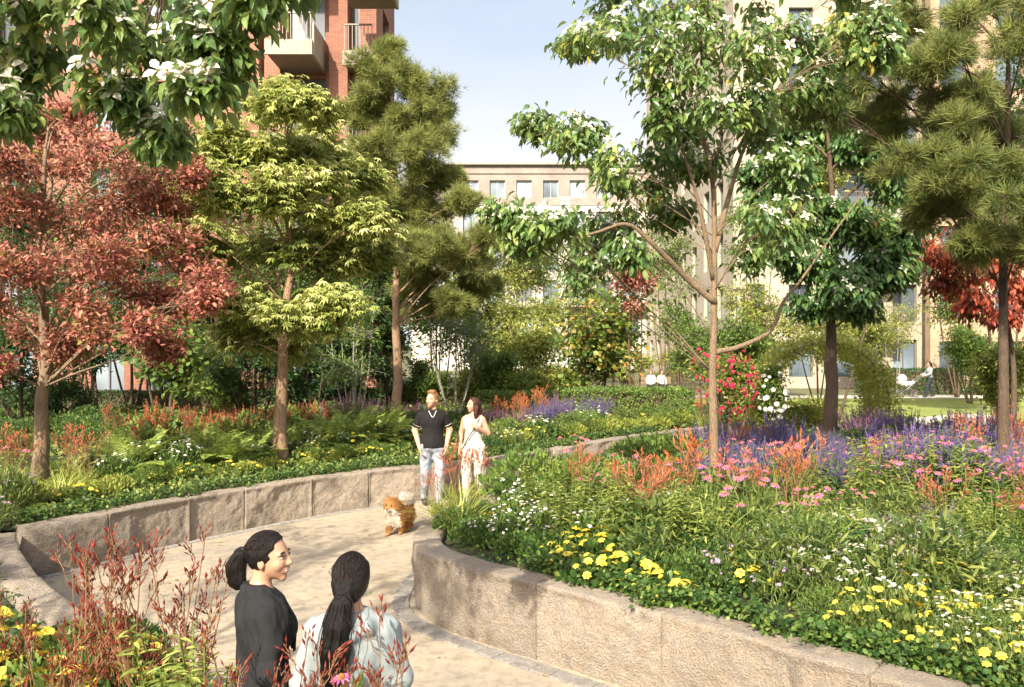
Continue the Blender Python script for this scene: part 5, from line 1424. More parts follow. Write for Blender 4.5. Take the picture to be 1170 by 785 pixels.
# ---- foreground bed
def at_top(px, py, d, h, proto, name, label, cat, sc, z=.42):
    p = P(px, py, d); put(proto, name, label, cat, None, (p[0], p[1], z), PL.uniform(0, 6.28), sc)
for k, (px, d, sc, lb, pp) in enumerate([(118,4.35,1.12,'tall branching dark red kangaroo paw left in the foreground bed', pawR), (160,4.2,1.16,'tallest dark red kangaroo paw in the foreground bed', pawR), (205,4.5,1.04,'dark red kangaroo paw at the right of the tall foreground group', pawR),
        (70,3.9,.85,'dark red kangaroo paw low at the bottom left', pawR), (60,3.5,.80,'dark red kangaroo paw at the bottom edge left of the jacket', pawR), (312,3.35,.90,'dark red kangaroo paw in front of the dark jacket', pawR), (276,3.3,.84,'dark red kangaroo paw at the left hem of the dark jacket', pawR),
        (372,3.2,.94,'dark red kangaroo paw before the pale hooded jacket', pawR), (425,3.25,.95,'short dark red kangaroo paw in front of the right sleeve', pawR), (15,4.6,.75,'red kangaroo paw at the left frame edge', pawR)]):
    at_top(px, 0, d, 0, pp[k % 3], 'kangaroo_paw', lb, 'flower', sc * .94)
for k, (px, d, sc, lb) in enumerate([(185,4.2,1.15,'broad green grass tuft at the bottom between the red paws'), (120,3.9,1.1,'green grass tuft at the bottom left')]):
    at_top(px, 0, d, 0, grass_p[k], 'grass_tuft', lb, 'grass', sc)
for k, (px, d, sc, lb) in enumerate([(225,4.0,1.25,'pale green leafy stalk plant at the bottom left of the dark jacket'), (250,3.9,1.05,'second pale leafy stalk plant nearest the dark jacket')]):
    at_top(px, 0, d, 0, ladder_p[k], 'leafy_stalk_plant', lb, 'plant', sc)
def sow_world(protos, name, label, cat, group, poly, n, sc, z, mind):
    pts = in_poly_samples(poly, n * 5, PL); mine = []
    for p in pts:
        if not inside(FBED, p[:1], p[1:])[0] or any((p[0] - q[0]) ** 2 + (p[1] - q[1]) ** 2 < mind ** 2 for q in mine): continue
        mine.append(p); put(protos[int(PL.integers(len(protos)))], name, label, cat, group, (p[0], p[1], z), PL.uniform(0, 6.28), PL.uniform(*sc))
        if len(mine) >= n: break
FL = [(-5.4, 6.5), (-4.1, 5.7), (-3.2, 5.2), (-2.7, 4.9), (-2.5, 5.6), (-2.0, 4.8), (-1.9, 3.6), (-4.0, 3.4), (-5.5, 5.0)]
sow_world(mounds_d, 'dark_leafy_plant', 'dark leafy mound in the foreground bed', 'plant', 'dark mounds in the foreground bed', FL, 30, (.7, 1.05), .46, .3)
sow_world(yellow_p, 'yellow_flower', 'yellow flowered plant at the bottom left corner', 'flower', 'yellow flowers in the foreground bed', FL, 34, (1.2, 1.7), .50, .25)
sow_world(mounds_g, 'leafy_plant', 'green leafy mound in the foreground bed', 'plant', 'green mounds in the foreground bed', FL, 30, (.9, 1.4), .46, .3)
sow_world(lilac_p, 'lilac_daisy', 'lilac daisy plant at the left end of the foreground bed', 'flower', 'lilac daisies in the foreground bed', [(-6.6, 8.6), (-5.6, 8.5), (-4.4, 6.8), (-5.6, 6.4)], 8, (1.1, 1.5), .43, .3)
at_top(400, 0, 3.15, 0, flowering(400, .14, .8, 160, .11, LEAF_N, M_OLIVE, 7, f_pnk, .045, above=.06), 'pink_coneflower', 'pink flower bunch at the bottom edge before the long ponytail', 'flower', 1.03)

# ---- rose arches and roses by the lawn
def arch_tunnel(label, cx, cy, w, h, depth, rz, seed):
    rng = np.random.default_rng(seed); root = empty('rose_arch', (cx, cy, 0), rz, label, 'arch')
    t = np.linspace(0, PI, 26)
    line = np.vstack([[[-w / 2, 0, 0]], np.c_[-np.cos(t) * w / 2, np.zeros(26), h - w / 2 + np.sin(t) * w / 2], [[w / 2, 0, 0]]])
    allp = []
    for y in np.linspace(-depth / 2, depth / 2, 3):
        L = line + np.array([0, y, 0]); mb = MB(); tube(mb, resample(L, .15), .028, 6); mb.build('hoop', M_RAIL, root, True); allp.append(resample(L, .05))
    mb = MB()
    for k in range(2, len(line) - 2, 4): tube(mb, np.array([line[k] + [0, -depth / 2, 0], line[k], line[k] + [0, depth / 2, 0]]), .012, 4)
    mb.build('crossbar', M_RAIL, root)
    n = 17000; a = resample(line, .03); k = rng.integers(0, len(a), n); hz = a[k][:, 2] / h
    y = np.where(rng.random(n) < .95, rng.choice([-.5, 0, .5], n) * depth + rng.normal(size=n) * .13, rng.uniform(-.5, .5, n) * depth)
    pos = a[k] + np.c_[np.zeros(n), y, np.zeros(n)] + rng.normal(size=(n, 3)) * (.10 + .14 * (1 - hz))[:, None]
    keep = rng.random(n) < np.clip(1.1 - .15 * hz + .5 * fbm(pos * 1.5, seed, 2), .15, 1); pos = pos[keep]; m = len(pos)
    ax, nr = leaf_axes('random', norm(rng.normal(size=(m, 3))), m, rng)
    mb = MB(); scatter(mb, LEAF[0], LEAF[1], frames(ax, nr), pos, .10 * rng.uniform(.7, 1.3, m)); mb.build('foliage', M_CLIMB, root)
    for k in rng.permutation(m)[:60]:
        o = link('rose', f_rw[0], root); o.matrix_basis = mat4(face_up(rng.normal(size=3) + np.array([0, -1.2, .4]), rng), pos[k] + np.array([0, -.1, .03]), .06 * rng.uniform(.7, 1.2))
    return root
arch_tunnel('wide rose arch covered in yellow green climbers behind the dark dogwood trunk', X(935, 21), 21.0, 2.9, 2.62, 1.6, -.15, 71)
#arch_tunnel('second climber covered arch further back inside the front one', X(925, 25), 25.5, 2.9, 2.6, 1.4, -.15, 72)
def rose_bush(label, px, py, rx, ry, d, lmat, fm, nf, seed, fs=.085):
    r = bush('rose_bush', label, px, py, rx, ry, d, LEAF, .10, lmat, seed=seed, n=14, twigs=22, per=9, cat='bush', zfoot=.2)
    rng = np.random.default_rng(seed); b = np.array(r.location); c = P(px, py, d) - b
    for k in range(nf):
        q = rand_unit(1, rng)[0]; q[1] = -abs(q[1]) ; p = c + q * np.array([rx * d / F, .9, ry * d / F]) * rng.uniform(.75, 1.05)
        o = link('rose', fm[0], r); o.matrix_basis = mat4(face_up(q + np.array([0, -.6, .4]), rng), p, fs * rng.uniform(.7, 1.2))
rose_bush('rose bush covered in crimson roses left of the arches', 836, 440, 30, 40, 19.5, M_AUT, f_rr, 90, 81, .046)
rose_bush('green climber with white roses at the left foot of the arch', 880, 450, 18, 32, 20.0, M_MID, f_rw, 40, 82, .055)
rose_bush('pale pinkish rose bush behind the crimson one', 812, 422, 28, 32, 22.5, M_AUT, f_rr, 18, 83, .06)
bush('garden_shrub', 'yellow green bush glowing inside the arches', 925, 470, 26, 18, 28, LEAF, .11, M_LIGHT, seed=84, n=12, cat='shrub', twigs=22)
#bush('garden_shrub', 'yellow green feathery bush right of the dark dogwood trunk', 978, 480, 20, 18, 20.2, LEAF_N, .13, M_LIGHT, seed=85, n=12, cat='shrub', twigs=22)
bush('garden_shrub', 'pinkish flowering bush below the arches', 915, 478, 34, 16, 20.8, LEAF, .09, M_AUT, seed=86, n=12, cat='shrub', twigs=20)
bush('garden_shrub', 'yellow bush behind the arches before the cream flats', 870, 400, 34, 24, 31, LEAF, .13, M_LIGHT, seed=87, n=12, cat='shrub', twigs=22)
bush('garden_shrub', 'low leafy shrub at the lawn corner', 1020, 487, 26, 12, 20.4, LEAF, .10, M_MID, seed=88, n=10, cat='shrub', twigs=18)
bush('garden_shrub', 'pinkish low shrub at the right of the lawn corner', 1085, 492, 36, 13, 19.2, LEAF, .10, M_AUT, seed=89, n=10, cat='shrub', twigs=18)

# dry leaves lying on the path
rng_ = np.random.default_rng(91); q = in_poly_samples([(-5.2, 9.0), (-4.3, 10.6), (-1.5, 13.3), (3.0, 17.5), (3.2, 16.0), (-1.3, 9.5), (0.6, 6.2), (1.8, 4.6), (-1.6, 4.0), (-2.6, 6.2)], 240, rng_)
mb = MB(); scatter(mb, LEAF[0], LEAF[1], frames(norm(np.c_[rng_.normal(size=(240, 2)), rng_.normal(size=240) * .1]), norm(np.c_[rng_.normal(size=(240, 2)) * .25, np.ones(240)])), np.c_[q, np.full(240, .012)], .05 * rng_.uniform(.5, 1.1, 240))
tag(mb.build('fallen_leaves', leafmat('dry_leaf', [(0, g(.20, .10, .03)), (.6, g(.36, .24, .07)), (1, g(.22, .26, .06))], .1)), 'dry leaves scattered over the sandy path', 'leaves', None, 'stuff')
# ------------------------------------------------------------------ people and the dog
def smin(a, b, k):
    h = np.clip(.5 + .5 * (b - a) / k, 0, 1)
    return b * (1 - h) + a * h - k * h * (1 - h)

class SDF:
    """smooth union of tapered limbs and ellipsoids, meshed as one closed surface"""
    def __init__(s): s.p = []
    def cone(s, a, b, r1, r2, k=.03): s.p.append(('c', np.array(a, float), np.array(b, float), r1, r2, k)); return s
    def ell(s, c, r, R=None, k=.03): s.p.append(('e', np.array(c, float), np.array(r, float), np.eye(3) if R is None else np.array(R), None, k)); return s
    def cut(s, c, r, R=None, k=.01): s.p.append(('s', np.array(c, float), np.array(r, float), np.eye(3) if R is None else np.array(R), None, k)); return s
    def chain(s, pts, rads, k=.03):
        for i in range(len(pts) - 1): s.cone(pts[i], pts[i + 1], rads[i], rads[i + 1], k)
        return s
    def mesh(s, h, post=None, grow=0.0):
        lo, hi = np.full(3, 9e9), np.full(3, -9e9)
        for q in s.p:
            if q[0] == 'c': ps = [(q[1], q[3]), (q[2], q[4])]
            else: ps = [(q[1], float(np.max(q[2])))]
            for c, r in ps: lo = np.minimum(lo, c - r); hi = np.maximum(hi, c + r)
        lo -= .03 + grow; hi += .03 + grow
        n = np.ceil((hi - lo) / h).astype(int) + 1
        D = np.full(n, .12); ax = [lo[i] + h * np.arange(n[i]) for i in range(3)]
        for q in s.p:
            m = .07 + grow
            if q[0] == 'c': l = np.minimum(q[1] - q[3], q[2] - q[4]) - m; u = np.maximum(q[1] + q[3], q[2] + q[4]) + m
            else: r = float(np.max(q[2])); l = q[1] - r - m; u = q[1] + r + m
            i0 = np.clip(np.floor((l - lo) / h).astype(int), 0, n); i1 = np.clip(np.ceil((u - lo) / h).astype(int) + 1, 0, n)
            if np.any(i1 <= i0): continue
            sl = tuple(slice(i0[i], i1[i]) for i in range(3))
            X_, Y_, Z_ = np.meshgrid(*[ax[i][sl[i]] for i in range(3)], indexing='ij')
            p = np.stack([X_, Y_, Z_], -1)
            if q[0] == 'c':
                ba = q[2] - q[1]; t = np.clip(((p - q[1]) @ ba) / max(ba @ ba, 1e-9), 0, 1)
                d = np.linalg.norm(p - q[1] - t[..., None] * ba, axis=-1) - (q[3] + (q[4] - q[3]) * t)
            else:
                lp = (p - q[1]) @ q[3]
                k0 = np.linalg.norm(lp / q[2], axis=-1); k1 = np.linalg.norm(lp / q[2] ** 2, axis=-1)
                d = k0 * (k0 - 1) / np.maximum(k1, 1e-6)
            if q[0] == 's': D[sl] = -smin(-D[sl], d, q[5])
            else: D[sl] = smin(D[sl], d, q[5])
        X_, Y_, Z_ = np.meshgrid(*ax, indexing='ij')
        D = D - grow
        if post is not None: D = post(D, X_, Y_, Z_)
        D[0] = D[-1] = .1; D[:, 0] = D[:, -1] = .1; D[:, :, 0] = D[:, :, -1] = .1
        return surface_nets(D, lo, h)

def surface_nets(D, lo, h):
    ins = D < 0; nx, ny, nz = D.shape
    cs = [(a, b, c) for a in (0, 1) for b in (0, 1) for c in (0, 1)]
    sub = lambda A, o: A[o[0]:nx - 1 + o[0], o[1]:ny - 1 + o[1], o[2]:nz - 1 + o[2]]
    cnt = sum(sub(ins, o).astype(np.int8) for o in cs)
    act = (cnt > 0) & (cnt < 8); idx = np.argwhere(act)
    vid = np.full(act.shape, -1); vid[act] = np.arange(len(idx))
    val = {o: D[idx[:, 0] + o[0], idx[:, 1] + o[1], idx[:, 2] + o[2]] for o in cs}
    s = np.zeros((len(idx), 3)); w = np.zeros(len(idx))
    for a in cs:
        for k in range(3):
            if a[k]: continue
            b = list(a); b[k] = 1; b = tuple(b)
            m = (val[a] < 0) != (val[b] < 0); t = np.where(m, val[a] / np.where(m, val[a] - val[b], 1), 0)
            p = np.tile(np.array(a, float), (len(idx), 1)); p[:, k] = t
            s += p * m[:, None]; w += m
    V = lo + h * (idx + s / w[:, None]); Fq = []
    for k in range(3):
        o = np.zeros(3, int); o[k] = 1; u, v = [q for q in range(3) if q != k]
        A = ins[tuple(slice(0, D.shape[i] - (1 if i == k else 0)) for i in range(3))]
        B = ins[tuple(slice(1 if i == k else 0, D.shape[i]) for i in range(3))]
        e = np.argwhere(A != B)
        e = e[(e[:, u] > 0) & (e[:, v] > 0)]
        du = np.zeros(3, int); du[u] = 1; dv = np.zeros(3, int); dv[v] = 1
        g_ = lambda x: vid[x[:, 0], x[:, 1], x[:, 2]]
        q = np.stack([g_(e - du - dv), g_(e - dv), g_(e), g_(e - du)], 1)
        fl = A[e[:, 0], e[:, 1], e[:, 2]]
        if k == 1: fl = ~fl
        q[~fl] = q[~fl][:, ::-1]; Fq.append(q[(q >= 0).all(1)])
    return V, np.concatenate(Fq)

def skinmat(name, col):
    m, nt, b = new_mat(name); n = noise(nt, coords(nt), 14, 3)
    r = ramp(nt, [(0.3, tuple(x * .93 for x in col)), (0.7, tuple(min(1, x * 1.05) for x in col))])
    nt.links.new(n, r.inputs[0]); nt.links.new(r.outputs[0], b.inputs['Base Color'])
    b.inputs['Roughness'].default_value = .5; b.inputs['Subsurface Weight'].default_value = .12
    b.inputs['Subsurface Radius'].default_value = (.012, .005, .003); b.inputs['Subsurface Scale'].default_value = .5
    return m
def hairmat(name, col, rough=.42):
    m, nt, b = new_mat(name); n = noise(nt, coords(nt, scale=(60, 60, 5)), 3.0, 5, .7)
    r = ramp(nt, [(0.35, tuple(x * .5 for x in col)), (0.7, tuple(x * 1.7 for x in col))])
    nt.links.new(n, r.inputs[0]); nt.links.new(r.outputs[0], b.inputs['Base Color'])
    b.inputs['Roughness'].default_value = rough; b.inputs['Specular IOR Level'].default_value = .3; bump(nt, b, n, .8, .01); return m
def clothmat(name, col, scale=300.0, var=.15, rough=.85):
    m, nt, b = new_mat(name); v = coords(nt); n = noise(nt, v, scale, 2); n2 = noise(nt, v, 7.0, 4)
    r = ramp(nt, [(0.3, tuple(x * (1 - var) for x in col)), (0.7, tuple(min(1, x * (1 + var)) for x in col))])
    nt.links.new(mix(nt, n, n2, .5), r.inputs[0]); nt.links.new(r.outputs[0], b.inputs['Base Color'])
    b.inputs['Roughness'].default_value = rough; b.inputs['Specular IOR Level'].default_value = .25
    bump(nt, b, n, .25, .002); return m

M_SK1 = skinmat('light_brown_skin', (.47, .26, .165)); M_SK2 = skinmat('fair_skin', (.54, .31, .20))
M_LIP = plain('lips', (.44, .17, .14), .45); M_EYEW = plain('eye_white', (.75, .72, .68), .3); M_EYED = plain('dark_iris', (.03, .02, .015), .25); M_TEETH = plain('teeth', (.8, .77, .7), .35)
M_HBLK = hairmat('black_hair', (.006, .0042, .0038), .5); M_HBRN = hairmat('brown_hair', (.055, .018, .012), .5); M_HGIN = hairmat('ginger_blond_hair', (.25, .125, .055))
M_BLK = clothmat('charcoal_jacket_cloth', (.017, .0175, .019)); M_POLO = clothmat('black_polo_cloth', (.012, .011, .011))
M_PALEC = clothmat('pale_grey_blue_cloth', (.27, .305, .31)); M_WDRESS = clothmat('cream_white_cloth', (.56, .53, .47)); M_JEAN = clothmat('bleached_denim', (.27, .30, .34), 12.0, .65)
M_TROUS = clothmat('dark_trouser_cloth', (.03, .035, .045)); M_SHOEW = plain('white_shoe', (.75, .72, .68), .6); M_SHOED = plain('dark_shoe', (.04, .035, .03), .5); M_STRAP = plain('dark_strap', (.05, .03, .025), .6)
M_TIE = plain('hair_tie', (.45, .42, .40), .5); M_SILVER = plain('silver_trim', (.55, .53, .50), .4)

def rotm(yaw=0, pitch=0, roll=0):
    cy, sy, cp, sp, cr, sr = math.cos(yaw), math.sin(yaw), math.cos(pitch), math.sin(pitch), math.cos(roll), math.sin(roll)
    return np.array([[cy, -sy, 0], [sy, cy, 0], [0, 0, 1]]) @ np.array([[1, 0, 0], [0, cp, -sp], [0, sp, cp]]) @ np.array([[cr, 0, sr], [0, 1, 0], [-sr, 0, cr]])

def hand(sd, wr, dirn, palm, sgn, curl=.5, sc=1.0):
    """palm, four unequal bent fingers and a thumb leaving the side of the palm"""
    y = norm(np.array(dirn, float)); z = norm(np.array(palm, float) - y * np.dot(palm, y)); x = np.cross(y, z) * sgn
    W = lambda a, b, c: np.array(wr) + (x * a + y * b + z * c) * sc
    sd.cone(W(0, -.01, 0), W(0, .03, 0), .021 * sc, .024 * sc, .015)
    sd.ell(W(0, .055, .0), np.array([.038, .045, .015]) * sc, np.stack([x, y, z], -1), .012)
    for i, (off, L) in enumerate(((-.029, .068), (-.010, .078), (.010, .074), (.028, .058))):
        p = W(off, .088, 0); a1, a2 = curl * .7, curl * 1.7
        q = W(off * 1.08, .088 + L * .5 * math.cos(a1), L * .5 * math.sin(a1)); r = q + (y * math.cos(a2) + z * math.sin(a2)) * L * .5 * sc
        sd.cone(p, q, .0092 * sc, .0085 * sc, .006); sd.cone(q, r, .0085 * sc, .0068 * sc, .004)
    p = W(-.034, .03, .004); q = W(-.056, .062, .018); r = W(-.052, .092, .03)
    sd.cone(p, q, .0125 * sc, .010 * sc, .012); sd.cone(q, r, .010 * sc, .008 * sc, .006)

def head_sdf(sd, c, R, sc=1.0, male=False, smile=0.0):
    L = lambda x, y, z: np.array(c) + R @ (np.array([x, y, z]) * sc)
    e = lambda p, r, k=.02, Rr=None: sd.ell(L(*p), np.array(r) * sc, R if Rr is None else R @ Rr, k)
    e((0, -.012, .028), (.074, .094, .090))
    e((0, .030, -.015), (.059, .063, .072), .03)
    sd.cone(L(0, .028, -.045), L(0, .062, -.092), .049 * sc, (.029 if male else .021) * sc, .03)
    for s in (-1, 1):
        e((s * .036, .059, -.024), (.024, .024, .023), .022)
        sd.cut(L(s * .032, .098, .010), np.array([.020, .014, .012]) * sc, R, .012)
        e((s * .075, -.010, -.010), (.009, .018, .030), .006); sd.cut(L(s * .086, -.006, -.006), np.array([.006, .010, .016]) * sc, R, .005)
        e((s * .034, .074, .026), (.026, .014, .009), .014)
    sd.cone(L(0, .086, .014), L(0, .106, -.022), .0085 * sc, .0125 * sc, .012)
    for s in (-1, 1): e((s * .011, .097, -.026), (.009, .010, .008), .008)
    e((0, .083, -.050), (.026 + .006 * smile, .014, .008), .008); e((0, .080, -.062), (.023 + .006 * smile, .014, .008), .008)
    return L

def face_bits(mb, L, R, sc, smile, brow=3):
    """eyes, brows and mouth set on the face: 1 white 2 dark 3 brow 4 lips 5 teeth"""
    def blob(c, r, mat, Rr=np.eye(3), nu=10, nv=6):
        u = np.arange(nu) * 2 * PI / nu; v = np.linspace(-PI / 2, PI / 2, nv)
        p = np.array([[math.cos(b) * math.cos(a), math.sin(b), math.cos(b) * math.sin(a)] for b in v for a in u]) * np.array([r[0], r[1], r[2]]) * sc
        p = p @ Rr.T @ R.T + L(*c); f = [[i * nu + j, i * nu + nu + j, i * nu + nu + (j + 1) % nu, i * nu + (j + 1) % nu] for i in range(nv - 1) for j in range(nu)]
        mb.add(p, np.array(f), mat)
    for s in (-1, 1):
        blob((s * .0335, .0765, .009), (.0155, .0130, .0074 - .0016 * smile), 1)
        blob((s * .0335, .0830, .009), (.0072, .0080, .0066 - .0012 * smile), 2)
        blob((s * .0345, .0795, .0165 - .0012 * smile), (.0185, .0105, .0030), 2)
        blob((s * .036, .0830, .032), (.021, .0085, .0042), 3, rotm(0, 0, s * .12))
    blob((0, .0895, -.0495), (.0235 + .007 * smile, .0090, .0038), 4); blob((0, .0865, -.0645), (.0205 + .006 * smile, .0100, .0046), 4)
    if smile:
        blob((0, .0900, -.0565), (.0265, .0085, .0055), 5)
        for s in (-1, 1): blob((s * .0275, .080, -.0525), (.006, .008, .0035), 4)

def build_person(label, loc, rz, ht, skin, hairm, pose, top, bottom, hair, h=.009, male=False, smile=0.0, seated=False, extras=None, shoes=M_SHOED, group=None):
    k = ht / 1.70; A = lambda *p: np.array(p) * k
    J = dict(sl=A(-.150, -.01, 1.345), sr=A(.150, -.01, 1.345), el=A(-.215, -.03, 1.12), er=A(.215, -.03, 1.12), wl=A(-.225, .05, .875), wr=A(.225, .05, .875),
             hl=A(-.09, 0, .90), hr=A(.09, 0, .90), kl=A(-.10, .02, .49), kr=A(.10, .02, .49), al=A(-.10, -.02, .085), ar=A(.10, -.02, .085),
             nk=A(0, -.015, 1.43), hd=A(0, .018, 1.588), yaw=0, pitch=0, roll=0)
    for a, b in pose.items(): J[a] = A(*b) if isinstance(b, tuple) else b
    if male: J['sl'] = J['sl'] * np.array([1.14, 1, 1]); J['sr'] = J['sr'] * np.array([1.14, 1, 1])
    m_ = 1.12 if male else 1.0
    def torso(s, g=0.0, kk=.05):
        s.ell(A(0, 0, .93), A(.165, .115, .12) + g, None, kk); s.ell(A(0, .005, 1.08), A(.128 * m_, .098, .15) + g, None, kk)
        s.ell(A(0, .0, 1.27), A(.155 * m_, .112, .16) + g, None, kk)
        if not male:
            for q in (-1, 1): s.ell(A(q * .068, .075, 1.26), A(.062, .055, .065) + g * .8, None, .04)
        s.cone(J['sl'] * np.array([.6, 1, 1]), J['sr'] * np.array([.6, 1, 1]), .062 * k + g, .062 * k + g, kk)
        for q in 'lr': s.cone(J['nk'] - A(0, 0, .01), J['s' + q] * np.array([.85, 1, 1]) + A(0, 0, .012), .042 * k + g, .040 * k + g, .05)
        s.cone(A(0, -.01, 1.34), J['nk'], .080 * k + g, .052 * k + g, .04)
    def uarm(s, g=0.0):
        for q in 'lr':
            sh = J['s' + q]; s.cone(sh, J['e' + q], .054 * m_ * k + g, .042 * m_ * k + g, .035)
    def farm(s, g=0.0):
        for q in 'lr': s.cone(J['e' + q], J['w' + q], .041 * m_ * k + g, .027 * m_ * k + g, .02)
    def legs(s, g=0.0):
        for q in 'lr':
            s.cone(J['h' + q], J['k' + q], .088 * k + g, .058 * k + g, .04); s.cone(J['k' + q], J['a' + q], .057 * k + g, .036 * k + g, .03)
            cm = (J['k' + q] * .7 + J['a' + q] * .3) + A(0, -.02, 0); s.ell(cm, A(.05, .052, .11) + g, None, .03)
    def feet(s, g=0.0):
        for q in 'lr':
            a = J['a' + q]; s.cone(a, a + A(0, .0, -.03), .038 * k + g, .04 * k + g, .02); s.cone(a + A(0, -.03, -.045), a + A(0, .13, -.055), .036 * k + g, .030 * k + g, .02)
    R = rotm(J['yaw'], J['pitch'], J['roll']); sc = k * (1.0 if not male else 1.02)
    body = SDF(); torso(body); uarm(body); farm(body); legs(body); feet(body)
    body.cone(J['nk'], J['hd'] + R @ A(0, -.028, -.02), .050 * m_ * k, .045 * m_ * k, .022)
    L = head_sdf(body, J['hd'], R, sc, male, smile)
    for q, s_ in (('l', -1), ('r', 1)):
        dirn = J.get('d' + q, None); dirn = (J['w' + q] - J['e' + q]) if dirn is None else np.array(dirn)
        pl = np.array(J.get('p' + q, (-s_ * 1.0, .2, 0))); hand(body, J['w' + q], dirn, pl, s_, J.get('curl', .5), k)
    V, Fq = body.mesh(h)
    mb = MB(); mb.add(V, Fq, 0); face_bits(mb, L, R, sc, smile)
    o = mb.build('person', [skin, M_EYEW, M_EYED, hairm, M_LIP, M_TEETH], None, True)
    tag(o, label, 'person', group); o.location = loc; o.rotation_euler = (0, 0, rz)
    api = dict(A=A, J=J, R=R, L=L, k=k, sc=sc, torso=torso, uarm=uarm, farm=farm, legs=legs, feet=feet, h=h, root=o)
    for q in (-1, 1):
        s = SDF(); feet(s, .010); mx_ = (J['al'][0] + J['ar'][0]) / 2
        V, Fq = s.mesh(max(h, .009), lambda D, X_, Y_, Z_: np.maximum(np.maximum(D, Z_ - .12 * k), -q * (X_ - mx_))); m2 = MB(); m2.add(V, Fq); m2.build('shoe', shoes, o, True)
    top(api); bottom(api); hair(api)
    if extras: extras(api)
    return o

def fold_noise(amp, sx=9.0, sz=5.0, seed=0):
    def f(D, X_, Y_, Z_):
        near = np.abs(D) < .04; out = D.copy()
        p = np.stack([X_[near] * sx * 1.4, Y_[near] * sx * 1.4, Z_[near] * sz * 1.6 + X_[near] * 9], -1)
        out[near] = D[near] + amp * fbm(p, seed, 3); return out
    return f
def garment(api, name, mat, parts, g, clip, amp=.006, seed=0, extra=None, parent=None):
    s = SDF()
    for q in parts: api[q](s, g)
    if extra: extra(s)
    fn = fold_noise(amp, seed=seed)
    def post(D, X_, Y_, Z_): return np.maximum(fn(D, X_, Y_, Z_), clip(X_, Y_, Z_))
    V, Fq = s.mesh(api['h'], post); mb = MB(); mb.add(V, Fq); return mb.build(name, mat, parent or api['root'], True)
def cap_hair(api, name, mat, grow, keep, extra=None, amp=.003, seed=3, fine=None):
    """hair as its own shell over the skull; keep(x,y,z) < 0 where hair grows, in head space"""
    L, R, sc = api['L'], api['R'], api['sc']; s = SDF()
    s.ell(L(0, -.012, .028), (np.array([.074, .094, .090]) + grow) * sc, R, .02)
    if extra: extra(s, L)
    def post(D, X_, Y_, Z_):
        q = (np.stack([X_, Y_, Z_], -1) - L(0, 0, 0)) @ R / sc
        near = np.abs(D) < .03; out = D.copy(); p = q[near]
        out[near] = D[near] + amp * fbm(np.c_[p[:, 0] * 70, p[:, 1] * 24, p[:, 2] * 24], seed, 3)
        return smax(out, keep(q[..., 0], q[..., 1], q[..., 2]) * sc, .008)
    V, Fq = s.mesh(fine or api['h'], post); mb = MB(); mb.add(V, Fq); return mb.build(name, mat, api['root'], True)
def smax(a, b, k): return -smin(-a, -b, k)
def strip(api, name, mat, pts, r, parent=None):
    mb = MB(); tube(mb, spline(np.array(pts), 26), r, 6); return mb.build(name, mat, parent or api['root'], True)

# fine strands over the two dark heads
def strands(hair_o, L, sc, root_f, tie, tail, seed, n=170):
    rng = np.random.default_rng(seed); mb = MB()
    for k in range(n):
        th = rng.uniform(-1.25, 1.25); fr_ = rng.uniform(.0, 1.0); a = np.array([math.sin(th) * .090, root_f - .02 * abs(th) - .10 * fr_, .030 + .088 * math.cos(th) * (1 - .12 * fr_)])
        b = np.array(tie) + rng.normal(size=3) * .007; pts = []
        for t in np.linspace(0, 1, 7):
            p = a * (1 - t) + b * t; q = (p - np.array([0, -.012, .028])) / (np.array([.074, .094, .090]) + .0155); r = np.linalg.norm(q)
            if r < 1 and t < .85: p = np.array([0, -.012, .028]) + q / r * (np.array([.074, .094, .090]) + .0155)
            pts.append(L(*p))
        tube(mb, spline(np.array(pts), 12), .0011 * sc, 4, cap=False)
    for k in range(n // 2):
        o_ = rng.normal(size=3) * np.array([.018, .012, .0]); pts = [L(*(np.array(p) + o_ * w + np.array([0, -.010, 0]) * (w > .8))) for p, w in tail]
        tube(mb, spline(np.array(pts), 12), .0014 * sc, 4, cap=False)
    mb.build('hair_strand', M_HSTR, hair_o, True)
M_HSTR = hairmat('fine_dark_hair', (.016, .010, .008), .35)

# woman in the dark jacket, profile turned right
def top1(a):
    A, k = a['A'], a['k']
    c = garment(a, 'jacket', M_BLK, ['torso', 'uarm', 'farm'], .020, lambda X_, Y_, Z_: np.maximum(np.maximum(.72 * k - Z_, Z_ - (1.478 * k - .75 * np.maximum(Y_ - .0, 0))), -.02 + 0 * Z_), .015, 2,
            lambda s: (s.ell(A(0, 0, .82), A(.175, .125, .16), None, .05), s.chain([A(-.070, .045, 1.40), A(-.072, -.02, 1.448), A(0, -.078, 1.468), A(.072, -.02, 1.448), A(.070, .045, 1.40)], [.016] * 5, .015)))
    mb = MB()
    for q in (-1, 1):
        V = np.array([A(q * .085, .055, 1.415), A(q * .115, .100, 1.34), A(q * .085, .135, 1.27), A(q * .02, .142, 1.12), A(q * .045, .125, 1.27), A(q * .06, .085, 1.37)]); V2 = V + np.array([0, .012, .004])
        mb.add(np.vstack([V, V2]), [[0,1,2,3,4,5], [11,10,9,8,7,6]] + [[i, (i + 1) % 6, 6 + (i + 1) % 6, 6 + i] for i in range(6)])
    mb.build('lapel', M_BLK, c)
def bot1(a): garment(a, 'trousers', M_TROUS, ['legs'], .018, lambda X_, Y_, Z_: np.maximum(.09 * a['k'] - Z_, Z_ - .95 * a['k']), .006, 4)
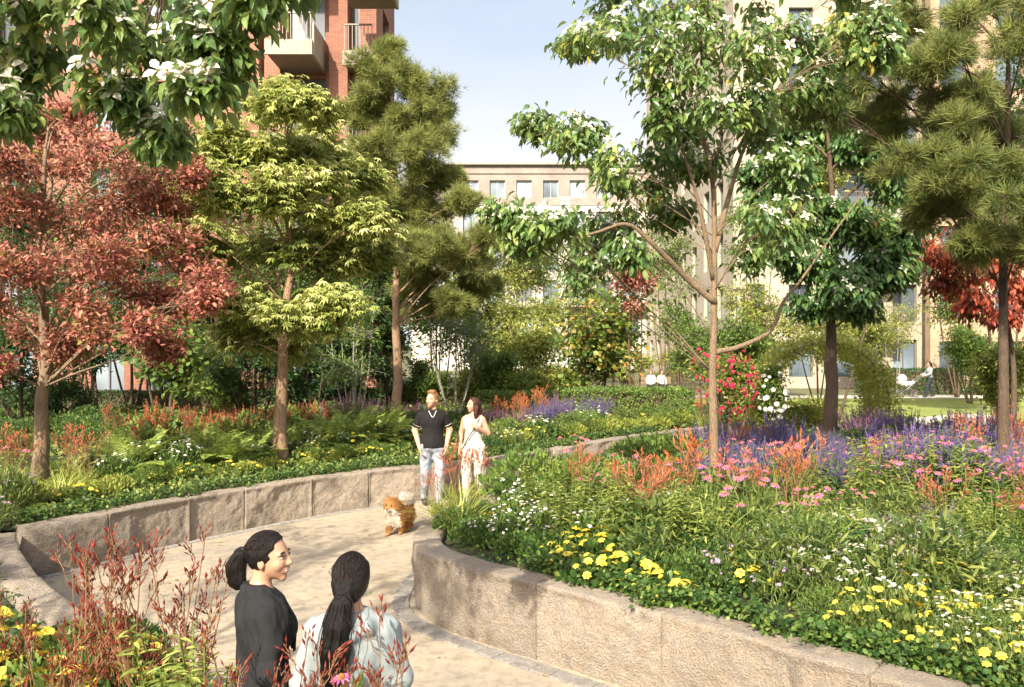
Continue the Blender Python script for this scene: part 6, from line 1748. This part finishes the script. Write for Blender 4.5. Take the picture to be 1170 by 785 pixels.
def hair1(a):
    keep = lambda x, y, z: np.maximum(y - (.030 + .50 * np.maximum(z - .03, 0)) - .006 * np.sin(z * 140), -(z + .022 - .95 * np.maximum(y, -.07)))
    h_ = cap_hair(a, 'hair', M_HBLK, .012, keep, lambda s, L: s.cone(L(0, -.09, .035), L(0, -.115, .03), .034, .024, .03), .0035, 3)
    L, sc = a['L'], a['sc']; s = SDF(); s.chain([L(0, -.112, .030), L(0, -.145, .010), L(0, -.172, -.045), L(0, -.168, -.105), L(0, -.142, -.142)], [.022, .034, .040, .035, .018], .03)
    fn = fold_noise(.006, 40, 7, 5); V, Fq = s.mesh(a['h'] * .8, fn); mb = MB(); mb.add(V, Fq); mb.build('ponytail', M_HBLK, h_, True)
    s = SDF(); s.cone(L(0, -.108, .032), L(0, -.120, .026), .029, .029, .01); V, Fq = s.mesh(.005); mb = MB(); mb.add(V, Fq); mb.build('hair_tie', M_TIE, h_, True)
    strands(h_, L, sc, .055, (0, -.105, .033), [((0, -.112, .03), .8), ((0, -.15, .015), 1.2), ((0, -.178, -.045), 1.5), ((0, -.172, -.105), 1.3), ((0, -.145, -.145), .5)], 5)
p1 = P(300, 640, 3.96)
build_person('woman in a dark charcoal jacket with a looped low ponytail smiling in profile', (p1[0], p1[1], 0), math.radians(-62), 1.675, M_SK1, M_HBLK,
    dict(yaw=math.radians(-36), pitch=.04, hd=(.012, .03, 1.592), el=(-.215, -.02, 1.12), er=(.215, -.02, 1.12), wl=(-.19, .12, .93), wr=(.20, .12, .93)), top1, bot1, hair1, .0062, smile=1.0)

# woman with the long ponytail, seen from behind
def top2(a):
    A, k = a['A'], a['k']
    def hood(s):
        s.ell(A(0, 0, .80), A(.18, .13, .17), None, .05)
        s.chain([A(-.10, .05, 1.385), A(-.118, -.03, 1.405), A(-.075, -.105, 1.395), A(0, -.125, 1.375), A(.075, -.105, 1.395), A(.118, -.03, 1.405), A(.10, .05, 1.385)], [.022, .026, .031, .034, .031, .026, .022], .025)
    garment(a, 'hooded_jacket', M_PALEC, ['torso', 'uarm', 'farm'], .021, lambda X_, Y_, Z_: np.maximum(.68 * k - Z_, Z_ - 1.46 * k), .013, 7, hood)
def bot2(a): garment(a, 'trousers', M_TROUS, ['legs'], .016, lambda X_, Y_, Z_: np.maximum(.09 * a['k'] - Z_, Z_ - .95 * a['k']), .006, 6)
def hair2(a):
    keep = lambda x, y, z: np.maximum(y - (.035 + .36 * np.maximum(z - .02, 0)), -(z + .085 - .5 * np.maximum(y + .03, -.02)))
    h_ = cap_hair(a, 'hair', M_HBLK, .013, keep, lambda s, L: (s.ell(L(0, -.055, -.035), np.array([.066, .052, .062]), None, .04), s.cone(L(0, -.09, -.02), L(0, -.118, -.035), .042, .030, .03)), .0035, 8)
    L = a['L']; s = SDF(); s.chain([L(0, -.110, -.032), L(.0, -.145, -.085), L(-.008, -.165, -.17), L(-.02, -.165, -.27), L(-.028, -.16, -.37), L(-.035, -.155, -.46)], [.030, .040, .054, .060, .048, .014], .03)
    fn = fold_noise(.010, 38, 4, 9); V, Fq = s.mesh(a['h'] * .8, fn); mb = MB(); mb.add(V, Fq); mb.build('ponytail', M_HBLK, h_, True)
    strands(h_, L, a['sc'], .03, (0, -.112, -.028), [((0, -.112, -.03), .8), ((0, -.155, -.085), 1.5), ((-.008, -.18, -.17), 1.9), ((-.02, -.185, -.27), 2.0), ((-.028, -.175, -.37), 1.5), ((-.035, -.16, -.48), .6)], 6)
p2 = P(402, 640, 3.74)
build_person('woman seen from behind in a pale hooded jacket with a long black ponytail', (p2[0], p2[1], 0), math.radians(6), 1.63, M_SK1, M_HBLK,
    dict(yaw=math.radians(-14), pitch=-.05, el=(-.215, 0, 1.12), er=(.215, 0, 1.12), wl=(-.18, .14, .95), wr=(.19, .14, .95)), top2, bot2, hair2, .0062, smile=.5)

# walking man in a black polo
def top3(a):
    A, J, k = a['A'], a['J'], a['k']
    def slv(s):
        for q in 'lr': e = J['s' + q] * .38 + J['e' + q] * .62; s.cone(J['s' + q], e, .064 * k, .064 * k, .03)
        s.ell(A(0, 0, .96), A(.192, .142, .13), None, .05); s.ell(A(0, 0, .86), A(.196, .146, .15), None, .05)
        s.chain([A(-.055, .055, 1.40), A(-.068, -.02, 1.445), A(0, -.078, 1.455), A(.068, -.02, 1.445), A(.055, .055, 1.40)], [.015] * 5, .012)
    s_ = garment(a, 'polo_shirt', M_POLO, ['torso'], .014, lambda X_, Y_, Z_: np.maximum(.88 * k - Z_, Z_ - (1.455 * k - .35 * np.maximum(Y_ - .02, 0))), .006, 11, slv)
    strip(a, 'collar_trim', M_SILVER, [A(-.075, -.02, 1.45), A(-.055, .06, 1.425), A(0, .125, 1.335), A(.055, .06, 1.425), A(.075, -.02, 1.45)], .006, s_)
    for q in 'lr':
        e = J['s' + q] * .39 + J['e' + q] * .61; d = norm(J['e' + q] - J['s' + q]); x = norm(np.cross(d, [0, 1, 0.])); y = np.cross(d, x); t = np.linspace(0, 2 * PI, 15)
        mb = MB(); tube(mb, np.array([e + (x * math.cos(b) + y * math.sin(b)) * .064 * k for b in t]), .005, 5); mb.build('sleeve_trim', M_SILVER, s_, True)
def bot3(a): garment(a, 'jeans', M_JEAN, ['legs'], .016, lambda X_, Y_, Z_: np.maximum(.07 * a['k'] - Z_, Z_ - .97 * a['k']), .012, 12, lambda s: s.ell(a['A'](0, 0, .92), a['A'](.186, .136, .15), None, .05))
def hair3(a):
    keep = lambda x, y, z: np.maximum(y - (.045 + .5 * np.maximum(z - .06, 0)), -(z + .03 - .8 * np.maximum(y + .02, -.03)))
    cap_hair(a, 'hair', M_HGIN, .010, keep, lambda s, L: (s.ell(L(0, .045, .115), np.array([.058, .048, .028]), None, .03), s.ell(L(.0, 0, .12), np.array([.06, .06, .024]), None, .03)), .007, 13)
    L, R = a['L'], a['R']; s = SDF(); s.cone(L(0, .036, -.05), L(0, .064, -.093), .0585 * a['sc'], .034 * a['sc'], .02)
    def post(D, X_, Y_, Z_):
        q = (np.stack([X_, Y_, Z_], -1) - L(0, 0, 0)) @ R / a['sc']
        return np.maximum(D, np.minimum(np.maximum(q[..., 2] + .072, -q[..., 1] + .0), .05 + 0 * q[..., 0]))
    V, Fq = s.mesh(.007, post); mb = MB(); mb.add(V, Fq); mb.build('beard', M_HGIN, a['root'], True)
p3 = P(494, 500, 13.2)
build_person('man with ginger hair in a black polo shirt and bleached jeans walking by the wall', (p3[0], p3[1], 0), math.radians(180 + 8), 1.82, M_SK2, M_HGIN,
    dict(yaw=math.radians(-42), el=(-.26, -.05, 1.13), er=(.255, -.06, 1.13), wl=(-.20, .06, .885), wr=(.19, .07, .885), kl=(-.10, .10, .50), al=(-.09, .12, .085), kr=(.10, -.01, .49), ar=(.11, -.19, .11)), top3, bot3, hair3, .010, True, shoes=M_SHOED)

# walking woman in white
def top4(a):
    A, k = a['A'], a['k']
    garment(a, 'sleeveless_top', M_WDRESS, ['torso'], .013, lambda X_, Y_, Z_: np.maximum(np.maximum(.70 * k - Z_, Z_ - (1.425 * k - .55 * np.maximum(Y_ + .02, 0))), np.abs(X_) - .150 * k - .3 * np.maximum(1.22 * k - Z_, 0)), .008, 14, lambda s: s.ell(A(0, 0, .80), A(.18, .13, .16), None, .05))
def bot4(a): garment(a, 'trousers', M_WDRESS, ['legs'], .020, lambda X_, Y_, Z_: np.maximum(.09 * a['k'] - Z_, Z_ - .95 * a['k']), .008, 15, lambda s: s.ell(a['A'](0, 0, .88), a['A'](.182, .132, .14), None, .05))
def hair4(a):
    L = a['L']; keep = lambda x, y, z: np.maximum(np.where(z > -.13, y - (.030 + .40 * np.maximum(z - .03, 0)), -1), -(z + .24))
    def ex(s, L):
        for q in (-1, 1): s.chain([L(q * .06, -.02, .03), L(q * .078, -.02, -.06), L(q * .088, -.012, -.14), L(q * .085, .0, -.20)], [.035, .036, .036, .022], .03)
        s.chain([L(0, -.08, .0), L(0, -.085, -.10), L(0, -.08, -.20)], [.055, .06, .045], .04)
    cap_hair(a, 'hair', M_HBRN, .013, keep, ex, .010, 16)
def ex4(a):
    A = a['A']; strip(a, 'shoulder_strap', M_STRAP, [A(-.13, -.06, 1.41), A(-.12, .06, 1.37), A(-.05, .155, 1.22), A(.06, .15, 1.05), A(.16, .10, .88)], .010)
p4 = P(541, 500, 13.55)
build_person('woman with wavy brown hair in a cream sleeveless top walking beside the man', (p4[0], p4[1], 0), math.radians(180 - 12), 1.70, M_SK2, M_HBRN,
    dict(yaw=math.radians(-52), el=(-.235, -.04, 1.13), wl=(-.10, .17, 1.24), dl=(.5, .2, .8), pl=(.6, -.7, 0), er=(.22, -.04, 1.12), wr=(.21, .07, .9), kl=(-.10, .03, .49), kr=(.10, .10, .5), ar=(.09, .10, .085), al=(-.10, -.14, .10)), top4, bot4, hair4, .010, shoes=M_SHOEW, extras=ex4)

# woman pushing a pram by the far hedge
def top5(a): garment(a, 'shirt', M_PALEC, ['torso', 'uarm', 'farm'], .016, lambda X_, Y_, Z_: np.maximum(.86 * a['k'] - Z_, Z_ - 1.44 * a['k']), .006, 17)
def bot5(a): garment(a, 'trousers', M_TROUS, ['legs'], .020, lambda X_, Y_, Z_: np.maximum(.08 * a['k'] - Z_, Z_ - .97 * a['k']), .006, 18, lambda s: s.ell(a['A'](0, 0, .92), a['A'](.186, .136, .14), None, .05))
def hair5(a):
    keep = lambda x, y, z: np.maximum(np.where(z > -.13, y - (.030 + .40 * np.maximum(z - .03, 0)), -1), -(z + .26))
    cap_hair(a, 'hair', M_HBLK, .013, keep, lambda s, L: s.chain([L(0, -.08, .0), L(0, -.09, -.12), L(0, -.08, -.23)], [.065, .07, .05], .04), .008, 19, .014)
def ex5(a):
    A = a['A']; mb = MB(); s = SDF(); s.ell(A(.20, -.05, .90), A(.055, .13, .17), None, .03); V, Fq = s.mesh(.015); mb.add(V, Fq); b = mb.build('shoulder_bag', plain('tan_bag_leather', (.50, .28, .20), .6), a['root'], True)
    strip(a, 'strap', M_STRAP, [A(.20, -.12, 1.02), A(.16, -.10, 1.42), A(.14, .02, 1.44), A(.19, .06, 1.02)], .010, b)
d5 = 40.2; p5 = P(1062, 420, d5)
build_person('woman in a pale shirt and dark trousers pushing a white pram past the hedge', (p5[0], p5[1], 0.004), math.radians(90), 1.70, M_SK1, M_HBLK,
    dict(el=(-.23, .08, 1.13), er=(.23, .08, 1.13), wl=(-.20, .33, 1.04), wr=(.20, .33, 1.04), kl=(-.10, .16, .50), al=(-.09, .22, .09), kr=(.10, -.04, .49), ar=(.10, -.24, .12)), top5, bot5, hair5, .014, extras=ex5)

# pram
M_PRAM = plain('white_pram_cloth', (.74, .72, .70), .7); M_CHR = plain('grey_metal_tube', (.35, .35, .36), .35, .6); M_TYRE = plain('dark_tyre', (.04, .04, .04), .7)
pr = empty('pram', (p5[0] - 1.12, d5, 0.004), 0, 'white pram with a raised hood pushed along the far path', 'pram')
s = SDF(); s.ell((0, 0, .72), (.42, .20, .20), None, .03)
V, Fq = s.mesh(.018, lambda D, X_, Y_, Z_: np.maximum(D, Z_ - .76)); mb = MB(); mb.add(V, Fq); mb.build('carrycot', M_PRAM, pr, True)
s = SDF(); s.ell((-.20, 0, .78), (.24, .205, .32), None, .03)
V, Fq = s.mesh(.018, lambda D, X_, Y_, Z_: np.maximum(np.maximum(D, .765 - Z_), X_ * .9 + .02 - (Z_ - .76) * .15)); mb = MB(); mb.add(V, Fq); mb.build('hood', M_PRAM, pr, True)
mb = MB()
for y in (-.17, .17):
    tube(mb, np.array([[-.34, y, .20], [.05, y, .45], [.40, y, .80], [.72, y, 1.04]]), .012, 6); tube(mb, np.array([[.36, y, .20], [.1, y, .42], [-.2, y, .62]]), .012, 6)
tube(mb, np.array([[.72, -.17, 1.04], [.74, 0, 1.05], [.72, .17, 1.04]]), .016, 6); mb.build('frame', M_CHR, pr, True)
for x in (-.34, .36):
    for y in (-.19, .19):
        t = np.linspace(0, 2 * PI, 21); mb = MB(); tube(mb, np.c_[x + .17 * np.cos(t), np.full(21, y), .19 + .17 * np.sin(t)], .018, 6); w = mb.build('wheel', M_TYRE, pr, True)
        mb = MB()
        for q in range(4): a = q * PI / 4; tube(mb, np.array([[x - .16 * math.cos(a), y, .19 - .16 * math.sin(a)], [x, y, .19], [x + .16 * math.cos(a), y, .19 + .16 * math.sin(a)]]), .006, 4)
        mb.build('spoke', M_CHR, w)

# two people sitting on a bench behind the hedge
d6 = 42.0; b6 = P(750, 440, d6)
bench = empty('park_bench', (b6[0], d6 + .10, 0), 0, 'park bench behind the clipped hedge with two people on it', 'bench')
M_WOOD = plain('bench_wood', (.24, .16, .10), .7)
mb = MB(); [mb.box((0, y, .43), (1.6, .10, .03)) for y in (-.18, -.06, .06, .18)]; mb.build('seat', M_WOOD, bench)
mb = MB(); [mb.box((0, .235, z), (1.6, .03, .09)) for z in (.60, .72, .84)]; mb.build('backrest', M_WOOD, bench)
for x in (-.7, .7):
    for y in (-.16, .2): mb = MB(); mb.box((x, y, .205), (.06, .06, .41)); mb.build('leg', M_RAIL, bench)
def sitter(dx, label, topm, hairm, yaw):
    def top(a): garment(a, 'shirt', topm, ['torso', 'uarm', 'farm'], .016, lambda X_, Y_, Z_: np.maximum(.84 * a['k'] - Z_, Z_ - 1.44 * a['k']), .006, 21)
    def bot(a): garment(a, 'trousers', M_TROUS, ['legs'], .018, lambda X_, Y_, Z_: np.maximum(.53 - Z_, -.05 + 0 * Z_), .005, 22)
    def hr(a): cap_hair(a, 'hair', hairm, .012, lambda x, y, z: np.maximum(y - (.035 + .4 * np.maximum(z - .03, 0)), -(z + .07)), None, .005, 23, .012)
    build_person(label, (b6[0] + dx, d6 + .02, -.43), math.radians(180) + yaw, 1.68, M_SK1, hairm,
        dict(kl=(-.11, .40, .92), kr=(.11, .40, .92), al=(-.11, .42, .52), ar=(.11, .42, .52), el=(-.23, .05, 1.13), er=(.23, .05, 1.13), wl=(-.10, .28, 1.0), wr=(.10, .28, 1.0)), top, bot, hr, .014)
sitter(-.26, 'person in a white shirt sitting on the bench at the left', M_WDRESS, M_HBLK, -.3)
sitter(.26, 'person in a white shirt sitting on the bench at the right', M_WDRESS, M_HBRN, .3)

# pomeranian trotting towards the viewer
M_FUR = leafmat('orange_fur', [(0.0, g(.26, .11, .035)), (0.5, g(.44, .22, .075)), (0.72, g(.56, .34, .15)), (0.80, g(.62, .52, .40)), (1, g(.70, .66, .60))], .12, .8, .1)
M_NOSE = plain('black_nose', (.015, .012, .012), .35); M_TONG = plain('pink_tongue', (.55, .20, .20), .5)
def dog(label, loc, rz, sc):
    A = lambda *p: np.array(p) * sc
    s = SDF()
    s.ell(A(0, -.06, .235), A(.115, .175, .120), None, .05); s.ell(A(0, .08, .235), A(.115, .10, .125), None, .05); s.ell(A(0, -.19, .235), A(.10, .09, .11), None, .05)
    s.cone(A(0, .08, .28), A(0, .16, .37), .10 * sc, .085 * sc, .05); s.ell(A(0, .185, .385), A(.092, .085, .082), None, .04)
    s.cone(A(0, .23, .365), A(0, .282, .352), .036 * sc, .022 * sc, .02)
    for q in (-1, 1):
        s.cone(A(q * .055, .165, .445), A(q * .068, .165, .492), .026 * sc, .010 * sc, .01)
        fy = .05 * q
        s.chain([A(q * .06, .09, .17), A(q * .055, .10 + fy, .09), A(q * .055, .115 + fy * 1.6, .022)], [.045 * sc, .028 * sc, .022 * sc], .02); s.cone(A(q * .055, .115 + fy * 1.6, .02), A(q * .055, .15 + fy * 1.6, .018), .022 * sc, .018 * sc, .01)
        s.chain([A(q * .06, -.18, .19), A(q * .065, -.14 - fy, .12), A(q * .06, -.215 - fy, .085), A(q * .06, -.20 - fy * 1.5, .022)], [.062 * sc, .040 * sc, .025 * sc, .021 * sc], .02); s.cone(A(q * .06, -.20 - fy * 1.5, .02), A(q * .06, -.165 - fy * 1.5, .018), .021 * sc, .018 * sc, .01)
    s.chain([A(0, -.25, .30), A(0, -.24, .37), A(0, -.17, .41), A(0, -.09, .395)], [.04 * sc, .07 * sc, .075 * sc, .045 * sc], .03)
    V, Fq = s.mesh(.011, fold_noise(.010, 22, 22, 31))
    def hue(p):
        q = p / sc; w = np.full(len(p), .30) + .16 * fbm(p * 9, 3, 2)
        chest = (q[:, 1] > .10) & (q[:, 2] < .335) & (np.abs(q[:, 0]) < .085) & (q[:, 2] > .12); muzzle = (q[:, 1] > .235) & (q[:, 2] < .365)
        tail = (q[:, 2] > .345) & (q[:, 1] < -.05); paws = (q[:, 2] < .06)
        w[chest | muzzle | tail] = .90; w[paws] = .62; return np.clip(w, 0, 1)
    mb = MB(); mb.add(V, Fq, 0, hue(V))
    rng = np.random.default_rng(33); fi = rng.integers(0, len(Fq), 9000); c = V[Fq[fi]].mean(1)
    nr = norm(np.cross(V[Fq[fi][:, 2]] - V[Fq[fi][:, 0]], V[Fq[fi][:, 3]] - V[Fq[fi][:, 1]]))
    ok = ~((c[:, 1] > .25 * sc) & (c[:, 2] > .31 * sc)) & (c[:, 2] > .05 * sc); c, nr = c[ok], nr[ok]
    ax = norm(nr * .8 + np.array([0, -.5, -.35]) + rng.normal(size=c.shape) * .25)
    scatter(mb, np.array([[-.09, 0, 0], [.09, 0, 0], [.05, .6, 0], [0, 1, -.1]]), np.array([[0, 1, 2, 3]]), frames(ax, nr), c - nr * .004, .045 * rng.uniform(.6, 1.2, len(c)), 0, hue(c))
    o = mb.build('dog', [M_FUR], None, True); tag(o, label, 'dog'); o.location = loc; o.rotation_euler = (0, 0, rz)
    for q in (-1, 1): m2 = SDF().ell(A(q * .036, .258, .402), A(.013, .010, .013)); V, Fq = m2.mesh(.005); mb = MB(); mb.add(V, Fq); mb.build('eye', M_NOSE, o, True)
    V, Fq = SDF().ell(A(0, .303, .358), A(.015, .011, .011)).mesh(.005); mb = MB(); mb.add(V, Fq); mb.build('nose', M_NOSE, o, True)
    V, Fq = SDF().ell(A(0, .285, .328), A(.013, .016, .010)).mesh(.005); mb = MB(); mb.add(V, Fq); mb.build('tongue', M_TONG, o, True)
pd = G(456, 609)
dog('fluffy orange and white pomeranian trotting along the path', (pd[0], pd[1], 0.0), math.radians(180 - 22), 1.06)
